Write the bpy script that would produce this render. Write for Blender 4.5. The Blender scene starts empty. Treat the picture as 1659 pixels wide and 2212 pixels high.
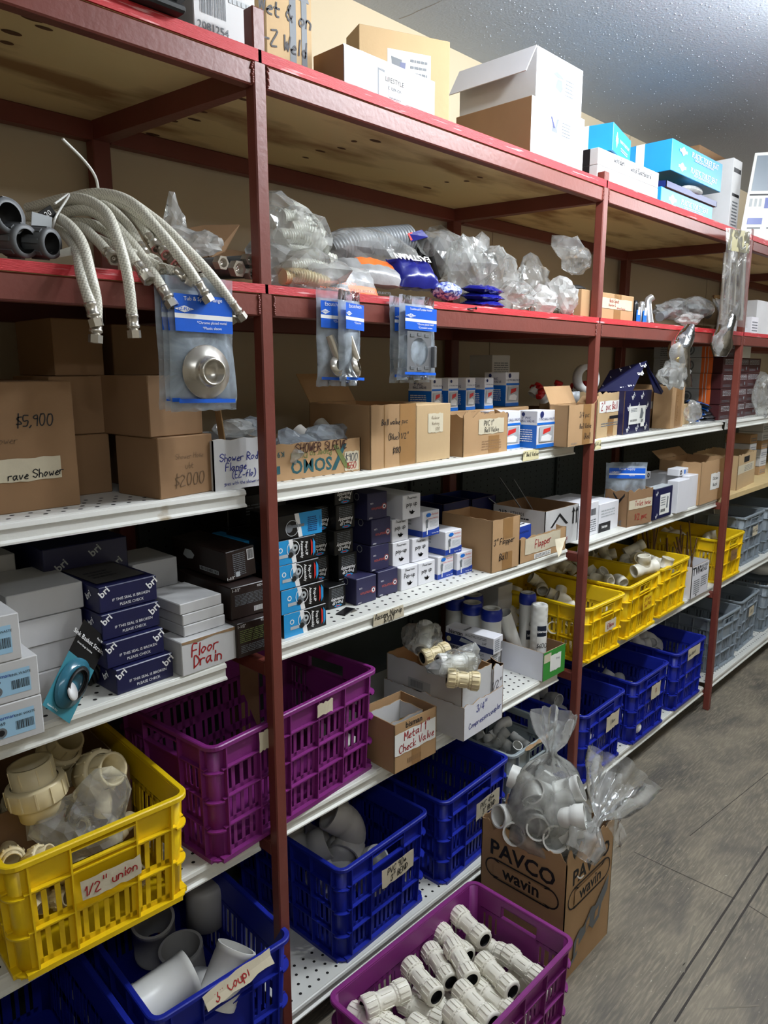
import bpy, bmesh, math, random
from mathutils import Vector, Matrix, noise, Euler
R = math.radians
random.seed(7)
scn = bpy.context.scene
col = bpy.context.collection
# ------------------------------------------------------------------ camera, world, lights, exposure
CAM = Vector((-1.043, -1.350, 1.883)); YAW = R(46.005); PIT = R(11.077); FPX = 1587.03
cd = bpy.data.cameras.new('camera'); cam = bpy.data.objects.new('camera', cd); col.objects.link(cam)
cam.location = CAM; cam.rotation_euler = Euler((R(90) - PIT, 0, -YAW))
cd.sensor_fit = 'VERTICAL'; cd.sensor_height = 36; cd.lens = FPX / 2212 * 36; cd.clip_start = .02
scn.camera = cam
scn.view_settings.view_transform = 'Standard'; scn.view_settings.look = 'None'
scn.view_settings.gamma = 1; scn.view_settings.exposure = 0.5
scn.cycles.transparent_max_bounces = 24
scn.cycles.max_bounces = 7
w = bpy.data.worlds.new('world'); scn.world = w; w.use_nodes = True
w.node_tree.nodes['Background'].inputs[0].default_value = (.75, .82, .95, 1)
w.node_tree.nodes['Background'].inputs[1].default_value = .02
CEIL = 3.11
# (x, y, z, length, width, watts, rotation about z, tilt) : first a fluorescent batten over the aisle, other two unseen and added as fill
LAMPS = [(1.30, -.80, 3.00, 1.2, 100), (-1.2, -2.4, 3.00, 1.2, 20), (4.4, -1.15, 3.00, 1.2, 54)]
for lx, ly, lz, ll, lp in LAMPS:      # each lamp, batten and added fill alike: a row of point lights
    for k in range(4):
        ld = bpy.data.lights.new('tube_or_fill_light', 'POINT'); ld.shadow_soft_size = .05; ld.energy = lp / 4; ld.color = (.94, .975, 1.0)
        lo = bpy.data.objects.new('tube_or_fill_light', ld); col.objects.link(lo); lo.location = (lx + (k / 3 - .5) * ll, ly, lz)

# ------------------------------------------------------------------ pixel rays of the photograph -> world points
_F = Vector((math.sin(YAW) * math.cos(PIT), math.cos(YAW) * math.cos(PIT), -math.sin(PIT)))
_Rt = _F.cross(Vector((0, 0, 1))).normalized(); _U = _Rt.cross(_F)
def ray(px, py): return _F + _Rt * ((px - 829.5) / FPX) - _U * ((py - 1106) / FPX)
def PX(px, py, x): d = ray(px, py); return CAM + d * ((x - CAM.x) / d.x)
def PY(px, py, y): d = ray(px, py); return CAM + d * ((y - CAM.y) / d.y)
def PZ(px, py, z): d = ray(px, py); return CAM + d * ((z - CAM.z) / d.z)
def pr(p):
    d = Vector(p) - CAM; z = d.dot(_F); return 829.5 + FPX * d.dot(_Rt) / z, 1106 - FPX * d.dot(_U) / z
def hgt(p, ytop):
    lo, hi = 0, 1.2
    for _ in range(40):
        m = (lo + hi) / 2
        if pr((p[0], p[1], p[2] + m))[1] > ytop: lo = m
        else: hi = m
    return lo

# ------------------------------------------------------------------ materials
def lin(c): return tuple(((v / 12.92) if v <= .04045 else ((v + .055) / 1.055) ** 2.4) for v in c) + (1,)
_m = {}
def pm(name, rgb=None, rough=.6, metal=0, var=.0, scale=20, bump=0, bscale=60, spec=.5, alpha=1, stretch=None, rgb2=None, lo=.45, hi=.6):
    if name in _m: return _m[name]
    m = bpy.data.materials.new(name); m.use_nodes = True; nt = m.node_tree; b = nt.nodes['Principled BSDF']
    b.inputs['Base Color'].default_value = lin(rgb); b.inputs['Roughness'].default_value = rough
    b.inputs['Metallic'].default_value = metal; b.inputs['Specular IOR Level'].default_value = spec
    tc = nt.nodes.new('ShaderNodeTexCoord'); vec = tc.outputs['Object']
    if stretch:
        mp = nt.nodes.new('ShaderNodeMapping'); mp.inputs['Scale'].default_value = stretch; nt.links.new(vec, mp.inputs['Vector']); vec = mp.outputs[0]
    if var or rgb2:
        n = nt.nodes.new('ShaderNodeTexNoise'); n.inputs['Scale'].default_value = scale; n.inputs['Detail'].default_value = 5
        nt.links.new(vec, n.inputs['Vector'])
        r = nt.nodes.new('ShaderNodeValToRGB'); nt.links.new(n.outputs[0], r.inputs[0])
        c1 = lin(rgb); c2 = lin(rgb2) if rgb2 else tuple(v * (1 - var) for v in c1[:3]) + (1,)
        r.color_ramp.elements[0].color = c2; r.color_ramp.elements[1].color = c1
        r.color_ramp.elements[0].position = lo if rgb2 else .3; r.color_ramp.elements[1].position = hi if rgb2 else .7
        nt.links.new(r.outputs[0], b.inputs['Base Color'])
    if bump:
        n2 = nt.nodes.new('ShaderNodeTexNoise'); n2.inputs['Scale'].default_value = bscale; n2.inputs['Detail'].default_value = 3
        nt.links.new(vec, n2.inputs['Vector'])
        bp = nt.nodes.new('ShaderNodeBump'); bp.inputs['Strength'].default_value = bump; bp.inputs['Distance'].default_value = .004
        nt.links.new(n2.outputs[0], bp.inputs['Height']); nt.links.new(bp.outputs[0], b.inputs['Normal'])
    _m[name] = m; return m
def film(name, haze=.22, tint=(.98, .985, .98), rough=.12, scale=14, sharp=.9):
    if name in _m: return _m[name]
    m = bpy.data.materials.new(name); m.use_nodes = True; nt = m.node_tree; nt.nodes.clear(); N = nt.nodes.new
    out = N('ShaderNodeOutputMaterial'); tr = N('ShaderNodeBsdfTransparent'); tr.inputs[0].default_value = (.96, .97, .96, 1)
    df = N('ShaderNodeBsdfDiffuse'); df.inputs[0].default_value = lin(tint); tl = N('ShaderNodeBsdfTranslucent'); tl.inputs[0].default_value = lin(tint)
    gl = N('ShaderNodeBsdfGlossy'); gl.inputs['Roughness'].default_value = rough
    tc = N('ShaderNodeTexCoord'); no = N('ShaderNodeTexNoise'); no.inputs['Scale'].default_value = scale; no.inputs['Detail'].default_value = 4
    no.inputs['Distortion'].default_value = 1.2
    nt.links.new(tc.outputs['Object'], no.inputs[0])
    bp = N('ShaderNodeBump'); bp.inputs['Strength'].default_value = sharp; bp.inputs['Distance'].default_value = .02
    nt.links.new(no.outputs[0], bp.inputs['Height'])
    m1 = N('ShaderNodeMixShader'); m1.inputs[0].default_value = .5; nt.links.new(df.outputs[0], m1.inputs[1]); nt.links.new(tl.outputs[0], m1.inputs[2])
    m2 = N('ShaderNodeMixShader'); mr = N('ShaderNodeMapRange'); mr.inputs['From Min'].default_value = .35; mr.inputs['From Max'].default_value = .75
    mr.inputs['To Min'].default_value = haze * .5; mr.inputs['To Max'].default_value = haze * 1.7
    nt.links.new(no.outputs[0], mr.inputs[0]); nt.links.new(mr.outputs[0], m2.inputs[0]); nt.links.new(tr.outputs[0], m2.inputs[1]); nt.links.new(m1.outputs[0], m2.inputs[2])
    fr = N('ShaderNodeFresnel'); fr.inputs[0].default_value = 1.28; nt.links.new(bp.outputs[0], fr.inputs['Normal'])
    m3 = N('ShaderNodeMixShader'); nt.links.new(fr.outputs[0], m3.inputs[0]); nt.links.new(m2.outputs[0], m3.inputs[1]); nt.links.new(gl.outputs[0], m3.inputs[2])
    for s in (df, gl): nt.links.new(bp.outputs[0], s.inputs['Normal'])
    nt.links.new(m3.outputs[0], out.inputs[0]); _m[name] = m; return m

K = pm('kraft_cardboard', (.70, .56, .40), .85, var=.12, scale=6, bump=.15, bscale=25)
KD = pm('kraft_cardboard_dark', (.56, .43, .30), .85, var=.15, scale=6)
KL = pm('kraft_cardboard_light', (.74, .63, .47), .8, var=.1, scale=5, bump=.1)
KB = pm('corrugated_cut_edge', (.62, .50, .36), .9, var=.3, scale=90)
TAPE = pm('brown_packing_tape', (.60, .45, .28), .3, var=.1)
WC = pm('white_card', (.88, .88, .90), .5, var=.04, scale=6)
WG = pm('white_card_worn', (.80, .80, .80), .6, var=.12, scale=7)
GC = pm('grey_board', (.55, .54, .52), .7, var=.1)
NAVY = pm('navy_card', (.09, .10, .27), .35, var=.1, scale=5)
INDIGO = pm('indigo_card', (.17, .165, .30), .45, var=.06)
BLK = pm('black_card', (.055, .055, .06), .35, var=.1)
BRN = pm('dark_brown_card', (.15, .10, .085), .4, var=.1)
CYAN = pm('cyan_card', (.14, .58, .82), .4, var=.04)
BLUP = pm('print_blue', (.06, .42, .80), .4)
BLU2 = pm('print_royal_blue', (.12, .25, .62), .4)
DKB = pm('print_dark_blue', (.08, .14, .38), .4)
WHT = pm('print_white', (.93, .93, .93), .5)
GRY = pm('print_grey', (.42, .44, .46), .6)
LGR = pm('print_light_grey', (.68, .70, .71), .6)
RED = pm('print_red', (.80, .16, .14), .5)
ORG = pm('print_orange', (.90, .42, .16), .45)
YEL = pm('print_yellow', (.85, .75, .25), .5)
INK = pm('black_marker_ink', (.05, .05, .07), .6)
INKF = pm('faded_pen_ink', (.40, .31, .22), .8)
INKG = pm('grey_pen_ink', (.33, .33, .34), .8)
INKR = pm('red_marker_ink', (.62, .09, .10), .6)
INKB = pm('blue_pen_ink', (.12, .16, .50), .6)
PAPER = pm('masking_tape_paper', (.80, .76, .66), .7, var=.06, scale=30, bump=.2)
PAPW = pm('white_paper', (.90, .90, .88), .7, var=.03)
CREAM = pm('cream_paper', (.90, .86, .68), .7, var=.05)
GRN = pm('green_card', (.20, .55, .20), .5, var=.08)
TEAL = pm('teal_card', (.22, .50, .56), .4, var=.05)
SBLUE = pm('pale_blue_sticker', (.62, .78, .88), .5)
STEEL = pm('oxide_red_painted_steel', (.46, .225, .185), .42, var=.12, scale=9, bump=.15, bscale=70)
REDP = pm('red_painted_plywood_edge', (.74, .14, .17), .55, rgb2=(.88, .62, .62), scale=9, stretch=(1, 14, 14), lo=.32, hi=.40, bump=.3)
WMET = pm('white_enamelled_steel', (.86, .86, .83), .35, var=.06, scale=5, bump=.05)
WMETW = pm('worn_white_enamel', (.86, .86, .84), .45, rgb2=(.66, .60, .50), scale=7, lo=.30, hi=.36, bump=.2)
HOLE = pm('dark_hole', (.04, .04, .04), .9)
BOARD = pm('yellowish_board', (.80, .70, .50), .7, var=.1)
YP = pm('yellow_crate_plastic', (.93, .78, .06), .42, var=.07, scale=5)
PP = pm('purple_crate_plastic', (.50, .16, .46), .42, var=.1, scale=5)
BP = pm('blue_crate_plastic', (.09, .15, .60), .42, var=.1, scale=5)
GP = pm('grey_crate_plastic', (.54, .58, .61), .45, var=.08, scale=5)
GPL = pm('light_grey_crate_plastic', (.60, .64, .65), .45, var=.08, scale=5)
PVCW = pm('white_pvc', (.87, .87, .85), .35, var=.04, spec=.5)
PVCI = pm('ivory_pvc', (.93, .915, .86), .4, var=.05)
PVCG = pm('pale_grey_pvc', (.72, .71, .69), .4, var=.05)
PVCC = pm('cream_pvc', (.86, .80, .64), .4, var=.05)
RUB = pm('black_rubber', (.05, .05, .05), .6)
CHR = pm('chrome', (.85, .85, .85), .18, metal=.8)
NIK = pm('brushed_nickel', (.78, .76, .72), .25, metal=.75)
BRASS = pm('brass', (.76, .62, .30), .3, metal=1)
GPLA = pm('dark_grey_plastic', (.38, .39, .40), .5, var=.08)
FILM = film('clear_polythene', haze=.30, scale=8, sharp=.35)
FILMH = film('hazy_polythene', haze=.55, rough=.2, scale=8, sharp=.35)
FILMC = film('crisp_clear_film', haze=.24, scale=12, sharp=.35, rough=.18)
FILMB = film('frosted_pack_film', haze=.50, tint=(.90, .95, 1.0), scale=10, sharp=.3)
BLUF = pm('blue_plastic_film', (.10, .12, .48), .25, var=.3, scale=12, bump=.5, bscale=25)
WRAP = pm('silver_pack_film', (.62, .62, .62), .25, var=.3, scale=20, bump=.6, bscale=30)

# ------------------------------------------------------------------ mesh builder
class MB:
    def __init__(s): s.v = []; s.f = []; s.m = []; s.uv = {}; s.mats = []; s.sm = []
    def mi(s, m):
        if m not in s.mats: s.mats.append(m)
        return s.mats.index(m)
    def add(s, vs, fs, m, M=None, smooth=False, uvs=None):
        o = len(s.v); k = s.mi(m)
        s.v += [tuple(M @ Vector(p)) if M else tuple(p) for p in vs]
        for i, f in enumerate(fs):
            if uvs: s.uv[len(s.f)] = uvs[i]
            s.f.append([o + a for a in f]); s.m.append(k); s.sm.append(smooth)
        return s
    def box(s, x0, y0, z0, x1, y1, z1, m, M=None):
        v = [(x0, y0, z0), (x1, y0, z0), (x1, y1, z0), (x0, y1, z0), (x0, y0, z1), (x1, y0, z1), (x1, y1, z1), (x0, y1, z1)]
        return s.add(v, [(0, 3, 2, 1), (4, 5, 6, 7), (0, 1, 5, 4), (1, 2, 6, 5), (2, 3, 7, 6), (3, 0, 4, 7)], m, M)
    def cbox(s, x0, y0, z0, x1, y1, z1, m, c=.002, M=None):
        c = min(c, (x1 - x0) * .3, (y1 - y0) * .3, (z1 - z0) * .3)
        vs = []; idx = {}
        for i, (X, dx) in enumerate(((x0, c), (x1, -c))):
            for j, (Y, dy) in enumerate(((y0, c), (y1, -c))):
                for k, (Z, dz) in enumerate(((z0, c), (z1, -c))):
                    for a, p in enumerate(((X, Y + dy, Z + dz), (X + dx, Y, Z + dz), (X + dx, Y + dy, Z))):
                        idx[i, j, k, a] = len(vs); vs.append(p)
        I = idx; fs = []
        def q(a, L): fs.append([I[t + (a,)] for t in L])
        q(0, [(0, 0, 0), (0, 0, 1), (0, 1, 1), (0, 1, 0)]); q(0, [(1, 0, 0), (1, 1, 0), (1, 1, 1), (1, 0, 1)])
        q(1, [(0, 0, 0), (1, 0, 0), (1, 0, 1), (0, 0, 1)]); q(1, [(0, 1, 0), (0, 1, 1), (1, 1, 1), (1, 1, 0)])
        q(2, [(0, 0, 0), (0, 1, 0), (1, 1, 0), (1, 0, 0)]); q(2, [(0, 0, 1), (1, 0, 1), (1, 1, 1), (0, 1, 1)])
        for i in (0, 1):
            for j in (0, 1):
                fs.append([I[i, j, 0, 0], I[i, j, 0, 1], I[i, j, 1, 1], I[i, j, 1, 0]])
                fs.append([I[i, 0, j, 0], I[i, 1, j, 0], I[i, 1, j, 2], I[i, 0, j, 2]])
                fs.append([I[0, i, j, 1], I[1, i, j, 1], I[1, i, j, 2], I[0, i, j, 2]])
                for k in (0, 1): fs.append([I[i, j, k, 0], I[i, j, k, 1], I[i, j, k, 2]])
        return s.add(vs, fs, m, M)
    def quad(s, pts, m, M=None): return s.add(pts, [tuple(range(len(pts)))], m, M)
    def lathe(s, prof, m, M=None, n=24, a0=0, a1=2 * math.pi, smooth=True, rf=None):
        full = abs(a1 - a0 - 2 * math.pi) < 1e-6; k = n if full else n + 1
        vs = []; fs = []
        for j, (r, z) in enumerate(prof):
            for i in range(k):
                a = a0 + (a1 - a0) * i / n; q = r * (rf(a, j, z) if rf else 1)
                vs.append((q * math.cos(a), q * math.sin(a), z))
        for j in range(len(prof) - 1):
            for i in range(n):
                i2 = (i + 1) % k
                fs.append((j * k + i, j * k + i2, (j + 1) * k + i2, (j + 1) * k + i))
        return s.add(vs, fs, m, M, smooth)
    def tube(s, path, r, m, n=10, M=None, rf=None, cap=True, smooth=True, uvlen=None):
        P = [Vector(p) for p in path]; N = len(P); vs = []; fs = []; uvs = []
        t = (P[1] - P[0]).normalized(); a = t.orthogonal().normalized(); d = 0
        for j in range(N):
            t2 = (P[min(j + 1, N - 1)] - P[max(j - 1, 0)]).normalized()
            a = (a - t2 * a.dot(t2)).normalized(); b = t2.cross(a); rr = rf(j / (N - 1)) if rf else r
            for i in range(n):
                an = 2 * math.pi * i / n; vs.append(P[j] + (a * math.cos(an) + b * math.sin(an)) * rr)
        L = [0]
        for j in range(1, N): L.append(L[-1] + (P[j] - P[j - 1]).length)
        for j in range(N - 1):
            for i in range(n):
                i2 = (i + 1) % n; fs.append((j * n + i, j * n + i2, (j + 1) * n + i2, (j + 1) * n + i))
                uvs.append([(i / n, L[j]), ((i + 1) / n, L[j]), ((i + 1) / n, L[j + 1]), (i / n, L[j + 1])])
        s.add(vs, fs, m, M, smooth, uvs)
        if cap: 
            s.add(vs[:n], [tuple(range(n))[::-1]], m, M); s.add(vs[-n:], [tuple(range(n))], m, M)
        return s
    def pipe(s, path, ro, ri, m, n=20, M=None, inner=None):
        """hollow pipe: ro(t) outer radius along the path, ri(t) inner radius"""
        P = [Vector(p) for p in path]; N = len(P); vs = []; fs = []
        a = (P[1] - P[0]).normalized().orthogonal().normalized()
        for j in range(N):
            t2 = (P[min(j + 1, N - 1)] - P[max(j - 1, 0)]).normalized()
            a = (a - t2 * a.dot(t2)).normalized(); b = t2.cross(a); t = j / (N - 1)
            for rr in (ro(t), ri(t)):
                for i in range(n):
                    an = 2 * math.pi * i / n; vs.append(P[j] + (a * math.cos(an) + b * math.sin(an)) * rr)
        fo = []; fi = []
        for j in range(N - 1):
            for i in range(n):
                i2 = (i + 1) % n; A = j * 2 * n; B = A + 2 * n
                fo.append((A + i, A + i2, B + i2, B + i)); fi.append((A + n + i2, A + n + i, B + n + i, B + n + i2))
        e = (N - 1) * 2 * n; en = [(i, i + n, (i + 1) % n + n, (i + 1) % n) for i in range(n)] + [(e + i, e + (i + 1) % n, e + (i + 1) % n + n, e + i + n) for i in range(n)]
        s.add(vs, fo, m, M, True); o = s.v[-len(vs):]
        s.add(vs, fi, inner or m, M, True); s.add(vs, en, m, M); return s
    def ball(s, c, r, m, M=None, n=12, k=8, sc=(1, 1, 1)):
        vs = []; fs = []
        for j in range(k + 1):
            t = math.pi * j / k
            for i in range(n):
                a = 2 * math.pi * i / n; vs.append((c[0] + r * sc[0] * math.sin(t) * math.cos(a), c[1] + r * sc[1] * math.sin(t) * math.sin(a), c[2] + r * sc[2] * math.cos(t)))
        for j in range(k):
            for i in range(n): fs.append((j * n + i, j * n + n + i, j * n + n + (i + 1) % n, j * n + (i + 1) % n))
        return s.add(vs, fs, m, M, True)
    def build(s, name, parent=None, loc=None, rot=None, **tagkw):
        o = bpy.data.objects.new(name, s.data(name)); col.objects.link(o)
        if parent: o.parent = parent
        if loc is not None: o.location = loc
        if rot is not None: o.rotation_euler = rot
        if tagkw: tag(o, **tagkw)
        return o
    def data(s, name):
        me = bpy.data.meshes.new(name); me.from_pydata(s.v, [], s.f)
        for m in s.mats: me.materials.append(m)
        me.polygons.foreach_set('material_index', s.m); me.polygons.foreach_set('use_smooth', s.sm)
        if s.uv:
            ul = me.uv_layers.new(name='uv')
            for fi, us in s.uv.items():
                p = me.polygons[fi]
                for k, li in enumerate(p.loop_indices): ul.data[li].uv = us[k]
        me.update(); return me
def tag(o, label=None, cat=None, group=None, kind=None):
    if label: o['label'] = label
    if cat: o['category'] = cat
    if group: o['group'] = group
    if kind: o['kind'] = kind
    return o
def empty(name, loc=(0, 0, 0), rz=0, rot=None, **kw):
    o = bpy.data.objects.new(name, None); col.objects.link(o); o.location = loc
    o.rotation_euler = rot if rot is not None else (0, 0, rz); o.empty_display_size = .05
    return tag(o, **kw)
def inst(data, name, parent=None, M=None, loc=None, rot=None, **kw):
    o = bpy.data.objects.new(name, data); col.objects.link(o)
    if parent: o.parent = parent
    if M is not None: o.matrix_local = M
    if loc is not None: o.location = loc
    if rot is not None: o.rotation_euler = rot
    return tag(o, **kw)
def copy_tree(o, parent=None):
    c = o.copy(); col.objects.link(c); c.parent = parent
    for ch in list(o.children): copy_tree(ch, c)
    return c
def T(x, y, z): return Matrix.Translation((x, y, z))
def RX(a): return Matrix.Rotation(R(a), 4, 'X')
def RY(a): return Matrix.Rotation(R(a), 4, 'Y')
def RZ(a): return Matrix.Rotation(R(a), 4, 'Z')
def frame(p, d, up=(0, 0, 1)):
    """matrix whose +z runs along d, placed at p"""
    z = Vector(d).normalized(); x = Vector(up).cross(z)
    if x.length < 1e-3: x = Vector((1, 0, 0)).cross(z)
    x.normalize(); y = z.cross(x)
    M = Matrix((x, y, z)).transposed().to_4x4(); M.translation = Vector(p); return M
def spline(pts, k=8):
    P = [Vector(p) for p in pts]; P = [P[0] * 2 - P[1]] + P + [P[-1] * 2 - P[-2]]; out = []
    for i in range(1, len(P) - 2):
        for j in range(k):
            t = j / k; a, b, c, d = P[i - 1:i + 3]
            out.append(.5 * ((2 * b) + (c - a) * t + (2 * a - 5 * b + 4 * c - d) * t * t + (3 * b - a - 3 * c + d) * t ** 3))
    out.append(P[-2]); return out

# ------------------------------------------------------------------ lettering
_tc = {}
BOLD = {'PAVCO', 'wavin', 'SOMO', 'bri', 'TW', 'METALS', '213', 'EASTMAN', 'bisman', 'Pop-UP', 'Assembly', 'CO', 'POWERMAN'}
def printed(s):
    if s not in _tc:
        cu = bpy.data.curves.new('t', 'FONT'); cu.body = s; cu.align_x = 'CENTER'; cu.align_y = 'CENTER'; cu.resolution_u = 2; cu.offset = .022 if s in BOLD else .006
        ob = bpy.data.objects.new('t', cu); me = ob.to_mesh()
        _tc[s] = ([tuple(v.co) for v in me.vertices], [tuple(p.vertices) for p in me.polygons]); ob.to_mesh_clear()
        bpy.data.objects.remove(ob); bpy.data.curves.remove(cu)
    return _tc[s]
# strokes of a felt-tip hand: x y digit pairs, baseline 2, x-height 5, capital 8
GL = {'a': '35 15 04 03 12 23 34|35 33 42', 'b': '18 12|14 25 34 33 22 12', 'c': '35 15 04 03 12 32', 'd': '38 32|34 25 14 13 22 33', 'e': '03 34 25 14 03 12 32', 'f': '38 27 12|05 35', 'g': '35 15 04 13 33|35 31 20 00',
 'h': '08 02|04 15 34 32', 'i': '15 12|17 16', 'j': '25 21 10|27 26', 'k': '08 02|35 03 32', 'l': '18 12', 'm': '05 02|04 15 23|24 35 44 42', 'n': '05 02|04 15 34 32', 'o': '15 04 03 12 23 34 25 15', 'p': '05 00|04 15 34 33 22 03',
 'q': '35 15 04 13 33|35 30', 'r': '05 02|04 15 35', 's': '35 15 04 33 22 02', 't': '17 13 22 32|05 35', 'u': '05 03 12 32|35 32', 'v': '05 12 35', 'w': '05 12 24 32 45', 'x': '05 32|35 02', 'y': '05 13 33|35 31 10', 'z': '05 35 02 32',
 'A': '02 28 42|14 34', 'B': '02 08 37 36 05 34 33 02', 'C': '47 28 05 22 43', 'D': '02 08 36 34 02', 'E': '38 08 02 32|05 25', 'F': '38 08 02|05 35', 'G': '47 28 05 22 43 45 25', 'H': '02 08|42 48|05 45', 'I': '12 18', 'K': '02 08|48 05 42', 'L': '08 02 32', 'M': '02 08 24 48 42', 'N': '02 08 42 48', 'O': '18 05 12 32 45 38 18', 'P': '02 08 37 35 04', 'R': '02 08 37 35 05 42', 'S': '47 28 07 06 44 33 22 03', 'T': '08 48|28 22', 'U': '08 03 22 43 48', 'V': '08 22 48', 'W': '08 12 26 32 48', 'X': '08 42|48 02', 'Y': '08 25 48|25 22', 'Z': '08 48 02 42',
 '0': '18 05 12 32 45 38 18', '1': '06 18 12', '2': '07 18 37 36 02 42', '3': '07 28 37 25 34 33 12 03', '4': '32 38 04 44', '5': '38 08 05 35 33 22 02', '6': '38 05 03 22 33 24 04', '7': '08 38 12', '8': '18 07 34 33 12 03 37 28 18', '9': '36 16 07 28 37 32', '$': '37 17 06 34 33 03|19 11', '"': '19 17|39 37', '/': '02 38', '(': '29 07 03 21', ')': '09 27 23 01', ',': '12 01', '.': '12 13', '-': '04 34', '&': '42 16 28 27 04 13 22 44', "'": '19 17', '*': '04 44|13 35|15 33|24 26', '#': '03 44|14 35|05 44|04 25'}
def hand(s, size, rnd):
    """returns polylines (x, y) of a handwritten word, centred; size = cap height"""
    out = []; x = 0; u = size / 6
    for ch in s:
        if ch == ' ': x += 2.6; continue
        g = GL.get(ch) or GL.get(ch.lower()) or GL['-']; dy = rnd.uniform(-.25, .25); wmax = 0
        for st in g.split('|'):
            p = [(int(a[0]), int(a[1]) - 2) for a in st.split()]; wmax = max(wmax, max(a[0] for a in p))
            pts = [Vector((x + a * .8 + b * .12 + rnd.uniform(-.12, .12), b + dy + rnd.uniform(-.12, .12), 0)) for a, b in p]
            if len(pts) > 2: pts = spline(pts, 3)
            out.append(pts)
        x += wmax * .8 + 1.15
    return [[Vector(((p.x - x / 2) * u, (p.y - 2.5) * u, 0)) for p in st] for st in out]
def add_hand(mb, s, size, m, M, wd=None, seed=None):
    rnd = random.Random(seed or s); wd = wd or size * (.085 if m in (INKF,) else .125)
    for st in hand(s, size, rnd):
        n = len(st); vs = []
        for i, p in enumerate(st):
            t = (st[min(i + 1, n - 1)] - st[max(i - 1, 0)]); t = t.normalized() if t.length > 1e-9 else Vector((1, 0, 0)); q = Vector((-t.y, t.x, 0)) * wd * .5
            e = -t * wd * .4 if i == 0 else (t * wd * .4 if i == n - 1 else Vector((0, 0, 0)))
            vs += [p + q + e, p - q + e]
        mb.add(vs, [(2 * i, 2 * i + 1, 2 * i + 3, 2 * i + 2) for i in range(n - 1)], m, M)
def add_print(mb, s, size, m, M):
    v, f = printed(s); mb.add([(a * size, b * size, c) for a, b, c in v], f, m, M)
def scribble(mb, w, h, m, M, seed=1, wd=.0015):
    rnd = random.Random(seed); pts = spline([(rnd.uniform(-w, w) / 2, rnd.uniform(-h, h) / 2, 0) for _ in range(14)], 4); vs = []
    for i, p in enumerate(pts):
        t = (pts[min(i + 1, len(pts) - 1)] - pts[max(i - 1, 0)]).normalized(); q = Vector((-t.y, t.x, 0)) * wd
        vs += [p + q, p - q]
    mb.add(vs, [(2 * i, 2 * i + 1, 2 * i + 3, 2 * i + 2) for i in range(len(pts) - 1)], m, M)

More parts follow.
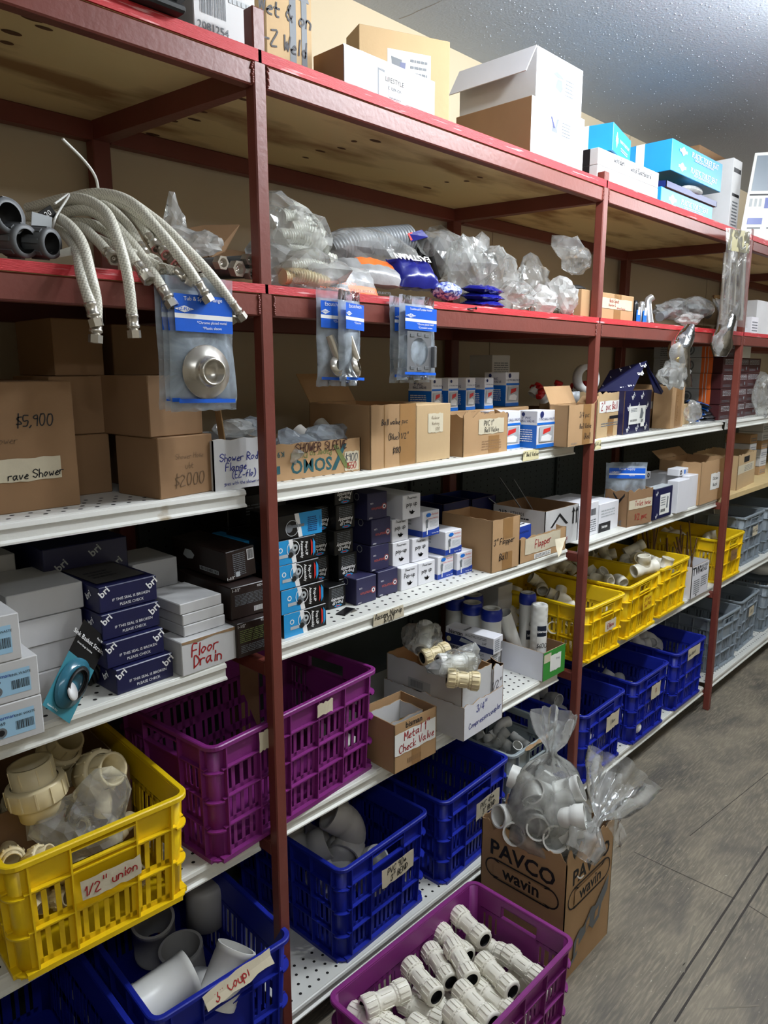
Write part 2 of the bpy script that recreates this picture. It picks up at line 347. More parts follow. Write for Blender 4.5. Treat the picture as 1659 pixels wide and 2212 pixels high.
# ------------------------------------------------------------------ boxes with printing
def faceM(face, w, d, h):
    """matrix from (u metres, v metres, out) on a face to the box frame; returns M, width, height"""
    if face == 'F': return Matrix(((1, 0, 0, 0), (0, 0, -1, 0), (0, 1, 0, 0), (0, 0, 0, 1))), w, h
    if face == 'L': return Matrix(((0, 0, -1, 0), (-1, 0, 0, d), (0, 1, 0, 0), (0, 0, 0, 1))), d, h
    if face == 'R': return Matrix(((0, 0, 1, w), (1, 0, 0, 0), (0, 1, 0, 0), (0, 0, 0, 1))), d, h
    if face == 'T': return Matrix(((1, 0, 0, 0), (0, 1, 0, 0), (0, 0, 1, h), (0, 0, 0, 1))), w, d
def decals(mb, D, w, d, h, parent=None, base=.0003):
    for k, q in enumerate(D):
        M, fw, fh = faceM(q[1], w, d, h); e = base + .00022 * (k + 1); c = q[0]
        if c == 'r': mb.quad([(q[2] * fw, q[3] * fh, e), (q[4] * fw, q[3] * fh, e), (q[4] * fw, q[5] * fh, e), (q[2] * fw, q[5] * fh, e)], q[6], M)
        elif c == 'p': mb.quad([(a * fw, b * fh, e) for a, b in q[2]], q[3], M)
        elif c == 't': add_print(mb, q[2], q[5], q[6], M @ T(q[3] * fw, q[4] * fh, e) @ RZ(q[7] if len(q) > 7 else 0))
        elif c == 'h': add_hand(mb, q[2], q[5], q[6], M @ T(q[3] * fw, q[4] * fh, e) @ RZ(q[7] if len(q) > 7 else 0))
        elif c == 'S': scribble(mb, q[4], q[5], q[6], M @ T(q[2] * fw, q[3] * fh, e), seed=k + 1)
        elif c == 'c':
            r = q[4]; ri = q[6] if len(q) > 6 else 0; n = 20; cx, cy = q[2] * fw, q[3] * fh
            if ri:
                vs = [(cx + rr * math.cos(2 * math.pi * i / n), cy + rr * math.sin(2 * math.pi * i / n), e) for rr in (r, ri) for i in range(n)]
                mb.add(vs, [(i, (i + 1) % n, n + (i + 1) % n, n + i) for i in range(n)], q[5], M)
            else: mb.quad([(cx + r * math.cos(2 * math.pi * i / n), cy + r * math.sin(2 * math.pi * i / n), e) for i in range(n)], q[5], M)
        elif c == 'l':  # rows of unreadable small print
            rnd = random.Random(k); n = q[6]
            for i in range(n):
                v1 = q[3] + (q[5] - q[3]) * (i + .2) / n; v2 = q[3] + (q[5] - q[3]) * (i + .62) / n; u = q[2]
                while u < q[4] * .98:
                    u2 = min(q[4], u + rnd.uniform(.03, .09) * (q[4] - q[2]) * 3)
                    mb.quad([(u * fw, v1 * fh, e), (u2 * fw, v1 * fh, e), (u2 * fw, v2 * fh, e), (u * fw, v2 * fh, e)], q[7], M); u = u2 + (q[4] - q[2]) * .03
        elif c == 'b':  # bars of a barcode
            rnd = random.Random(k); u = q[2]
            while u < q[4]:
                u2 = u + (q[4] - q[2]) * rnd.uniform(.015, .05); mb.quad([(u * fw, q[3] * fh, e), (u2 * fw, q[3] * fh, e), (u2 * fw, q[5] * fh, e), (u * fw, q[5] * fh, e)], q[6], M)
                u = u2 + (q[4] - q[2]) * rnd.uniform(.015, .045)
        elif c == 'n':  # strip of tape or paper with handwriting: a part of its own
            nb = MB(); rnd = random.Random(k + 3); u0, v0, u1, v1 = q[2:6]; n = 9
            top = [(u0 + (u1 - u0) * i / n, v1 + rnd.uniform(-.03, .03) * (v1 - v0)) for i in range(n + 1)]; bot = [(u0 + (u1 - u0) * i / n, v0 + rnd.uniform(-.04, .04) * (v1 - v0)) for i in range(n + 1)]
            vs = [(a * fw, b * fh, .0012) for a, b in top] + [(a * fw, b * fh, .0012) for a, b in bot]
            nb.add(vs, [(n + 1 + i, n + 2 + i, i + 1, i) for i in range(n)], q[6], M)
            for t in q[7]:
                add_hand(nb, t[0], t[3], t[4], M @ T(t[1] * fw, t[2] * fh, .0018) @ RZ(t[5] if len(t) > 5 else 0))
            nb.build('paper_label', parent)
def span(a, b, z):
    p = PZ(*a, z); r = PZ(*b, z); return p, (r - p).length, math.atan2(r.y - p.y, r.x - p.x)
def resolve(a, b, z, top, y=None):
    if y is None: p, w, ang = span(a, b, z)
    else:
        p = PY(*a, y); r = PY(b[0], b[1], y); p.z = z; r.z = z; w = (r - p).length; ang = 0
    h = top if top < 2 else hgt(p, top)
    return p, w, ang, h
def depth_px(p, ang, h, X, dflt=.3):
    yd = Vector((-math.sin(ang), math.cos(ang), 0)); lo, hi = 0, .6
    for _ in range(30):
        m = (lo + hi) / 2; q = p + yd * m + Vector((0, 0, h))
        if pr(q)[0] > X: lo = m
        else: hi = m
    return lo
def carton(name, label, p, w, ang, d, h, mat, D=(), cat='box', group=None, child=(), rot=None, face_mats=None, bevel=.0018):
    mb = MB(); mb.cbox(0, 0, 0, w, d, h, mat, bevel)
    hold = [q for q in D if q[0] == 'n']
    decals(mb, [q for q in D if q[0] != 'n'], w, d, h)
    o = mb.build(name, None, p, rot if rot is not None else (0, 0, ang), label=label, cat=cat, group=group)
    if hold: decals(mb, hold, w, d, h, o)
    return o
def wallstrip(mb, x0, y0, x1, y1, h0, h1, jag, m, edge, rnd, t=.003, n=None):
    """upright cardboard wall from (x0,y0) to (x1,y1), heights h0 -> h1, torn by jag"""
    L = math.hypot(x1 - x0, y1 - y0); n = n or (max(2, int(L / .012)) if jag else 1)
    nx, ny = -(y1 - y0) / L * t, (x1 - x0) / L * t; vs = []; 
    for i in range(n + 1):
        a = i / n; x = x0 + (x1 - x0) * a; y = y0 + (y1 - y0) * a; h = h0 + (h1 - h0) * a + (noise.noise(Vector((a * L * 30, rnd, 0))) * jag if jag else 0)
        vs += [(x, y, 0), (x, y, h), (x + nx, y + ny, h), (x + nx, y + ny, 0)]
    fo = []; fe = []; fi = []
    for i in range(n):
        b = 4 * i; fo.append((b, b + 4, b + 5, b + 1)); fe.append((b + 1, b + 5, b + 6, b + 2)); fi.append((b + 2, b + 6, b + 7, b + 3))
    o = len(mb.v); mb.add(vs, fo, m[0]); mb.add(vs, fi, m[1]); mb.add(vs, fe + [(0, 1, 2, 3), tuple(4 * n + i for i in (3, 2, 1, 0))], edge)
def openbox(name, label, p, w, ang, d, h, mat, inner=None, D=(), jag=0, hf=None, hb=None, group=None, flaps=(), cat='box', edge=None, fill=None, rot=None):
    """open carton; hf = height of the front wall, hb = height of the back wall"""
    inner = inner or mat; edge = edge or KB; hf = hf or h; hb = hb or h; mm = (mat, inner); mb = MB()
    wallstrip(mb, 0, 0, w, 0, hf, hf, jag, mm, edge, 1); wallstrip(mb, w, 0, w, d, hf, hb, jag, mm, edge, 2)
    wallstrip(mb, w, d, 0, d, hb, hb, jag, mm, edge, 3); wallstrip(mb, 0, d, 0, 0, hb, hf, jag, mm, edge, 4)
    mb.box(.002, .002, 0, w - .002, d - .002, .003, inner)
    decals(mb, [q for q in D if q[0] != 'n'], w, d, h)
    o = mb.build(name, None, p, rot if rot is not None else (0, 0, ang), label=label, cat=cat, group=group)
    decals(mb, [q for q in D if q[0] == 'n'], w, d, h, o)
    for side, L, tilt in flaps:
        fb = MB(); base = {'F': (T(0, 0, hf), w), 'B': (T(w, d, hb) @ RZ(180), w), 'L': (T(0, d, h) @ RZ(-90), d), 'R': (T(w, 0, h) @ RZ(90), d)}[side]
        fb.cbox(.003, -.0015, 0, base[1] - .003, .0015, L, mat, .0005, base[0] @ RX(tilt)); fb.build('flap', o)
    return o
# ================================================================== THE ROOM
def wood_floor():
    m = bpy.data.materials.new('worn_painted_boards'); m.use_nodes = True; nt = m.node_tree; b = nt.nodes['Principled BSDF']; N = nt.nodes.new; L = nt.links.new
    tc = N('ShaderNodeTexCoord')
    def nz(sc, st, det=6, rot=0, dist=0):
        mp = N('ShaderNodeMapping'); mp.inputs['Scale'].default_value = st; mp.inputs['Rotation'].default_value = (0, 0, R(rot)); L(tc.outputs['Object'], mp.inputs[0])
        n = N('ShaderNodeTexNoise'); n.inputs['Scale'].default_value = sc; n.inputs['Detail'].default_value = det; n.inputs['Distortion'].default_value = dist; L(mp.outputs[0], n.inputs[0]); return n.outputs[0]
    def ramp(s, p0, c0, p1, c1):
        r = N('ShaderNodeValToRGB'); L(s, r.inputs[0]); e = r.color_ramp.elements; e[0].position = p0; e[0].color = c0; e[1].position = p1; e[1].color = c1; return r.outputs[0]
    def mix(f, a, c, t='MIX'):
        x = N('ShaderNodeMix'); x.data_type = 'RGBA'; x.blend_type = t
        if isinstance(f, float): x.inputs[0].default_value = f
        else: L(f, x.inputs[0])
        for s, q in ((6, a), (7, c)):
            if isinstance(q, tuple): x.inputs[s].default_value = q
            else: L(q, x.inputs[s])
        return x.outputs[2]
    base = ramp(nz(2.2, (1, 1.5, 1), 10), .38, lin((.38, .36, .32)), .62, lin((.51, .475, .41)))
    streak = nz(16, (1, 9, 1), 8); base = mix(ramp(streak, .45, (0, 0, 0, 1), .75, (.55, .55, .55, 1)), base, lin((.68, .63, .54)))
    dark = ramp(nz(3, (1, 2.5, 1), 8, 0, .6), .50, (0, 0, 0, 1), .70, (.6, .6, .6, 1)); base = mix(dark, base, lin((.29, .28, .27)))
    scr = ramp(nz(13, (.8, 16, 1), 6, 8, .3), .60, (0, 0, 0, 1), .68, (.4, .4, .4, 1)); base = mix(scr, base, lin((.62, .58, .50)))
    spk = ramp(nz(60, (1, 2, 1), 2), .70, (0, 0, 0, 1), .74, (.8, .8, .8, 1)); base = mix(spk, base, lin((.72, .69, .62)))
    L(base, b.inputs['Base Color']); b.inputs['Roughness'].default_value = .55
    bp = N('ShaderNodeBump'); bp.inputs['Strength'].default_value = .2; bp.inputs['Distance'].default_value = .004; L(streak, bp.inputs['Height']); L(bp.outputs[0], b.inputs['Normal'])
    return m
FL = wood_floor(); FLJ = pm('floor_joint', (.22, .20, .18), .8); FLR = pm('floor_ridge', (.50, .47, .41), .6, var=.2, scale=9)
X0, X1, Y0, Y1 = -3.6, 11.5, -3.4, .66
mb = MB(); mb.box(X0, Y0, -.1, X1, Y1 + .1, 0, FL)
# raised worn joint strips and panel seams running along the aisle
for (p1, p2, wd, m) in [((1405, 2212), (1659, 1828), .007, FLJ), ((1457, 2208), (1659, 1886), .007, FLJ), ((1420, 2212), (1659, 1850), .007, FLR), ((1446, 2212), (1659, 1868), .004, FLR), ((1370, 1841), (1586, 1941), .003, FLJ),
                        ((1490, 1806), (1659, 1670), .003, FLJ), ((1618, 1957), (1659, 1983), .003, FLJ), ((1400, 1796), (1480, 1748), .008, FLR), ((1480, 1748), (1515, 1706), .006, FLR), ((1580, 1718), (1618, 1665), .004, FLR), ((1475, 2100), (1500, 2000), .010, FLR), ((1380, 2190), (1480, 2080), .003, FLR), ((1520, 2180), (1640, 2172), .006, FLR)]:
    p = PZ(*p1, 0); q = PZ(*p2, 0); t = (q - p).normalized() * .5 * wd; n = Vector((-t.y, t.x, 0)); u = Vector((0, 0, .0007))
    mb.quad([p + n + u, p - n + u, q - n + u, q + n + u], m)
mb.build('floor', kind='structure')
WALL = pm('beige_wall_paint', (.78, .72, .61), .75, var=.05, scale=2); JNT = pm('wall_board_joint', (.60, .54, .45), .8)
mb = MB(); mb.box(X0, Y1, 0, X1, Y1 + .1, CEIL, WALL)
for x in (-.72, .50, 1.72, 2.94, 4.16): mb.box(x, Y1 - .0015, 1.8, x + .004, Y1, CEIL, JNT)
mb.build('wall_back', kind='structure')
CEM = pm('textured_grey_ceiling', (.72, .75, .79), .9, bump=.3, bscale=110, spec=.1)
mb = MB(); mb.box(X0, Y0, CEIL, X1, Y1 + .1, CEIL + .1, CEM)
crk = spline([PZ(862, 40, CEIL), PZ(885, 32, CEIL), PZ(905, 22, CEIL), PZ(930, 12, CEIL), PZ(955, 0, CEIL)], 4)
for i in range(len(crk) - 1):
    a, b = crk[i], crk[i + 1]; mb.quad([(a.x, a.y, CEIL - .0008), (b.x, b.y, CEIL - .0008), (b.x + .002, b.y + .002, CEIL - .0008), (a.x + .002, a.y + .002, CEIL - .0008)], JNT)
rn = random.Random(3)
POP = MB()
mb.build('ceiling', kind='structure')
# blobs of the sprayed ceiling texture
for i in range(700):
    q = PZ(rn.uniform(1000, 1659), rn.uniform(0, 300), CEIL)
    if q.y > .6 or q.x > 4.5: continue
    s = rn.uniform(.0010, .0026); POP.ball((q.x, q.y, CEIL), s, CEM, n=5, k=3, sc=(rn.uniform(.8, 2), 1, .8))
POP.build('ceiling_texture', kind='structure')
SW = pm('side_wall_paint', (.74, .70, .62), .8)
MB().box(X0 - .1, Y0, 0, X0, Y1, CEIL, SW).build('wall_left', kind='structure')
MB().box(X1, Y0, 0, X1 + .1, Y1, CEIL, SW).build('wall_right', kind='structure')
MB().box(X0, Y0 - .1, 0, X1, Y0, CEIL, SW).build('wall_front', kind='structure')

# ================================================================== THE RED STEEL RACK
PW = .032; POSTX = [-1.5, 0, 1.5, 3.0, 4.5, 6.0]   # right edge of each front post
HB, HT = 2.459, 2.505; RB, RT = 1.995, 2.043; TOPZ = 2.53; REDZ = 2.063
PLY = pm('raw_plywood_underside', (.88, .79, .58), .8, rgb2=(.62, .48, .30), scale=2.0, stretch=(1, 3.5, 1), lo=.34, hi=.50)
PLYT = pm('dusty_plywood_top', (.52, .46, .38), .85, var=.2, scale=6)
KNOT = pm('plywood_knot', (.42, .28, .17), .8, var=.4, scale=60)
rack = empty('steel_rack', (0, 0, 0), label='dark red painted steel shelving rack with plywood boards along the back wall', cat='shelving rack')
for i, x in enumerate(POSTX):
    m = MB(); top = HT + .055 if i != 1 else HT + .105
    m.cbox(x - PW, 0, 0, x, PW, top, STEEL, .003)
    m.build('post', rack)
    m = MB(); bx = x - .10 if x < 1 else x - .12; m.cbox(bx, .60, 0, bx + .048, .64, HT, STEEL, .003); m.build('rear_post', rack)
    f0 = x - PW + .003
    for z0, z1 in ((HB, HT), (RB, RT)):
        m = MB()
        m.add([(f0, PW, z0), (bx + .002, .60, z0), (bx + .002, .60, z1), (f0, PW, z1), (x - .003, PW, z0), (bx + .046, .60, z0), (bx + .046, .60, z1), (x - .003, PW, z1)], [(0, 1, 2, 3), (4, 7, 6, 5), (0, 4, 5, 1), (3, 2, 6, 7)], STEEL)
        m.build('cross_beam', rack)
    for z in (1.165, .672, .10):   # short brackets that carry the metal shelves
        MB().cbox(x - PW + .002, PW, z - .024, x - .002, .30, z + .012, STEEL, .003).build('shelf_bracket', rack)
        if i in (0,): pass
for i in range(len(POSTX) - 1):
    a, b = POSTX[i], POSTX[i + 1] - PW
    for z0, z1 in ((HB, HT), (RB, RT)):
        MB().cbox(a, .002, z0, b, PW, z1, STEEL, .003).build('front_beam', rack)
        m = MB(); m.cbox(a - .05, .602, z0, b - .03, .638, z1, STEEL, .003); m.build('rear_beam', rack)
        rn = random.Random(i + int(z0 * 10))
        for xx in (a + .004, b - .004):     # weld beads
            m = MB()
            for k in range(9): m.ball((xx + rn.uniform(-.002, .002), .001, z0 + .006 + k * .0045), .0035, STEEL, n=6, k=4)
            m.build('weld', rack)
    # plywood decks: raw underneath, red painted front edge
    for zz, zt in ((HT, TOPZ), (RT, REDZ)):
        m = MB(); m.box(a - .03, .004, zz, b + .03, .63, zt - .004, PLY); m.box(a - (.02 if i else 0), -.001, zz + .001, b + .02, .006, zt, REDP); m.box(a - .03, .006, zt - .004, b + .03, .050, zt, REDP); m.box(a - .03, .050, zt - .004, b + .03, .628, zt, PLYT)
        if zz == HT:
            rn = random.Random(20 + i)
            spots = {0: [(70, 40), (25, 70), (15, 92), (330, 290), (95, 60)], 1: [(462, 219), (435, 240), (375, 261), (420, 258), (525, 214), (765, 305), (738, 320), (692, 326), (660, 340), (811, 304), (836, 287), (965, 393), (1037, 383), (923, 405), (1008, 391)], 2: [(1035, 350), (1100, 370)]}.get(i, [])
            for px, py in spots:
                q = PZ(px, py, HT); rx, ry = rn.uniform(.010, .022), rn.uniform(.006, .010)
                m.quad([(q.x + rx * math.cos(t * math.pi / 6), q.y + ry * math.sin(t * math.pi / 6), HT - .0006) for t in range(12)][::-1], KNOT)
        m.build('plywood_deck', rack)

# ================================================================== WHITE GONDOLA SHELVES
AZ, BZ, CZ, DZ = 1.608, 1.200, .710, .140
PEG = pm('dark_green_grey_pegboard', (.20, .23, .22), .6, var=.1)
def metal_shelf(x0, x1, z, y0, lab, worn=False, holes=True, price=None, depth=.50, stick=None):
    m = MB(); mt = WMETW if worn else WMET
    m.cbox(x0, y0 + .004, z - .004, x1, y0 + depth, z, mt, .001)
    if holes:
        nx = int((x1 - x0) / .034)
        for r_ in range(4):
            for k in range(nx):
                cx = x0 + .03 + k * .034 + (r_ % 2) * .017; cy = y0 + .030 + r_ * .030
                if cx > x1 - .02: continue
                m.quad([(cx + .0048 * math.cos(t * math.pi / 4), cy + .0048 * math.sin(t * math.pi / 4), z + .0004) for t in range(8)], HOLE)
    o = m.build('metal_shelf', label=lab, cat='shelf')
    l = MB(); prof = [(.010, 0), (0, -.004), (-.002, -.012), (.004, -.017), (.004, -.034), (-.003, -.038), (-.003, -.042), (.012, -.044)]
    vs = [(xx, y0 + a, z + b) for xx in (x0, x1) for a, b in prof]; n = len(prof)
    l.add(vs, [(i + 1, i, n + i, n + i + 1) for i in range(n - 1)], mt); l.add([(xx, y0 + a, z + b) for xx in (x0,) for a, b in prof], [tuple(range(n))], mt); l.add([(xx, y0 + a, z + b) for xx in (x1,) for a, b in prof], [tuple(range(n))[::-1]], mt)
    l.build('front_lip', o)
    if price:
        for (px, wdt, txts, pm_) in price:
            n_ = MB(); q = PY(px[0], px[1], y0); M = T(q.x, y0 - .004, z - .020) @ RX(90)
            n_.quad([(-wdt / 2, -.019, 0), (wdt / 2, -.017, 0), (wdt / 2 - .004, .019, 0), (-wdt / 2 + .003, .017, 0)], pm_, M)
            for t, dv, sz in txts: add_hand(n_, t, sz, INK, M @ T(0, dv, .0008))
            n_.build('price_tape', o)
    return o
metal_shelf(-1.48, -.055, AZ, .050, 'chipped white metal shelf under the brown boxes left of the front post', worn=True)
metal_shelf(.012, 1.44, AZ, .050, 'white metal shelf carrying the ball valve boxes between the two near posts', price=[((1145, 985), .10, [('1" Ball Valve', .002, .014)], CREAM)])
metal_shelf(1.53, 2.95, AZ, .050, 'white metal shelf under the blue patterned box right of the second post', price=[((1290, 965), .05, [('3/4 dc', .002, .014)], CREAM)])
metal_shelf(3.01, 5.9, AZ, .050, 'white metal shelf under the stacked dark red boxes beyond the third post')
metal_shelf(-1.48, -.125, BZ, .055, 'perforated white metal shelf carrying the navy boxes left of the front post', worn=False)
metal_shelf(.012, 1.43, BZ, .055, 'perforated white metal shelf with the pop-up assembly boxes between the near posts', price=[((838, 1335), .13, [('Assem Nipnip', .007, .017), ('$700', -.010, .016)], PAPER)])
metal_shelf(1.53, 2.97, BZ, .055, 'white metal shelf under the toilet hose box right of the second post', holes=False)
o = MB(); o.cbox(3.0, .045, BZ - .03, 5.9, .55, BZ, BOARD, .002); o.build('wooden_shelf', label='pale wooden board shelf beyond the third post', cat='shelf')
metal_shelf(-1.48, -.05, CZ, .05, 'white metal shelf under the yellow crate of union fittings')
metal_shelf(.012, 1.40, CZ, .05, 'perforated white metal shelf under the coupling carton and filter tray')
metal_shelf(1.53, 5.9, CZ, .05, 'long white metal shelf under the row of yellow crates', holes=False)
metal_shelf(-1.48, .0 - PW, DZ, .04, 'bottom white metal shelf left of the front post')
metal_shelf(.012, 1.46, DZ, .03, 'bottom perforated white metal shelf under the two tall blue crates')
metal_shelf(1.51, 2.95, DZ, .03, 'bottom white metal shelf under the row of three blue crates')
metal_shelf(3.01, 5.9, DZ, .03, 'bottom white metal shelf under the grey crates')
for k, (x0, x1) in enumerate(((-1.4, -.14), (-.05, 1.30), (1.45, 2.80), (2.95, 5.9))):
    m = MB(); m.box(x0, .585, .05, x1, .597, AZ - .01, PEG)
    rn = random.Random(k)
    for r_ in range(14):
        for c_ in range(int((x1 - x0) / .05)):
            cx, cz = x0 + .03 + c_ * .05, BZ + .03 + r_ * .027
            if cz < AZ - .03: m.quad([(cx - .003, .5845, cz - .003), (cx + .003, .5845, cz - .003), (cx + .003, .5845, cz + .003), (cx - .003, .5845, cz + .003)], HOLE)
    m.build('pegboard_panel', label=['dark grey-green pegboard panel behind the navy boxes', 'dark grey-green pegboard panel behind the flapper boxes', 'dark pegboard panel behind the toilet hose box', 'dark pegboard panel beyond the third post'][k], cat='panel')
for k, x in enumerate((-.46, 1.10, 2.2)):
    m = MB(); m.cbox(x, .570, .05, x + .03, .586, AZ - .012, PEG, .002)
    for r_ in range(40):
        z = .2 + r_ * .034
        if z < AZ - .05: m.quad([(x + .011, .5695, z), (x + .019, .5695, z), (x + .019, .5695, z + .018), (x + .011, .5695, z + .018)], HOLE)
    m.build('slotted_upright', label='slotted steel upright against the pegboard ' + ['behind the navy boxes', 'behind the flapper ball carton', 'behind the toilet hose box'][k], cat='upright')
# ================================================================== PLASTIC CRATES
_cr = {}
def crate_mesh(W, D, H, mat, rows, key):
    if key in _cr: return _cr[key]
    m = MB(); rc = .032; tp = .010   # corner radius, taper each side
    def pos(s, u, v, out):
        """side s (0 front 1 right 2 back 3 left), u metres along the side, v height, out outward offset"""
        k = tp * (1 - v / H); L = W if s in (0, 2) else D
        uu = k + u * (L - 2 * k) / L
        if s == 0: return (uu, k - out, v)
        if s == 1: return (W - k + out, uu, v)
        if s == 2: return (W - uu, D - k + out, v)
        return (k - out, D - uu, v)
    def slab(s, u0, v0, u1, v1, o0, o1):
        vs = [pos(s, u, v, o) for o in (o0, o1) for u, v in ((u0, v0), (u1, v0), (u1, v1), (u0, v1))]
        m.add(vs, [(0, 3, 2, 1), (4, 5, 6, 7), (0, 1, 5, 4), (1, 2, 6, 5), (2, 3, 7, 6), (3, 0, 4, 7)], mat)
    fo, bo, bi = -.001, -.0110, -.0135      # rib faces, wall outer, wall inner
    for s in range(4):
        L = W if s in (0, 2) else D; long = L > .5; top = H * .80 if rows == 3 else H * .74; ncol = 5 if long else 3
        inner = L - 2 * rc
        frac = [0, .2, .4, .6, .8, 1] if long else [0, .27, .73, 1]
        us = [rc + .012 + f * (inner - .024) for f in frac]
        ch = (top - .014) / rows
        # bottom flange, upper band
        slab(s, rc * .6, 0, L - rc * .6, .012, bi, fo + .004)
        handle = not long
        for c in range(ncol):
            u0, u1 = us[c], us[c + 1]; mid = handle and c == 1
            if mid:   # hand hole in the upper band
                hv0, hv1 = H * .79, H * .92
                slab(s, u0, top, u1, hv0, bi, bo); slab(s, u0, hv1, u1, H - .004, bi, bo)
                slab(s, u0, hv0 - .004, u1, hv0, bi, fo); slab(s, u0, hv1, u1, hv1 + .003, bi, fo)
            else: slab(s, u0, top, u1, H - .004, bi, bo)
            for r_ in range(rows):
                v0, v1 = .012 + r_ * ch, .012 + (r_ + 1) * ch
                if mid and r_ == rows - 1: slab(s, u0, v0, u1, v1, bi, bo); continue
                n = max(3, int((u1 - u0) / .021)); bw = .0105; fr = .012
                slab(s, u0, v0, u0 + fr, v1, bi, bo); slab(s, u1 - fr, v0, u1, v1, bi, bo)
                slab(s, u0, v0, u1, v0 + .012, bi, bo); slab(s, u0, v1 - .012, u1, v1, bi, bo)
                for k in range(1, n):
                    uc = u0 + (u1 - u0) * k / n; slab(s, uc - bw / 2, v0, uc + bw / 2, v1, bi, bo)
        for u in us: slab(s, u - .0018, .002, u + .0018, H - .004, bo, fo + .002)
        for r_ in range(1, rows + 1): 
            v = .012 + r_ * ch; slab(s, rc, v - .0016, L - rc, v + .0016, bo, fo + .001)
        slab(s, rc, .012, us[0], H - .004, bi, bo); slab(s, us[-1], .012, L - rc, H - .004, bi, bo)
    # rounded corners with fins
    for cx, cy, a0 in ((rc, rc, 180), (W - rc, rc, 270), (W - rc, D - rc, 0), (rc, D - rc, 90)):
        sx = 1 if cx < W / 2 else -1; sy = 1 if cy < D / 2 else -1
        def ringp(off, v, i): 
            k = tp * (1 - v / H); a = R(a0 + 90 * i / 6); r_ = rc + off; return (cx + sx * k + r_ * math.cos(a), cy + sy * k + r_ * math.sin(a), v)
        def sleeve(v0, v1, o0, o1):
            vs = [ringp(o, v, i) for i in range(7) for o, v in ((o0, v0), (o1, v0), (o1, v1), (o0, v1))]
            m.add(vs, [(4 * i + j, 4 * i + 4 + j, 4 * i + 4 + (j + 1) % 4, 4 * i + (j + 1) % 4) for i in range(6) for j in range(4)], mat, None, v1 - v0 > .05)
        sleeve(.0, H - .004, bi, bo)
        for r_ in range(0, rows + 1):
            v = .006 + r_ * (((H * .80 if rows == 3 else H * .74) - .014) / rows); sleeve(v - .002, v + .002, bo, fo + .003)
    # rim: swept round the rounded rectangle
    path = []
    for cx, cy, a0 in ((rc, rc, 180), (W - rc, rc, 270), (W - rc, D - rc, 0), (rc, D - rc, 90)):
        for i in range(7):
            a = R(a0 + 15 * i); path.append((cx, cy, math.cos(a), math.sin(a)))
    prof = [(-.0125, -.010), (-.0125, .0), (-.011, .002), (-.001, .002), (.0015, .0), (.0015, -.009), (-.0005, -.009), (-.0015, -.002), (-.0105, -.003)]
    n = len(prof); N = len(path); vs = [(cx + (rc + o) * c_, cy + (rc + o) * s_, H + z) for cx, cy, c_, s_ in path for o, z in prof]
    m.add(vs, [(i * n + j, ((i + 1) % N) * n + j, ((i + 1) % N) * n + (j + 1) % n, i * n + (j + 1) % n) for i in range(N) for j in range(n)], mat, None, False)
    # floor
    m.box(.018, .018, .001, W - .018, D - .018, .005, mat)
    _cr[key] = m.data('plastic_crate'); return _cr[key]
def crate(label, x, y, z, rz, W, D, H, mat, rows=3, group=None):
    o = inst(crate_mesh(W, D, H, mat, rows, (W, D, H, mat.name, rows)), 'plastic_crate', loc=(x, y, z), rot=(0, 0, R(rz)), label=label, cat='crate', group=group); return o
def note(o, M, w, h, mat, texts, seed=1, curl=0):
    nb = MB(); rnd = random.Random(seed); n = 8
    vs = []
    for j in range(3):
        for i in range(n + 1):
            vs.append(((i / n - .5) * w + rnd.uniform(-.0015, .0015), (j / 2 - .5) * h + (rnd.uniform(-.003, .003) if j != 1 else 0), rnd.uniform(0, .0006) + curl * (j == 2)))
    nb.add(vs, [(j * (n + 1) + i, j * (n + 1) + i + 1, (j + 1) * (n + 1) + i + 1, (j + 1) * (n + 1) + i) for j in range(2) for i in range(n)], mat, M)
    for t in texts: add_hand(nb, t[0], t[3], t[4], M @ T(t[1], t[2], .0016) @ RZ(t[5] if len(t) > 5 else 0))
    nb.build('paper_label', o)
def frontM(W, H, u, v, out=.004): return T(u * W, -out + .002, v * H) @ RX(90)
C1 = crate('yellow plastic crate labelled 1/2" union on the shelf at the lower left', -.668, -.004, CZ, -3, .385, .58, .255, YP, 2)
note(C1, frontM(.385, .255, .52, .56), .125, .045, PAPER, [('1/2" union', 0, 0, .021, INKR, 4)], 2)
C2 = crate('large purple plastic crate with slatted sides behind the front post', -.205, .012, CZ, 5, .61, .41, .31, PP, 3)
note(C2, frontM(.61, .31, .62, .885), .060, .036, PAPER, [], 3); note(C2, frontM(.61, .31, .265, .875), .035, .05, PAPER, [], 4)
C3 = crate('blue plastic crate of white couplings at the bottom left', -.405, -.020, DZ, -3, .385, .58, .31, BP, 2)
note(C3, T(.385 * .56, -.010, .31 * .96) @ RX(55) @ RZ(4), .19, .038, PAPER, [('3" Coupl', -.02, 0, .022, INKR, 3)], 5, .004)
C4 = crate('dark empty blue plastic crate at the lower left edge', -.82, -.02, DZ, -2, .385, .58, .31, BP, 2)
C5 = crate('blue plastic crate labelled PVC 90 3" bend beside the front post', .215, .035, DZ, 2, .41, .54, .32, BP, 3)
note(C5, frontM(.41, .32, .58, .66, .012), .15, .065, PAPER, [('PVC 90*', -.005, .014, .020, INK, 2), ('3" BEND', .005, -.014, .020, INK, 3)], 6)
C6 = crate('blue plastic crate labelled PVC 45 3" bend behind the cardboard box of bagged fittings', .685, .035, DZ, 3, .41, .54, .32, BP, 3)
note(C6, frontM(.41, .32, .60, .66, .012), .15, .065, PAPER, [('PVC 45*', -.005, .014, .020, INK, 2), ('3" BEND', .005, -.014, .020, INK, 3)], 7)
C7 = crate('light grey plastic crate of white fittings left of the second post', 1.105, .055, DZ, 0, .36, .50, .31, GPL, 2)
note(C7, T(.16, -.003, .312) @ RX(35), .16, .012, KB, [], 8)
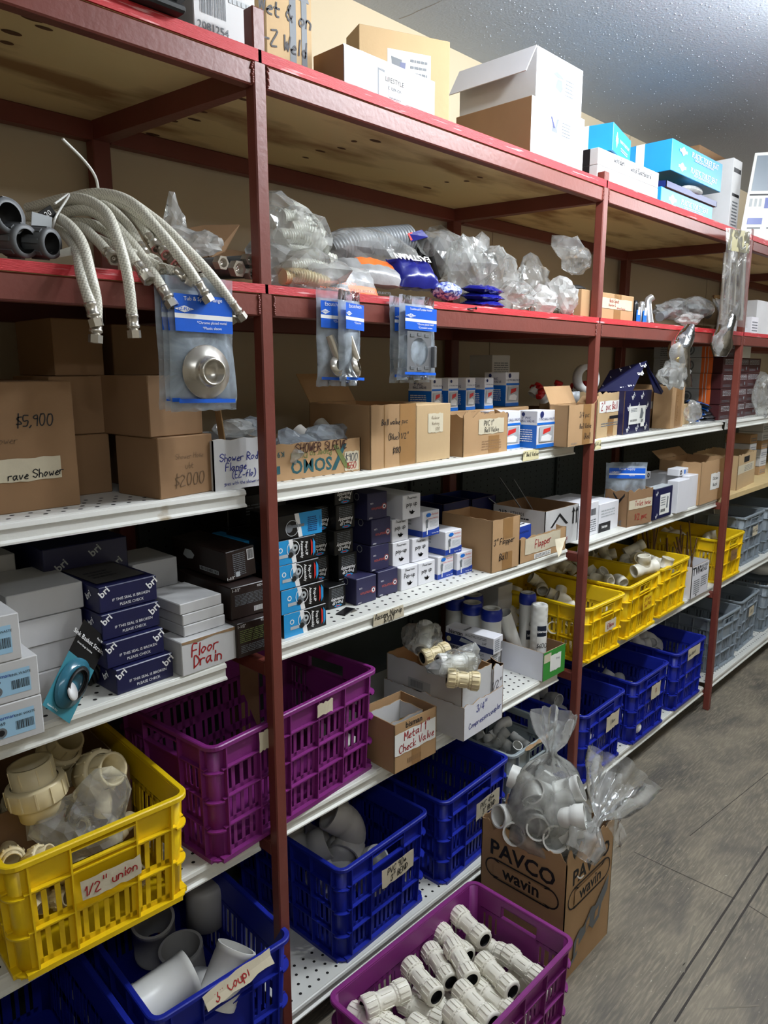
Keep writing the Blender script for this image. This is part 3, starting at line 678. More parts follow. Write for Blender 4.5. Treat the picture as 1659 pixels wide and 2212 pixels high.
C8 = crate('blue plastic crate directly right of the second post', 1.575, .012, DZ, 1, .385, .54, .315, BP, 3)
note(C8, frontM(.385, .315, .62, .70, .010), .12, .07, PAPER, [('Elbow', .0, .0, .016, INKG, 3)], 9)
C9 = crate('blue plastic crate in the middle of the row of three on the bottom shelf', 2.035, .012, DZ, 0, .38, .54, .315, BP, 3)
note(C9, frontM(.38, .315, .56, .70, .008), .10, .07, PAPER, [('8', .0, .0, .02, INKR, 3)], 10)
C10 = crate('blue plastic crate just left of the third post with taped rim', 2.515, .015, DZ, 0, .385, .54, .315, BP, 3)
note(C10, frontM(.385, .315, .5, .90, .008), .16, .06, PAPER, [('Tee short', -.03, .0, .018, INK, 3)], 11)
C11 = crate('grey plastic crate directly right of the third post on the bottom shelf', 3.14, .06, DZ, -2, .40, .51, .325, GP, 3)
C12 = crate('grey plastic crate second from the third post on the bottom shelf', 3.60, .07, DZ, 2, .385, .51, .325, GP, 3)
note(C12, frontM(.385, .325, .5, .70, .008), .10, .06, PAPER, [('3/4', 0, 0, .02, INK)], 12)
C13 = crate('grey plastic crate at the right end of the bottom shelf', 4.08, .07, DZ, 1, .385, .51, .325, GP, 3)
C14 = crate('yellow plastic crate directly right of the second post with red marker label', 1.512, -.006, CZ, -1, .322, .55, .235, YP, 2)
note(C14, frontM(.322, .235, .56, .56, .006), .09, .045, PAPER, [('Elbow', 0, 0, .020, INKR, 5)], 13)
C15 = crate('yellow plastic crate second in the row with a red taped label', 1.868, -.002, CZ, 2, .36, .55, .245, YP, 2)
note(C15, frontM(.36, .245, .56, .57, .006), .10, .07, YP, [('3/4 wire', 0, .015, .016, INKR, 5), ('Tee Pick', 0, -.012, .018, INKR, 5)], 14)
C16 = crate('yellow plastic crate of pale pipe tees left of the metals box', 2.245, .02, CZ, 1, .365, .53, .245, YP, 2)
C17 = crate('yellow plastic crate behind the third post', 3.045, .03, CZ, 0, .37, .53, .245, YP, 2)
note(C17, frontM(.37, .245, .5, .57, .006), .10, .06, TAPE, [('3/4 x 1/2', 0, 0, .016, INKG)], 15)
C18 = crate('grey plastic crate beyond the third post on the yellow crate shelf', 3.50, .07, CZ, 0, .39, .51, .30, GP, 3)
note(C18, frontM(.39, .30, .5, .66, .006), .09, .06, PAPER, [('1/2" Tee', 0, 0, .018, INK)], 16)
C19 = crate('grey plastic crate at the right end of the yellow crate shelf', 3.93, .07, CZ, 0, .39, .51, .30, GP, 3)
FC = crate('purple plastic crate of ribbed compression couplings standing on the floor', .005, -.495, 0, 0, .615, .365, .31, PP, 3)
note(FC, T(.42 - .005, .365 - .0125, .275) @ RX(90), .105, .044, PAPER, [('1" compressor', 0, .008, .012, INK, 3), ('couplin', 0, -.009, .013, INK, 3)], 17)
# ================================================================== CARTONS ON THE SHELVES
def BX(label, a, b, z, top, d, mat, D=(), y=None, name='cardboard_box', group=None, ang=None, w=None, cat='box', maxd=.5, h=None):
    p, w0, an, h0 = resolve(a, b, z, top, y); w0 = w or w0; h0 = h or h0
    if ang is not None: an = R(ang)
    dd = depth_px(p, an, h0, d) if d > 2 else d; dd = min(dd, maxd, .565 - p.y if p.y < .5 else .1); dd = max(dd, .04)
    return carton(name, label, p, w0, an, dd, h0, mat, D, cat, group), p, w0, an, dd, h0
def OB(label, a, b, z, top, d, mat, D=(), y=None, name='open_cardboard_box', ang=None, w=None, jag=0, flaps=(), inner=None, hb=None, group=None):
    p, w0, an, h0 = resolve(a, b, z, top, y); w0 = w or w0
    if ang is not None: an = R(ang)
    dd = depth_px(p, an, h0, d) if d > 2 else d; dd = min(dd, .5, .565 - p.y)
    return openbox(name, label, p, w0, an, dd, h0, mat, inner, D, jag, None, hb, group, flaps), p, w0, an, dd, h0
TAPEV = ('r', 'F', .36, 0, .64, 1, TAPE)
# ---------------------------------------------------------------- top deck
SMALLP = lambda f, u, v: [('r', f, u, v, u + .40, v + .36, PAPW), ('l', f, u + .22, v + .04, u + .38, v + .32, 5, LGR)]
BX('white printed carton with barcode label at the top left corner of the rack', (418, 30), (553, 88), TOPZ, .34, .30, WG,
   [('l', 'F', .08, .45, .48, .92, 9, LGR), ('b', 'F', .10, .20, .5, .32, GRY), ('t', 'F', '2081254', .30, .13, .022, GRY), ('l', 'F', .56, .3, .92, .8, 7, LGR), ('t', 'F', '12320127', .72, .88, .02, GRY)], y=.08)
BX('tan carton with two black up arrows and handwriting on the top deck', (576, 100), (675, 145), TOPZ, .25, .22, KL,
   [('p', 'F', [(.50, .02), (.64, .02), (.64, .82), (.50, .82)], GRY), ('p', 'F', [(.44, .80), (.70, .80), (.57, .97)], GRY), ('p', 'F', [(.76, .02), (.88, .02), (.88, .80), (.76, .80)], GRY), ('p', 'F', [(.72, .78), (.94, .78), (.83, .94)], GRY),
    ('h', 'F', 'Wet & on', .42, .62, .034, INKG), ('h', 'F', 'E-Z Weld', .34, .36, .032, INKG)], y=.12)
o, p, w_, an, dd, hh = BX('white fronted tan carton with faucet sketch sticker lying open on the top deck', (742, 165), (938, 246), TOPZ, 93, 676, KD,
   [('r', 'F', 0, 0, 1, 1, WC), ('r', 'F', .28, .06, .62, .86, WHT), ('p', 'F', [(.345, .15), (.36, .15), (.36, .80), (.345, .80)], GRY), ('p', 'F', [(.345, .80), (.42, .80), (.42, .74), (.36, .76)], GRY), ('t', 'F', 'LIFESTYLE', .53, .62, .016, INK), ('r', 'F', .46, .26, .60, .55, LGR), ('t', 'F', 'C 1289-ION', .53, .44, .010, INK), ('l', 'F', .47, .12, .60, .28, 3, GRY)], y=.05, maxd=.32)
fl = MB(); fl.quad([(0, -.003, .002), (.0, -.003, hh - .002), (.05, -.006, hh - .004)] + [(.05 + .045 * math.sin(t * .2), -.0065, hh * .5 + hh * .49 * math.cos(t * .2)) for t in range(1, 15)] + [(.05, -.006, .003)], WG); fl.build('flap', o)
pa = PY(776, 200, .30); pb_ = PY(970, 250, .19); pa.z = pb_.z = TOPZ; ha_ = hgt(pa, 50)
carton('cardboard_box', 'tall kraft carton with faucet picture label leaning behind the white fronted one', pa, (pb_ - pa).length, math.atan2(pb_.y - pa.y, pb_.x - pa.x), .10, ha_, KL, [('r', 'F', .30, .48, .78, .84, PAPW), ('p', 'F', [(.36, .60), (.44, .60), (.46, .76), (.34, .78)], GRY), ('p', 'F', [(.42, .52), (.48, .52), (.50, .74), (.44, .74)], DKB), ('l', 'F', .55, .52, .74, .80, 5, GRY)])
o6, p6, w6, a6, d6, h6 = BX('lower white fronted carton of the open topped pair on the top deck', (1145, 322), (1257, 370), TOPZ, 205, 985, KD,
   [('r', 'F', 0, 0, 1, 1, WC), ('r', 'F', .26, .50, .74, .84, WHT), ('p', 'F', [(.36, .56), (.48, .56), (.46, .66), (.38, .66)], GRY), ('p', 'F', [(.42, .6), (.45, .6), (.50, .80), (.46, .80)], GRY), ('p', 'F', [(.34, .8), (.37, .8), (.43, .64), (.40, .62)], DKB), ('l', 'F', .56, .54, .72, .80, 5, GRY)], y=.035, maxd=.42)
p7 = p6.copy(); p7.x += .02; p7.z += h6 + .001; w7 = w6 * .86; h7 = hgt(p7, 98)
o7 = carton('cardboard_box', 'upper white carton with hanging open side flap on the top deck', p7, w7, 0, .30, h7, WG,
   [('r', 'F', 0, 0, 1, 1, WC), ('p', 'F', [(.40, .36), (.52, .30), (.56, .40), (.54, .56), (.44, .56)], GRY), ('p', 'F', [(.34, .62), (.44, .58), (.58, .60), (.52, .66), (.42, .70)], GRY), ('l', 'F', .62, .28, .80, .66, 5, GRY)])
fl = MB(); fl.cbox(0, 0, 0, .003, .30, .10, WC, .0005, T(-.001, 0, h7) @ RY(-148)); fl.build('flap', o7)
PMD = [('r', 'L', .68, 0, .92, 1, INK), ('t', 'L', 'POWERMAN', .80, .5, .020, WHT, 90)]
q = PY(1290, 385, .03); q.z = TOPZ
hq = (hgt(q, 318)) / 2; wq = (PY(1420, 430, .03) - PY(1290, 385, .03)).length
for k, lb in enumerate(['lower white carton with black striped end beside the second post', 'upper white carton with black striped end and handwriting beside the second post']):
    carton('cardboard_box', lb, q + Vector((0, 0, k * (hq + .001))), wq, 0, .40, hq, WG, PMD + ([('h', 'F', 'wooden', .32, .66, .022, INKG), ('h', 'F', 'wood Seatboard', .68, .52, .020, INKG)] if k else []))
def seat_box(label, p, w, ang, d, h, rows=1, rot=None):
    D = [('r', 'L', .0, .02, .60, .98, CYAN), ('r', 'L', .60, 0, .74, 1, WHT)]
    D = [('r', 'L', .55, 0, .66, 1, WHT)]
    for r_ in range(rows):
        v = (r_ + .5) / rows
        D += [('p', 'F', [(.14, v), (.20, v + .30 / rows), (.26, v), (.20, v - .30 / rows)], WHT), ('r', 'F', .13, v - .09 / rows, .27, v + .09 / rows, WHT), ('t', 'F', 'EZ-FLO', .20, v, .014 if w < .3 else .016, BLUP), ('t', 'F', 'PLASTIC TOILET SEAT', .63, v + .06 / rows, w * .056, WHT), ('l', 'F', .42, v - .28 / rows, .80, v - .12 / rows, 2, WHT)]
    return carton('cardboard_box', label, p, w, ang, d, h, CYAN, D, rot=rot)
q9 = q + Vector((-.03, .02, 2 * hq + .004)); q9 = PY(1322, 345, .02); seat_box('small blue toilet seat carton lying askew on the white striped cartons', Vector((q9.x, .02, TOPZ + 2 * hq + .004)), .26, R(13), .26, hgt(Vector((q9.x, .02, TOPZ + 2 * hq + .004)), 263))
qa = PY(1427, 440, .03); qa.z = TOPZ; wa = (PY(1537, 480, .03) - PY(1427, 440, .03)).length; ha = hgt(qa, 402)
seat_box('bottom blue toilet seat carton of the stack near the third post', qa, wa, 0, .36, ha)
qb = qa + Vector((.02, -.01, ha + .001)); hb_ = hgt(qb + Vector((.06, 0, 0)), 371)
ob_ = openbox('open_cardboard_box', 'crushed dark blue carton with film showing between the blue toilet seat cartons', qb, wa, 0, .36, hb_, DKB, KD, [('t', 'L', 'CO', .72, .5, .05, CREAM)], hf=hb_ * .35, hb=hb_)
fm = MB(); fm.ball((wa * .55, .02, hb_ * .5), .05, FILMH, sc=(1.8, .7, .38), n=16, k=10); fm.build('plastic_wrap', ob_)
qc = qb + Vector((.03, .0, hb_ + .002)); hc = hgt(qc, 298); seat_box('tall blue double toilet seat carton on top of the stack near the third post', qc, wa, 0, .34, hc, 2)
BX('kraft carton standing behind the blue toilet seat cartons', (1500, 470), (1572, 500), TOPZ, 312, .25, KD, [('r', 'F', .55, .45, .9, .85, PAPW)], y=.22)
BX('tall narrow white carton with black bars left of the display card', (1574, 480), (1592, 492), TOPZ, 340, .20, WG, [('r', 'F', .1, .82, .9, .88, INK), ('r', 'F', .1, .5, .9, .54, INK), ('l', 'F', .2, .1, .8, .45, 8, GRY)], y=.06)
m = MB(); P4 = [PY(1598, 519, .0), PY(1690, 519, .0), PY(1712, 326, .02), PY(1633, 330, .02)]
def bil(u, v, o=0): a = P4[0].lerp(P4[1], u); b = P4[3].lerp(P4[2], u); r_ = a.lerp(b, v); return (r_.x, r_.y - o, r_.z)
m.quad([bil(0, 0), bil(1, 0), bil(1, 1), bil(0, 1)], PAPW); m.quad([bil(0, 0, -.004), bil(0, 1, -.004), bil(1, 1, -.004), bil(1, 0, -.004)], PAPW)
for e in (((0, 0), (1, 0)), ((1, 0), (1, 1)), ((1, 1), (0, 1)), ((0, 1), (0, 0))): m.quad([bil(*e[0]), bil(*e[0], -.004), bil(*e[1], -.004), bil(*e[1])], PAPW)
def pr4(u0, v0, u1, v1, mt): m.quad([bil(u0, v0, .001), bil(u1, v0, .001), bil(u1, v1, .001), bil(u0, v1, .001)], mt)
pr4(.05, .56, .95, .965, pm('poster_grey', (.50, .55, .60), .4)); pr4(.20, .62, .38, .90, DKB); pr4(.50, .62, .66, .90, DKB); pr4(.03, .505, .97, .525, INK)
for u in (.06, .17, .28): pr4(u, .38, u + .06, .47, LGR)
pr4(.42, .36, .54, .48, BLU2); pr4(.60, .36, .72, .48, BLU2); pr4(.08, .18, .42, .25, BLU2); pr4(.1, .13, .4, .145, GRY); pr4(.55, .13, .8, .145, GRY)
m.build('display_card', label='white display card printed with blue filter housings at the right of the top deck', cat='display card')
m = MB(); q = PY(250, 20, -.005); m.cbox(q.x, -.03, TOPZ + .012, q.x + .15, .30, TOPZ + .16, pm('black_fabric', (.05, .045, .05), .9, var=.3, bump=.5), .03)
m.cbox(q.x + .02, -.028, TOPZ + .001, q.x + .13, .27, TOPZ + .016, RUB, .004); o = m.build('tool_bag', label='black bag overhanging the top deck at the upper left', cat='bag')

# ---------------------------------------------------------------- shelf A (ball valves), left bay
q = PZ(175, 1090, AZ); hA = .250
carton('cardboard_box', 'big brown carton marked $5,900 at the left edge', (q.x - .36, q.y, AZ), .36, R(0), .36, hA, KD, [('h', 'F', '$5,900', .79, .70, .020, INK), ('h', 'F', 'Shower', .62, .56, .014, INKF)], child=())
nb = MB(); o = col.objects['cardboard_box.010'] if 'cardboard_box.010' in col.objects else None
o = [x for x in col.objects if x.get('label', '').startswith('big brown carton')][0]
decals(nb, [('n', 'F', .50, .24, .905, .42, PAPER, [('5"', .53, .37, .018, INKG, 3), ('rave Shower', .77, .29, .016, INK, 2)])], .36, .36, hA, o)
u1, pu, wu, au, du, hu = BX('lower front brown carton marked shower hose $2000', (347, 1080), (463, 1060), AZ, 947, 248, KD, [('h', 'F', 'Shower Hose', .56, .66, .0115, INKF), ('h', 'F', 'ubt', .55, .50, .013, INKF), ('h', 'F', '$2000', .55, .26, .024, INKF)], maxd=.22)
ux = PY(325, 946, pu.y + .012); u2 = Vector((ux.x, pu.y + .012, AZ + hu + .001))
carton('cardboard_box', 'upper front brown carton with a small cut flap, stacked on the $2000 one', u2, .138, au * .8, .20, .128, KD, [('h', 'F', 'Shower Hose', .55, .62, .012, INKF), ('h', 'F', 'ubt', .55, .46, .014, INKF), ('p', 'F', [(.02, .97), (.05, .97), (.05, 1.0), (.02, 1.0)], KB)])
yb1 = PZ(244, 1062, AZ).y; xr = PY(244, 1062, yb1).x
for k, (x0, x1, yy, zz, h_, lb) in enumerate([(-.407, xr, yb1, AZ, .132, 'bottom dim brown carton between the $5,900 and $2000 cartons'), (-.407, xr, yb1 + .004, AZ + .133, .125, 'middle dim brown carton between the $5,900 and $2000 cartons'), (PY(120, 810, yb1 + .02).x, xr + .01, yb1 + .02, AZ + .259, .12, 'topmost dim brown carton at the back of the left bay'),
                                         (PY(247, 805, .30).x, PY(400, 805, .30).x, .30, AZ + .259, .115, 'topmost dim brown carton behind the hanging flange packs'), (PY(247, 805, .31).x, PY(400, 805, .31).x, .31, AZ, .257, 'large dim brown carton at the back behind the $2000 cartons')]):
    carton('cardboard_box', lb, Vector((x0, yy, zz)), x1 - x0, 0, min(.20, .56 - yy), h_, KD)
q = PZ(463, 1062, AZ)
ofl, pf, wf, af, df, hf_ = OB('white carton marked Shower Rod Flange beside the front post', (463, 1062), (560, 1048), AZ, 952, .22, WG, [('h', 'F', 'Shower Rod', .53, .63, .0175, INKB), ('h', 'F', 'Flange', .46, .44, .0175, INKB), ('h', 'F', '(EZ-flo)', .62, .28, .0155, INKB), ('h', 'F', 'goes with the shower rod', .60, .12, .008, INKB)], jag=.006, w=.135, ang=0)
m = MB(); A_, B_ = Vector((pf.x + .015, pf.y + .03, AZ + hf_ + .10)), Vector((pf.x + .05, pf.y + .05, AZ + .06))
A_ = PY(463, 835, pf.y + .03); B_ = PY(480, 950, pf.y + .03)
m.cbox(-.012, -.0015, -.16, .012, .0015, .02, pm('bare_wood', (.72, .58, .40), .7, var=.2, scale=30, stretch=(8, 8, 1)), .001, frame(A_.lerp(B_, .2), (A_ - B_), (0, -1, 0)) @ RZ(90)); m.build('wooden_stick', label='flat wooden stick standing in the white flange carton', cat='stick')
# ---------------------------------------------------------------- shelf A, middle bay
osl, psl, wsl, asl, dsl, hsl = OB('low torn open carton marked SHOWER SLEEVE', (596, 1041), (787, 1017), AZ, 962, .26, K, [('t', 'F', 'SOMO', .40, .36, .048, pm('print_sea_green', (.12, .33, .36), .6), 180), ('t', 'F', 'Paper to Digital', .40, .66, .022, pm('print_olive', (.42, .46, .25), .6), 180), ('t', 'F', 'K9', .06, .74, .020, pm('print_sea_green', (.1, .3, .3)), 180),
     ('p', 'F', [(.63, .12), (.68, .12), (.82, .86), (.77, .86)], pm('print_sea_green', (.1, .3, .3))), ('p', 'F', [(.80, .12), (.86, .12), (.70, .86), (.65, .86)], pm('print_olive', (.1, .3, .3))), ('r', 'F', .01, .20, .045, .42, pm('print_sea_green', (.1, .3, .3))), ('h', 'F', 'SHOWER SLEEVE', .52, .84, .021, pm('brown_marker', (.25, .11, .08), .7)),
     ('n', 'F', .79, .04, .97, .62, PAPER, [('$900', .88, .42, .018, INKG), ('1550', .88, .18, .016, INKR)])], jag=.004, ang=0)
OB('tall open carton marked Ball valve pvc (Blue) 1/2" $180', (801, 1016), (898, 1001), AZ, 876, 668, K, [('r', 'F', .28, 0, .30, 1, TAPE), ('r', 'F', .62, 0, .98, 1, TAPE), ('h', 'F', 'Ball valve pvc', .52, .72, .0155, INK), ('h', 'F', '(Blue) 1/2"', .60, .48, .0155, INK), ('h', 'F', '$180', .56, .26, .016, INK)], jag=.002, flaps=[('B', .10, 35)])
BX('narrow kraft carton with small paper note right of the ball valve carton', (899, 1001), (972, 990), AZ, 875, .24, KL, [('n', 'F', .32, .50, .76, .84, PAPER, [('Reducer', .54, .76, .009, INKF), ('Bushing', .54, .66, .009, INKF), ('$100', .60, .56, .009, INKF)])], maxd=.3)
OB('torn open carton with taped note PVC 1 Ball Valve', (1000, 988), (1095, 974), AZ, 898, 972, K, [('r', 'F', .55, 0, .80, .45, TAPE), ('l', 'F', .40, .10, .85, .36, 4, KD), ('n', 'F', .32, .50, .90, .88, PAPER, [('PVC 1"', .55, .76, .0165, INK), ('Ball Valve', .62, .60, .0155, INK)])], jag=.022)
def valve_box(label, p, w, d, h, big=False, group=None, ang=0):
    t1 = '1-1/2" PVC BALL VALVE' if big else '1" PVC'
    D = [('r', 'F', 0, 0, 1, .10, BLUP), ('r', 'L', 0, 0, 1, .62, BLUP), ('r', 'L', 0, .62, 1, .68, WHT), ('r', 'F', 0, .62, 1, .68, BLUP), ('c', 'F', .25, .90, w * .10, DKB), ('c', 'L', .28, .90, .007, DKB), ('t', 'F', '1" PVC BALL VALVE' if not big else t1, .5, .77, w * .105, DKB), ('t', 'L', '1" PVC', .45, .80, .013, DKB), ('t', 'L', 'BALL VALVE', .5, .72, .011, DKB), ('l', 'L', .1, .16, .8, .52, 6, WHT),
         ('r', 'F', .12, .16, .90, .58, LGR), ('p', 'F', [(.2, .2), (.75, .17), (.82, .3), (.6, .36), (.42, .34), (.24, .32)], WHT), ('p', 'F', [(.30, .36), (.72, .44), (.74, .54), (.34, .50)], RED)]
    return carton('ball_valve_box', label, p, w, R(ang), d, h, WC, D, group=group)
v = PZ(1158, 969, AZ); vw = (PZ(1187, 963, AZ) - v).length; vh = hgt(v, 888)
valve_box('foremost small blue and white 1" PVC ball valve box at the shelf edge', v, vw, .078, vh)
valve_box('small blue and white 1" PVC ball valve box half hidden behind the foremost one', v + Vector((-vw - .012, .06, 0)), vw, .10, vh)
carton('cardboard_box', 'low kraft carton under the back row of ball valve boxes', (PY(930, 880, .20).x, .195, AZ), PY(1140, 880, .20).x - PY(930, 880, .20).x, 0, .20, .134, K)
for px, lb in ((1046, 'rightmost tall 1" PVC ball valve box in the row behind the torn carton'), (1006, 'middle 1" PVC ball valve box in the row behind the torn carton'), (968, 'left 1" PVC ball valve box in the row behind the hanging toothbrush packs')):
    v2 = PY(px, 882, .20); v2.z = AZ + .135; valve_box(lb, v2, .052, .10, .108)
v2 = PY(932, 882, .20); v2.z = AZ + .135; valve_box('dim 1" PVC ball valve box deep behind the hanging toothbrush packs', v2, .052, .10, .108)
v2 = PY(1092, 870, .24); v2.z = AZ + .135; valve_box('wide 1-1/2" PVC ball valve box at the right of the back row', v2, .085, .10, .125, True)
carton('cardboard_box', 'plain grey printed box stacked highest behind the ball valve boxes', PY(1063, 798, .36).xy.to_3d() + Vector((0, 0, AZ + .24)), .12, 0, .11, .085, WG, [('l', 'F', .1, .2, .9, .7, 5, GRY), ('t', 'F', '1-1/2" PVC BALL VALVE', .5, .1, .009, GRY)])
carton('cardboard_box', 'plain white box base under the grey printed box on the middle shelf', PY(1060, 870, .34).xy.to_3d() + Vector((0, .07, AZ)), .11, 0, .11, .239, WG)
OB('open kraft carton marked 3/4 pvc Ball Valve (Red) left of the second post', (1225, 966), (1281, 957), AZ, 876, 1187, K, [('r', 'F', .55, 0, .85, 1, TAPE), ('h', 'F', '3/4 pvc', .60, .74, .019, INK), ('h', 'F', 'Ball Valve', .66, .46, .017, INK), ('h', 'F', '(Red)', .74, .20, .018, INK), ('t', 'F', 'ASSA ABLOY', .24, .06, .008, GRY)], jag=.002, flaps=[('B', .07, 25), ('R', .05, 60)])
# ---------------------------------------------------------------- shelf A, right bays
OB('worn kraft carton with red lettered tape 2 pvc Ball Valve', (1287, 948), (1344, 937), AZ, 850, .25, KL, [('r', 'F', .40, 0, .62, .42, TAPE), ('r', 'F', .45, .40, .9, .47, INK), ('l', 'F', .15, .24, .8, .34, 2, GRY), ('n', 'F', .06, .56, .99, .82, PAPW, [('2" pvc Ball Val', .54, .69, .030, INKR)])], jag=.012)
_BD = []
rn = random.Random(4)
def bri_pat(face, n, m_, size, off=.5):
    return [('t', face, 'bri', (i + .5 + (j % 2) * .4) / n, (j + .5) / m_, size, WHT, 35) for i in range(n) for j in range(m_) if (i + .5 + (j % 2) * .4) / n < .93]
ob, pb, wb, ab, db, hb2 = OB('tall dark blue patterned carton with raised lid flap and white product label', (1345, 940), (1402, 930), AZ, 845, .24, NAVY, bri_pat('F', 3, 4, .030) + [('r', 'F', .16, .22, .78, .64, PAPW), ('b', 'F', .22, .28, .46, .33, INK), ('l', 'F', .22, .50, .45, .60, 3, GRY), ('p', 'F', [(.56, .34), (.66, .34), (.70, .46), (.64, .58), (.60, .58), (.58, .46)], GRY), ('t', 'F', 'bri', .66, .29, .024, GRY), ('r', 'F', .60, .14, .74, .24, PAPW)], inner=KD)
m = MB()
def tri_panel(mb, pts, mt, pat=None):
    P = [Vector(a) for a in pts]; n = (P[1] - P[0]).cross(P[2] - P[0]).normalized() * .0025
    mb.add([a + n for a in P] + [a - n for a in P], [tuple(range(len(P))), tuple(range(len(P), 2 * len(P)))[::-1]] + [(i, i + len(P), (i + 1) % len(P) + len(P), (i + 1) % len(P)) for i in range(len(P))], mt)
yb = pb.y
L1 = [PY(1292, 846, yb + .10), PY(1366, 845, yb + .01), PY(1396, 780, yb - .01), PY(1318, 800, yb + .10)]; tri_panel(m, L1, NAVY)
X_ = (L1[1] - L1[0]).normalized(); Zt = (L1[3] - L1[0]); nrm = X_.cross(Zt).normalized(); Y_ = nrm.cross(X_)
for i, (u, v_) in enumerate([(.15, .2), (.38, .25), (.62, .2), (.85, .22), (.25, .55), (.5, .55), (.75, .55), (.98, .6), (.4, .85), (.68, .85), (.95, .88)]):
    c = L1[0].lerp(L1[1], u).lerp(L1[3].lerp(L1[2], u), v_); M = Matrix((X_, Y_, nrm)).transposed().to_4x4(); M.translation = c + nrm * .0035; add_print(m, 'bri', .027, WHT, M @ RZ(10))
    M2 = M.copy(); M2.translation = c - nrm * .0035; add_print(m, 'bri', .027, WHT, M2 @ RY(180))
L2 = [PY(1396, 779, yb - .01), PY(1404, 800, yb - .015), PY(1432, 845, yb - .03), PY(1428, 852, yb - .03), PY(1414, 848, yb - .02), PY(1398, 800, yb)]; tri_panel(m, L2, NAVY)
mo = m.build('lid_flap', ob); mo.matrix_parent_inverse = ob.matrix_basis.inverted() if False else Matrix.LocRotScale(ob.location, ob.rotation_euler, None).inverted()
BX('plain white-taped kraft carton tucked behind the dark blue patterned carton', (1398, 925), (1427, 920), AZ, 832, .15, K, [('r', 'F', .1, .45, .95, .62, PAPW), ('r', 'F', .2, 0, .8, .4, KD)])
BX('tall narrow kraft carton with faint vertical writing right of the blue patterned carton', (1447, 927), (1474, 921), AZ, 836, 1413, K, [('r', 'F', .3, 0, .8, 1, TAPE), ('h', 'F', 'Nipple 3/4', .45, .5, .022, KD, 90)])
BX('small kraft box with red writing beside the black and blue packs', (1474, 918), (1488, 915), AZ, 874, .10, KL, [('h', 'F', 'Tank', .5, .72, .016, INKR), ('h', 'F', 'bolt', .5, .40, .016, INKR)])
q = PZ(1562, 909, AZ); q2 = PZ(1634, 894, AZ); cw = .222; n3 = 3
stk = []
for r_ in range(5):
    for c_ in range(n3):
        if r_ == 4 and c_ == 2: continue
        lb = 'dark red box in the stack at the third post, ' + ['bottom row', 'second row', 'third row', 'fourth row', 'top row'][r_] + ', ' + ['left column', 'middle column', 'right column'][c_]
        D = [('l', 'F', .12, .55, .88, .92, 4, LGR), ('l', 'F', .1, .12, .6, .3, 2, GRY), ('c', 'F', .75, .3, .010, GRY)]
        if r_ == 4 and c_ == 1: D = [('r', 'F', 0, 0, 1, 1, PAPW)]
        if c_ == 0: D += [('r', 'L', 0, 0, .70, 1, LGR), ('r', 'L', .70, 0, .86, 1, RED if False else ORG), ('c', 'L', .52, .5, .030, GRY, .022), ('c', 'L', .52, .5, .015, GRY), ('l', 'L', .1, .1, .35, .9, 6, GRY), ('r', 'L', .745, 0, .755, 1, WG), ('r', 'L', .79, 0, .80, 1, WG)]
        stk.append(carton('cardboard_box', lb, Vector((q.x + .01 + c_ * (cw + .003) + (r_ % 2) * .006, q.y + .03 + .012 * c_, AZ + r_ * .083)), cw, 0, .38, .0815, pm('dark_red_card', (.26, .10, .11), .4), D, group='dark red boxes at the third post'))
# ---------------------------------------------------------------- shelf B, left bay
PWS = [('r', 'F', .30, .18, .88, .78, SBLUE), ('b', 'F', .62, .30, .86, .52, INK), ('t', 'F', 'Powerman', .45, .68, .010, BLU2), ('t', 'F', 'P3069', .40, .54, .009, INK), ('t', 'F', 'SINK WASTE', .75, .66, .0065, INK), ('c', 'F', .42, .33, .010, GRY, .004), ('c', 'F', .42, .33, .006, INK)]
zz = BZ
for k, (fr, hh, lb) in enumerate([((97, 1582), .0785, 'bottom white powerman sink waste box at the left edge'), ((88, 1498), .078, 'middle white powerman sink waste box at the left edge'), ((49, 1421), .088, 'top white powerman sink waste box at the left edge')]):
    q = PZ(*fr, zz); carton('sink_waste_box', lb, Vector((q.x - .13, q.y + .004, zz)), .13, R(-2), .20, hh, WG, PWS, group='powerman boxes at the left edge'); zz += hh + .001
zz = BZ
for k, lb in enumerate(['bottom plain white box behind the teal strainer pack', 'second plain white box from the bottom behind the teal strainer pack', 'third plain white box from the bottom behind the teal strainer pack', 'topmost plain white box of the stack behind the teal strainer pack']):
    q = PY(150, 1500, .16); carton('cardboard_box', lb, Vector((-.56 + (.004 if k % 2 else -.004), .165 + .004 * (k % 2), zz)), .155, 0, .20, .058, WG); zz += .059
carton('cardboard_box', 'dim white box deep behind the powerman boxes', (-.66, .38, BZ), .20, 0, .12, .27, WG)
zz = BZ
SEAL = lambda: [('t', 'F', 'bri', .09, .80, .022, WHT, 35), ('t', 'F', 'bri', .91, .74, .024, WHT, 35), ('t', 'F', 'IF THIS SEAL IS BROKEN', .54, .42, .0085, WHT), ('t', 'F', 'PLEASE CHECK', .54, .20, .0085, WHT), ('t', 'L', 'bri', .80, .6, .022, WHT, 35), ('t', 'L', 'bri', .45, .3, .022, WHT, 35), ('r', 'T', .08, .12, .92, .88, pm('worn_grey_print', (.30, .29, .28), .6, var=.3)), ('l', 'T', .2, .3, .6, .6, 3, INK)]
for k, (a, lb) in enumerate([((254, 1503), 'bottom navy sealed box of the stack of four'), ((232, 1447), 'second navy sealed box from the bottom of the stack of four'), ((222, 1386), 'third navy sealed box from the bottom of the stack of four'), ((216, 1327), 'topmost navy sealed box of the stack of four')]):
    q = PZ(*a, zz); carton('sealed_box', lb, Vector((q.x, max(q.y, .058), zz)), .137, R(2.5), .22, .0565, NAVY, SEAL()); zz += .0575
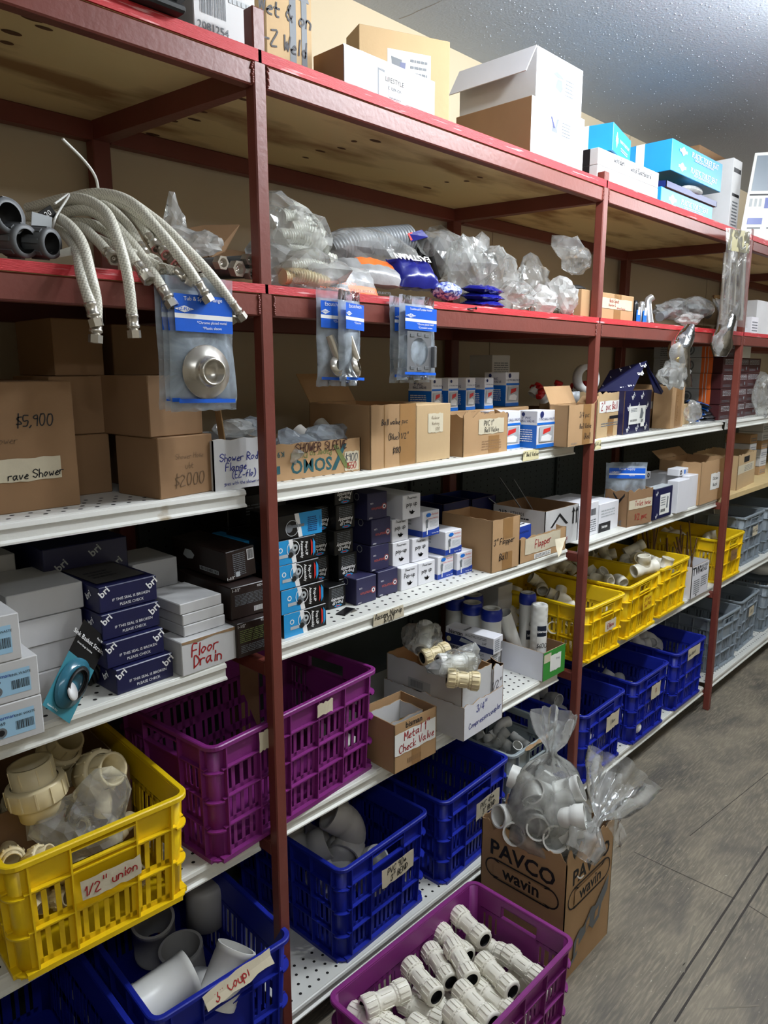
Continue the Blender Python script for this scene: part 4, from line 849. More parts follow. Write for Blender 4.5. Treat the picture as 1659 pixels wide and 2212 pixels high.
carton('cardboard_box', 'dark navy patterned carton deep at the back above the sealed boxes', (-.43, .30, BZ + .20), .20, 0, .20, .085, NAVY, [('t', 'F', 'bri', .2, .5, .026, LGR, 35), ('t', 'F', 'bri', .6, .75, .026, LGR, 35), ('t', 'F', 'bri', .85, .3, .026, LGR, 35)])
carton('cardboard_box', 'dark plain carton at the back below the navy patterned one', (-.43, .30, BZ), .20, 0, .20, .199, NAVY)
of, pf2, wf2, af2, df2, hf2 = BX('white box with red writing Floor Drain and torn lid edge', (395, 1463), (513, 1421), BZ, 1390, 346, WG, [('h', 'F', 'Floor', .42, .66, .028, INKR), ('h', 'F', 'Drain', .46, .32, .028, INKR), ('p', 'F', [(.02, .93), (.3, .90), (.6, .95), (.97, .90), (1, 1), (0, 1)], KB)], maxd=.2)
zz = BZ + hf2 + .001
for k, (a, lb) in enumerate([((398, 1377), 'bottom thin white box on the Floor Drain box'), ((395, 1353), 'middle thin white box on the Floor Drain box'), ((389, 1330), 'top thin white box on the Floor Drain box')]):
    q = PZ(*a, zz); carton('thin_box', lb, Vector((q.x, q.y, zz)), .115, R(3), .15, .0255, WG); zz += .0265
for k, lb in enumerate(['lower plain white box behind the thin white boxes', 'middle plain white box behind the thin white boxes', 'top plain white box behind the thin white boxes']):
    carton('cardboard_box', lb, (-.20 - .015 * k, .28, BZ + .072 * k), .12, 0, .15, .071, WG)
BR = [('t', 'F', '1-1/2"', .14, .90, .010, WHT), ('l', 'F', .10, .40, .88, .76, 8, GRY), ('b', 'F', .62, .12, .86, .28, WHT), ('t', 'F', '9SD1/50', .85, .90, .008, WHT)]
BR2 = [('t', 'F', '1-1/2"', .14, .90, .010, WHT), ('l', 'F', .08, .42, .92, .80, 7, pm('print_olive', (.5, .45, .2))), ('l', 'F', .10, .12, .86, .36, 5, GRY), ('t', 'F', '9SD1/50', .85, .93, .008, WHT)]
q = PZ(514, 1424, BZ); carton('pipe_fitting_box', 'bottom dark brown 1-1/2" box left of the front post', Vector((q.x, q.y, BZ)), .098, 0, .24, .087, BRN, BR2)
q = PZ(501, 1341, BZ + .088); carton('pipe_fitting_box', 'middle dark brown 1-1/2" box left of the front post', Vector((q.x, q.y, BZ + .088)), .105, 0, .24, .080, BRN, BR)
q = PZ(493, 1260, BZ + .169); carton('pipe_fitting_box', 'top dark brown 1-1/2" box tilted on the stack left of the front post', Vector((q.x, q.y, BZ + .171)), .085, 0, .25, .075, BRN, [('r', 'F', .72, .55, .95, .92, WHT), ('b', 'F', .74, .58, .93, .90, INK), ('l', 'F', .22, .12, .64, .9, 12, GRY), ('t', 'F', '1-1/2"', .1, .10, .010, WHT), ('r', 'F', .28, .1, .42, .26, LGR),
   ('p', 'L', [(.22, .50), (.30, .40), (.40, .45), (.44, .60), (.38, .74), (.27, .74)], LGR), ('r', 'L', .52, .16, .86, .30, LGR), ('b', 'L', .54, .18, .84, .28, INK)], rot=(R(0), R(-4), 0))
carton('cardboard_box', 'bright blue box half hidden behind the front post', PZ(560, 1241, BZ + .169).xy.to_3d() + Vector((.0, .06, BZ + .16)), .06, 0, .15, .085, CYAN, [('t', 'F', 'ZINC ALLOY', .25, .5, .010, DKB, 90)])
carton('cardboard_box', 'dark box under the bright blue box behind the front post', PZ(560, 1241, BZ + .169).xy.to_3d() + Vector((.0, .06, BZ)), .06, 0, .15, .159, BLK)
# ---------------------------------------------------------------- shelf B, middle bay: pop-up assemblies
def popup_box(label, p, w, h, d, flip=False, rot=0, group='blue and black pop-up assembly boxes'):
    D = [('p', 'F', [(0, 0), (.44, 0), (.36, 1), (0, 1)], CYAN), ('p', 'F', [(.44, 0), (.54, 0), (.45, 1), (.36, 1)], WHT), ('c', 'F', .18, .62, h * .11, WHT, h * .07), ('r', 'F', .14, .28, .34, .42, LGR), ('c', 'F', .44, .46, h * .17, GRY), ('c', 'F', .50, .62, h * .15, LGR, h * .06), ('c', 'F', .46, .60, h * .34, WHT, h * .31), ('c', 'F', .40, .36, h * .12, RUB),
         ('t', 'F', 'Pop-UP', .76, .5, h * .19, WHT, -90), ('t', 'F', 'Assembly', .655, .5, h * .19, WHT, -90), ('p', 'F', [(.86, .15), (.90, .28), (.90, .72), (.86, .88), (.865, .5)], RED), ('p', 'F', [(.91, .12), (.96, .30), (.96, .70), (.91, .88)], CYAN)]
    if flip: D = [('p', 'F', [(.54, 0), (1, 0), (1, 1), (.46, 1)], CYAN), ('p', 'F', [(.45, 0), (.54, 0), (.46, 1), (.36, 1)], WHT), ('r', 'F', .28, .42, .58, .54, GRY), ('c', 'F', .24, .42, h * .17, GRY), ('c', 'F', .30, .42, h * .34, LGR, h * .31), ('l', 'F', .66, .15, .88, .8, 8, DKB), ('t', 'F', 'PART NUMBER', .95, .5, h * .08, DKB, -90)]
    return carton('popup_assembly_box', label, p, w, R(rot), d, h, BLK, D, group=group)
q = PZ(705, 1350, BZ)
for k, lb in enumerate(['bottom blue and black pop-up assembly box right of the front post', 'second from bottom blue and black pop-up assembly box right of the front post', 'third from bottom blue and black pop-up assembly box right of the front post', 'fourth from bottom blue and black pop-up assembly box right of the front post', 'topmost pop-up assembly box, turned so its blue half is at the right']):
    dx = [0, -.004, -.014, -.020, .006][k]; dy = [.0, .003, .010, .014, .02][k]
    popup_box(lb, Vector((q.x - .145 + dx, .078 + dy, BZ + k * .0635)), .145, .0628, .20 if k < 4 else .12, k == 4)
def end_box(label, p, w=.075, h=.0735, d=.24, group='black ended pop-up assembly boxes', rot=0):
    D = [('l', 'F', .15, .50, .85, .92, 6, GRY), ('t', 'F', 'Assembly', .5, .40, w * .20, WHT, 180), ('t', 'F', 'Pop-UP', .5, .25, w * .20, WHT, 180), ('p', 'F', [(.28, .10), (.42, .16), (.62, .16), (.76, .10), (.62, .04), (.42, .04)], CYAN), ('r', 'F', .40, .07, .62, .12, RED)]
    return carton('popup_assembly_box', label, p, w, R(rot), d, h, BLK, D, group=group)
q = PZ(716, 1320, BZ); 
end_box('front black pop-up assembly box end standing on the perforated shelf', Vector((q.x, q.y + .01, BZ)), .066, .066, .10)
q0 = PZ(742, 1249, BZ + .082)
for k, lb in enumerate(['bottom', 'second', 'third', 'fourth', 'top']):
    dx = [0, 0, -.016, -.008, -.012][k]; end_box('black pop-up assembly box end in the right column, ' + lb + ' from below', Vector((q0.x + dx, q0.y + .02, BZ + k * .074)))
for k, lb in enumerate(['bottom', 'second', 'third', 'fourth']):
    end_box('black pop-up assembly box end in the left column, ' + lb + ' from below', Vector((q0.x - .086 + .01 * (k == 3), q0.y + .05, BZ + k * .074)), d=.2)
carton('cardboard_box', 'dark box lying across the back above the pop-up assembly boxes', (.06, .30, BZ + .26), .20, 0, .15, .08, BLK, [('l', 'F', .3, .3, .8, .7, 4, GRY)])
carton('cardboard_box', 'dark box at the back beneath the one lying across', (.06, .30, BZ), .20, 0, .15, .259, BLK)
def cent_box(label, p, w=.083, h=.0795, d=.22, tilt=0):
    D = [('t', 'F', 'centurion', .52, .40, w * .17, pm('print_brick_red', (.72, .32, .27), .5), 180), ('c', 'F', .84, .44, w * .12, pm('print_brick_red', (.7, .3, .3)), w * .10), ('c', 'F', .84, .44, w * .08, WHT), ('c', 'F', .84, .44, w * .045, INDIGO), ('t', 'F', 'USA', .20, .62, w * .085, WHT, 180), ('t', 'F', 'P0007', .14, .08, w * .07, WHT, 180), ('c', 'L', .80, .84, .011, LGR, .009)]
    return carton('centurion_box', label, p, w, 0, d, h, INDIGO, D, rot=(0, 0, R(tilt)), group='indigo boxes with red lettering')
q = PZ(770, 1309, BZ); cent_box('front left indigo box with red lettering on the perforated shelf', Vector((q.x, q.y, BZ)))
q2 = PZ(815, 1292, BZ); cent_box('front right indigo box with red lettering, bottom of its column', Vector((q2.x + .003, q2.y, BZ)), .088)
for k, lb in enumerate(['second', 'third', 'top']): cent_box('indigo box with red lettering, ' + lb + ' of the column', Vector((q2.x - .016 + [0, .004, -.012][k], q2.y + .012, BZ + .0805 * (k + 1))), .083, tilt=[2, 0, 0][k])
def white_pop(label, p, w=.078, h=.0735, d=.17, txt='pop up', sd=1):
    D = [('h', 'F', 'Powerman', .52, .87, .0085, INK), ('h', 'F', txt, .5, .62, .0145, INK), ('S', 'F', .5, .28, .022, .013, INK)]
    return carton('white_box', label, p, w, 0, d, h, WC, D, group='small white pop up boxes')
q = PZ(866.5, 1278, BZ); q2 = PZ(904.5, 1266, BZ); yw = (q.y + q2.y) / 2
white_pop('white pop up box, bottom row left', Vector((q.x, yw, BZ)), txt='Pop-up'); white_pop('white pop up box, bottom row right beside the push drain boxes', Vector((q.x + .0805, yw, BZ)), .082)
white_pop('white pop up box, second row left', Vector((q.x - .012, yw + .025, BZ + .0745)), .078, .077, txt='pop-up'); white_pop('white pop up box, second row right', Vector((q.x + .073, yw + .02, BZ + .0745)), .080, .077)
white_pop('white pop up box, third row left beside the indigo column', Vector((q.x - .010, yw + .03, BZ + .1525)), .075, .072)
white_pop('white pop up box, topmost and overhanging', Vector((q.x + .006, yw + .0, BZ + .2255)), .082, .076, .22)
def lav_box(label, p, w=.082, h=.076, d=.18):
    D = [('r', 'F', 0, 0, 1, .22, BLU2), ('p', 'F', [(0, .20), (.3, .24), (.7, .24), (1, .30), (1, .2), (0, .2)], BLU2), ('r', 'L', 0, 0, 1, .24, BLU2), ('l', 'L', .2, .4, .7, .8, 3, LGR), ('p', 'F', [(.18, .84), (.26, .92), (.42, .92), (.50, .84), (.42, .77), (.26, .77)], BLUP), ('t', 'F', 'Escritech', .72, .86, w * .105, pm('print_red', (.8, .1, .1))), ('t', 'F', 'Lavatory Push Drain', .62, .70, w * .075, RED), ('l', 'F', .42, .36, .92, .60, 5, LGR),
         ('c', 'F', .24, .62, w * .07, GRY), ('r', 'F', .20, .34, .28, .60, GRY), ('r', 'F', .215, .08, .265, .34, WHT), ('t', 'F', 'Part No. 1890', .72, .10, w * .07, WHT)]
    return carton('push_drain_box', label, p, w, 0, d, h, WC, D, group='lavatory push drain boxes')
q = PZ(941, 1253, BZ); lav_box('lavatory push drain box, bottom row left', Vector((q.x + .004, yw, BZ))); lav_box('lavatory push drain box, bottom row right', Vector((q.x + .090, yw - .012, BZ)), .084)
lav_box('lavatory push drain box lying on the lower two, longer side showing', Vector((q.x + .035, yw - .005, BZ + .0775)), .086, .079, .20)
lav_box('lavatory push drain box stacked highest on the white pop up boxes', Vector((q.x - .062, yw + .01, BZ + .1525)), .082, .082, .16)
OB('large open kraft carton marked 3" Flapper Ball', (1061, 1239), (1120, 1221), BZ, 1126, 955, K, [('r', 'F', .38, .60, .74, 1, TAPE), ('r', 'F', .38, 0, .74, .34, TAPE), ('h', 'F', '3" Flapper', .44, .56, .021, INK), ('h', 'F', 'Ball', .42, .26, .024, INK)], jag=.003)
olp, plp, wlp, alp, dlp, hlp = OB('low kraft carton marked Flapper with peeling torn tape', (1122, 1219), (1222, 1186), BZ, 1166, .22, K, [('r', 'F', .30, .02, .66, .22, PAPW), ('l', 'F', .32, .05, .64, .20, 3, INK), ('n', 'F', .10, .28, .86, .96, PAPER, [('Flapper', .48, .64, .028, INKR, 3)])], jag=.012, ang=0)
m = MB(); m.cbox(.02, .03, .02, wlp * .6, .20, hlp + .012, DKB, .001, RX(0)); 
decals(m, [('r', 'T', .0, .0, 1, 1, WC)], .1, .1, hlp + .012); o = carton('instruction_pack', 'blue and white printed pack sticking out of the Flapper carton', plp + Vector((.015, .03, .004)), .11, R(4), .15, hlp + .03, WC, [('r', 'F', 0, .5, 1, 1, BLU2), ('t', 'F', 'PROFESSIONAL', .55, .80, .010, INK), ('r', 'T', 0, .5, 1, 1, BLU2), ('l', 'T', .1, .1, .9, .4, 3, INK)], cat='pack')
OB('white printed open carton numbered 213 marked Toilet Handles', (1175, 1190), (1240, 1166), BZ, 1106, 1065, WG, [('t', 'L', '213', .20, .82, .026, INK), ('t', 'L', 'EZ21301', .48, .84, .018, INK), ('l', 'L', .36, .70, .70, .78, 1, INK), ('p', 'F', [(.15, .55), (.42, .88), (.69, .55), (.62, .55), (.42, .80), (.22, .55)], INK), ('p', 'F', [(.82, .5), (.86, .5), (.86, .82), (.89, .82), (.84, .95), (.79, .82), (.82, .82)], INK), ('p', 'F', [(.93, .5), (.96, .5), (.96, .82), (.99, .82), (.945, .95), (.90, .82), (.93, .82)], INK), ('h', 'F', 'Toilet', .30, .36, .020, INKR), ('h', 'F', 'Handles', .52, .18, .020, INKR)], inner=KD, ang=0)
BX('white box with small print between the 213 carton and the second post', (1248, 1166), (1288, 1152), BZ, 1092, .20, WC, [('l', 'F', .2, .1, .9, .5, 6, GRY), ('b', 'F', .6, .6, .85, .8, INK)], ang=0)
BX('white and black bisman box right behind the second post', (1292, 1152), (1331, 1138), BZ, 1090, .24, WC, [('r', 'F', 0, 0, .6, .32, INK), ('t', 'F', 'bisman', .3, .18, .018, WHT), ('l', 'F', .1, .5, .8, .8, 3, LGR)], y=None, ang=0)
for k, (x, lb) in enumerate(((1.02, 'left long dark blue tray behind the 213 carton'), (1.22, 'right long dark blue tray behind the 213 carton'))):
    openbox('open_tray', lb, (x, .34 + .02 * k, BZ), .16, 0, .18, .19 - .01 * k, NAVY, DKB)
# ---------------------------------------------------------------- shelf B, right bays
OB('torn brown carton with diamond mark and red lettered tape Toilet Hose', (1353, 1140), (1406, 1127), BZ, 1063, 1308, KD, [('p', 'L', [(.35, .95), (.62, .72), (.85, .95), (.85, .88), (.62, .64), (.35, .88)], INK), ('p', 'L', [(.35, .55), (.85, .93), (.85, .86), (.4, .5)], INK), ('t', 'L', 'ER', .35, .36, .030, GRY), ('t', 'L', 'ning', .55, .14, .032, GRY), ('n', 'F', .04, .48, .98, .74, PAPER, [('Toilet hose', .60, .62, .022, INKR)]), ('h', 'F', '1/2 pvc', .55, .24, .026, INKR)], jag=.016)
BX('dark blue patterned box with white product label between the brown and white cartons', (1411, 1125), (1449, 1112), BZ, 1058, 1392, NAVY, [('t', 'F', 'bri', .12, .85, .022, WHT, 35), ('t', 'F', 'bri', .15, .12, .022, WHT, 35), ('r', 'F', .30, .12, .85, .78, PAPW), ('l', 'F', .35, .4, .6, .72, 4, GRY), ('b', 'F', .36, .2, .6, .3, INK), ('p', 'F', [(.66, .3), (.74, .3), (.76, .66), (.70, .7)], GRY), ('r', 'T', 0, 0, 1, 1, LGR)])
BX('left of the two plain white cartons on the third bay shelf', (1461, 1110), (1479, 1101), BZ, 1040, 1442, WC, ang=0)
BX('right of the two plain white cartons on the third bay shelf', (1483, 1098), (1508, 1088), BZ, 1029, .22, WC, ang=0)
q = PZ(1483, 1098, BZ); carton('small_box', 'small white printed box lying on the right plain white carton', Vector((q.x - .05, q.y + .03, BZ + hgt(q, 1029) + .001)), .11, 0, .06, .035, WC, [('c', 'F', .2, .5, .012, INK, .005), ('r', 'F', .55, .2, .7, .8, BLUP), ('l', 'F', .78, .2, .95, .8, 3, GRY)], rot=(0, 0, 0))
q = PZ(1461, 1110, BZ); carton('small_box', 'small white printed box lying on the left plain white carton', Vector((q.x - .12, q.y + .14, BZ + hgt(q, 1040) + .001)), .12, 0, .06, .035, WC, [('c', 'F', .8, .5, .012, INK, .005), ('r', 'F', .2, .2, .35, .8, GRY)])
OB('wide kraft carton with small white note before the third post', (1509, 1092), (1564, 1073), BZ, 1000, 1425, K, [('r', 'F', .70, 0, .95, 1, TAPE), ('n', 'F', .38, .28, .74, .68, PAPW, [('Kitchen', .56, .55, .018, INK), ('Nozzle', .56, .40, .018, INK)])], jag=.006, flaps=[('B', .06, 50)])
OB('crumpled kraft carton with taped white wrap beyond the third post', (1590, 1060), (1628, 1042), BZ, 985, .25, KL, [('r', 'F', .3, .75, .6, .92, INK), ('r', 'F', 0, .45, .9, .7, PAPER), ('l', 'F', .35, .48, .8, .66, 4, GRY)], jag=.010)
for c_ in range(2):
    for r_ in range(5 if c_ == 0 else 6):
        q = PZ(1632 + 14 * c_, 1040 - 7 * c_, BZ); carton('small_box', 'small pale box ' + ['bottom', 'second', 'third', 'fourth', 'fifth', 'top'][r_] + (' of the left column' if c_ == 0 else ' of the right column') + ' at the far right of the shelf', Vector((q.x + .03 + .1 * c_, q.y + .06, BZ + r_ * .056)), .12, 0, .15, .054, [WG, K, WG][(r_ + c_) % 3], [('l', 'F', .1, .2, .9, .7, 2, GRY)], group='small pale boxes beyond the third post')
# ---------------------------------------------------------------- shelf C, middle bay
o1, p1, w1, an1, d1, h1 = OB('small open kraft box with taped note Metal 1 Check Valve at the shelf edge', (852, 1673), (943, 1626), CZ, 1568, .155, K, [('t', 'F', 'bisman', .45, .90, .026, INK), ('r', 'F', .4, 0, .62, .8, TAPE), ('b', 'F', .3, .10, .62, .2, KD), ('n', 'F', .0, .34, .97, .80, PAPW, [('Metal 1"', .52, .70, .026, INKR, 3), ('Check Valve', .52, .47, .024, INKR, 3)])], jag=.001, ang=-2)
ib = MB(); 
o = openbox('open_cardboard_box', 'small white inner tray standing in the Metal Check Valve box', p1 + Vector((.010, .03, .004)), .145, R(-2), .10, h1 * .9, WG, WG, jag=.006)
q34, w34 = PZ(1001, 1602, CZ), .0
o2, p2, w2, an2, d2, h2 = OB('large white open carton marked 3/4 compressor coupler overhanging the shelf', (1001, 1602), (1084, 1548), CZ, 1530, 830, WC, [('h', 'F', '3/4"', .44, .74, .024, INKB), ('h', 'F', 'Compressor', .38, .36, .019, INKB, 4), ('h', 'F', 'coupler', .80, .42, .019, INKB, 6), ('r', 'L', 0, 0, 1, 1, WG)], jag=.012, ang=2, w=.225)
pu2 = p2 + Vector((.004, .012, h2 * .52))
o3 = openbox('open_cardboard_box', 'white carton nested in the 3/4 coupler carton, holding bagged couplings', pu2, .165, R(2), d2 - .02, .150, WG, K, [('r', 'L', .30, .30, .60, .62, LGR), ('b', 'L', .33, .42, .50, .58, GRY), ('r', 'L', .32, .34, .58, .37, INK)], jag=.008)
o4 = openbox('open_cardboard_box', 'small torn white box marked 1/2 beside the nested coupler carton', pu2 + Vector((.168, .0, .03)), .058, R(2), .05, .105, WC, BRN, [('h', 'F', '1/2"', .40, .36, .026, INK)], jag=.022)
BM = [('r', 'L', 0, 0, 1, .10, DKB), ('p', 'L', [(0, 0), (1, 0), (1, .34), (.75, .36), (.4, .62), (0, .62)], DKB), ('t', 'L', 'bisman', .22, .78, .022, INK), ('l', 'L', .42, .72, .86, .88, 2, GRY), ('p', 'L', [(.30, .30), (.60, .22), (.62, .42), (.34, .55)], LGR), ('t', 'L', '3/4"', .82, .52, .012, INK), ('c', 'L', .08, .28, .010, CREAM), ('b', 'F', .72, .15, .92, .65, INK), ('l', 'F', .1, .15, .6, .9, 6, GRY), ('t', 'T', 'bisman', .35, .6, .016, INK)]
qb = PZ(1066, 1480, CZ)
bx_ = Vector((.865, .10, 0))
for k, lb in enumerate(['bottom', 'second', 'third', 'top']):
    hk = .062 if k < 3 else .060; carton('coupling_box', lb + ' bisman coupling box of the stack behind the coupler carton', Vector((.972 + [0, .003, -.002, -.004][k], .072 + [.0, .0, .0, -.012][k], CZ + .0625 * k)), .062, R([0, 0, 1, 4][k]), .205, hk, WC, BM, group='bisman coupling boxes')
o5, p5, w5, an5, d5, h5 = OB('white and green open tray of water filters left of the second post', (1172, 1473), (1221, 1449), CZ, 1412, 1083, WC, [('r', 'F', 0, 0, 1, 1, GRN), ('n', 'F', .30, .22, .80, .80, PAPW, [('tray', .65, .62, .010, INKG)]), ('p', 'F', [(.36, .36), (.44, .36), (.44, .55), (.52, .68), (.46, .70), (.40, .60), (.34, .70), (.30, .66), (.38, .54)], DKB), ('r', 'F', .02, .62, .34, .92, PAPER)], jag=0, ang=-1, inner=KD)
BX('tall grey-white carton standing between the filters and yellow crate', (1073, 1400), (1103, 1392), CZ, .27, .10, WG, y=.36)
# box of brazing rods
o6_, pTW, wTW, aTW, dTW, hTW = OB('white carton of metal rods printed METALS between the yellow crates', (1491, 1295), (1528, 1275), CZ, 1226, .40, WC, [('t', 'F', 'TW', .24, .82, .060, INK), ('t', 'F', 'TRANS-WELD', .66, .90, .020, INK), ('t', 'F', 'METALS', .66, .78, .026, INK), ('l', 'F', .12, .10, .46, .56, 7, GRY), ('l', 'F', .54, .25, .90, .60, 5, GRY), ('c', 'F', .3, .06, .006, INK)], ang=0)
# carton of bagged fittings on the floor
q = PZ(1215, 2125, 0); q3 = PZ(1325, 2037, 0); PBX, PBY, PBW, PBD, PBH = q.x - .01, q.y - .0, .30, .315, .435
PD = [('t', 'F', 'PAVCO', .52, .80, .072, INK), ('t', 'F', 'wavin', .50, .64, .060, INK), ('c', 'F', .17, .64, .036, INK, .031), ('c', 'F', .83, .64, .036, INK, .031), ('r', 'F', .17, .715, .83, .728, INK), ('r', 'F', .17, .552, .83, .565, INK),
      ('t', 'L', 'PAVCO', .50, .80, .074, INK), ('t', 'L', 'wavin', .50, .64, .060, INK), ('c', 'L', .17, .64, .034, INK, .029), ('c', 'L', .83, .64, .034, INK, .029), ('r', 'L', .17, .712, .83, .724, INK), ('r', 'L', .17, .556, .83, .568, INK), ('r', 'L', .17, .58, .83, .70, K), ('t', 'L', 'wavin', .50, .64, .060, INK), ('r', 'F', .17, .58, .83, .70, K), ('t', 'F', 'wavin', .50, .64, .060, INK),
      ('p', 'F', [(.14, .12), (.20, .14), (.21, .27), (.32, .33), (.40, .32), (.56, .42), (.64, .40), (.92, .56), (.90, .44), (.78, .36), (.74, .26), (.60, .22), (.52, .28), (.30, .20), (.28, .14), (.14, .08)], GRY),
      ('p', 'F', [(.24, .16), (.30, .18), (.30, .27), (.26, .27)], K), ('p', 'F', [(.44, .26), (.52, .30), (.52, .36), (.45, .33)], K), ('p', 'F', [(.62, .28), (.70, .30), (.72, .37), (.64, .35)], K)]
pav = openbox('open_cardboard_box', 'tall torn open PAVCO wavin carton of bagged fittings standing on the floor', (PBX, PBY, 0), PBW, R(0), PBD, PBH, K, KD, PD, jag=.055)
# ================================================================== PIPE FITTINGS
def arc_path(leg, rad, ang, n=8):
    """leg straight, bend of radius rad through ang degrees, leg straight; starts at origin going +z, bends towards +x"""
    P = [(0, 0, 0), (0, 0, leg * .5), (0, 0, leg * .96), (0, 0, leg)]
    for i in range(1, n + 1):
        a = R(ang) * i / n; P.append((rad - rad * math.cos(a), 0, leg + rad * math.sin(a)))
    x, _, z = P[-1]; dx, dz = math.sin(R(ang)), math.cos(R(ang))
    return P + [(x + dx * leg * .04, 0, z + dz * leg * .04), (x + dx * leg * .5, 0, z + dz * leg * .5), (x + dx * leg, 0, z + dz * leg)]
_fm = {}
def elbow_data(r, ang, mat):
    k = ('e', r, ang, mat.name)
    if k not in _fm:
        m = MB(); P = arc_path(r * 1.1, r * 1.15, ang); N = len(P) - 1
        m.pipe(P, lambda t: r if (t * N <= 2.01 or t * N >= N - 2.01) else r * .90, lambda t: r * .86 if (t * N <= 2.01 or t * N >= N - 2.01) else r * .78, mat, 24); _fm[k] = m.data('pipe_elbow')
    return _fm[k]
def tee_data(r, mat):
    k = ('t', r, mat.name)
    if k not in _fm:
        m = MB(); L = r * 2.1
        m.pipe([(0, 0, -L), (0, 0, -L * .5), (0, 0, -L * .49), (0, 0, 0), (0, 0, L * .49), (0, 0, L * .5), (0, 0, L)], lambda t: r if abs(t - .5) > .2 else r * .9, lambda t: r * .84, mat, 20)
        m.pipe([(r * .5, 0, 0), (L * .5, 0, 0), (L * .51, 0, 0), (L, 0, 0)], lambda t: r * .9 if t < .4 else r, lambda t: r * .84, mat, 20); _fm[k] = m.data('pipe_tee')
    return _fm[k]
def sleeve_data(r, L, mat, lip=True):
    k = ('s', r, L, mat.name)
    if k not in _fm:
        m = MB(); m.pipe([(0, 0, 0), (0, 0, L * .10), (0, 0, L * .11), (0, 0, L * .89), (0, 0, L * .9), (0, 0, L)], lambda t: r * (1.03 if t < .3 or t > .7 else 1), lambda t: r * .90, mat, 28); _fm[k] = m.data('pipe_coupling')
    return _fm[k]
def cap_data(r, L, mat):
    k = ('c', r, L, mat.name)
    if k not in _fm:
        m = MB(); m.lathe([(r * .9, 0), (r, 0), (r, L * .8), (r * .94, L * .95), (r * .8, L), (0, L)], mat, n=28); m.lathe([(r * .9, 0), (r * .9, L * .7), (0, L * .7)], mat, n=28); _fm[k] = m.data('pipe_cap')
    return _fm[k]
def ribnut(m, z0, z1, r, mat, M=None, ribs=14, rr=.0026):
    s = 1 if z1 > z0 else -1; L = abs(z1 - z0)
    m.lathe([(r * .66, z0), (r * .92, z0), (r, z0 + s * L * .12), (r, z0 + s * L * .88), (r * .96, z1), (r * .80, z1)], mat, M, n=28)
    for i in range(ribs):
        a = 360 / ribs * i; zz0, zz1 = sorted((z0 + s * L * .15, z0 + s * L * .92))
        m.box(r - .001, -rr / 2, zz0, r + .0020, rr / 2, zz1, mat, (M or Matrix()) @ RZ(a))
def union_data(mat, R_=.030, L=.135):
    """compression coupling: ribbed nut, ring, ribbed body, ring, ribbed nut"""
    k = ('u', mat.name, R_, L)
    if k not in _fm:
        m = MB(); h = L / 2; nl = L * .27
        for s in (-1, 1):
            ribnut(m, s * h, s * (h - nl), R_, mat); m.lathe([(R_ * .80, s * (h - nl)), (R_ * .93, s * (h - nl)), (R_ * .93, s * (h - nl - .006)), (R_ * .84, s * (h - nl - .008))], mat, n=28)
            for i in range(18): m.box(R_ * .90, -.001, min(s * (h - nl), s * (h - nl - .005)), R_ * .97, .001, max(s * (h - nl), s * (h - nl - .005)), mat, RZ(20 * i))
            m.lathe([(R_ * .67, s * h), (R_ * .62, s * (h - .012)), (R_ * .62, s * (h - .03)), (0, s * (h - .03))], RUB, n=24)
        b = h - nl - .008; m.lathe([(R_ * .84, -b), (R_ * .83, 0), (R_ * .84, b)], mat, n=28)
        for i in range(8): m.box(R_ * .80, -.0017, -b * .66, R_ * .895, .0017, b * .66, mat, RZ(45 * i + 10))
        _fm[k] = m.data('compression_coupling')
    return _fm[k]
# couplings in the purple floor crate : two end pixels each, height of the axis
UD = union_data(PVCI, .0285, .132)
CPL = [(986, 1972, 1047, 2031, .255), (948, 2010, 1005, 2062, .235), (974, 2039, 1020, 2120, .262), (930, 2055, 970, 2116, .225), (878, 2078, 947, 2159, .255), (870, 2140, 793, 2176, .262), (1040, 2075, 1105, 2140, .25), (1028, 2030, 1082, 2060, .20), (1102, 2066, 1160, 2112, .23), (1000, 2143, 1055, 2200, .262), (1044, 2143, 1095, 2182, .215), (982, 2190, 1035, 2245, .265),
       (885, 2170, 940, 2200, .20), (826, 2205, 885, 2240, .225), (905, 2222, 960, 2260, .24), (940, 2168, 985, 2215, .205), (760, 2210, 810, 2240, .23), (1060, 2210, 1120, 2250, .22), (850, 2255, 905, 2290, .24)]
for i, (x0, y0, x1, y1, z) in enumerate(CPL):
    a = PZ(x0, y0, z); b = PZ(x1, y1, z); c = (a + b) / 2; d = (b - a).normalized(); c.x = min(max(c.x, .085), .545); c.y = min(max(c.y, -.43), -.20)
    inst(UD, 'compression_coupling', M=frame(c, d) @ RZ(13 * i), label='ribbed ivory compression coupling in the purple floor crate', cat='pipe coupling', group='compression couplings in the purple floor crate')
rn = random.Random(11)
for i in range(22):
    lay = .035 + .062 * (i % 3); ix = i // 3
    inst(UD, 'compression_coupling', M=frame((.075 + (ix % 7) * .075, -.40 + .15 * (i % 2) + rn.uniform(-.01, .01), lay), (rn.uniform(-.15, .15), 1, 0)) @ RZ(rn.uniform(0, 90)), label='ribbed ivory compression coupling in the purple floor crate', cat='pipe coupling', group='compression couplings in the purple floor crate')

def at_px(px, py, z): return PZ(px, py, z)
def place(data, name, px, py, z, d, roll=0, **kw):
    return inst(data, name, M=frame(PZ(px, py, z), d) @ RZ(roll), **kw)
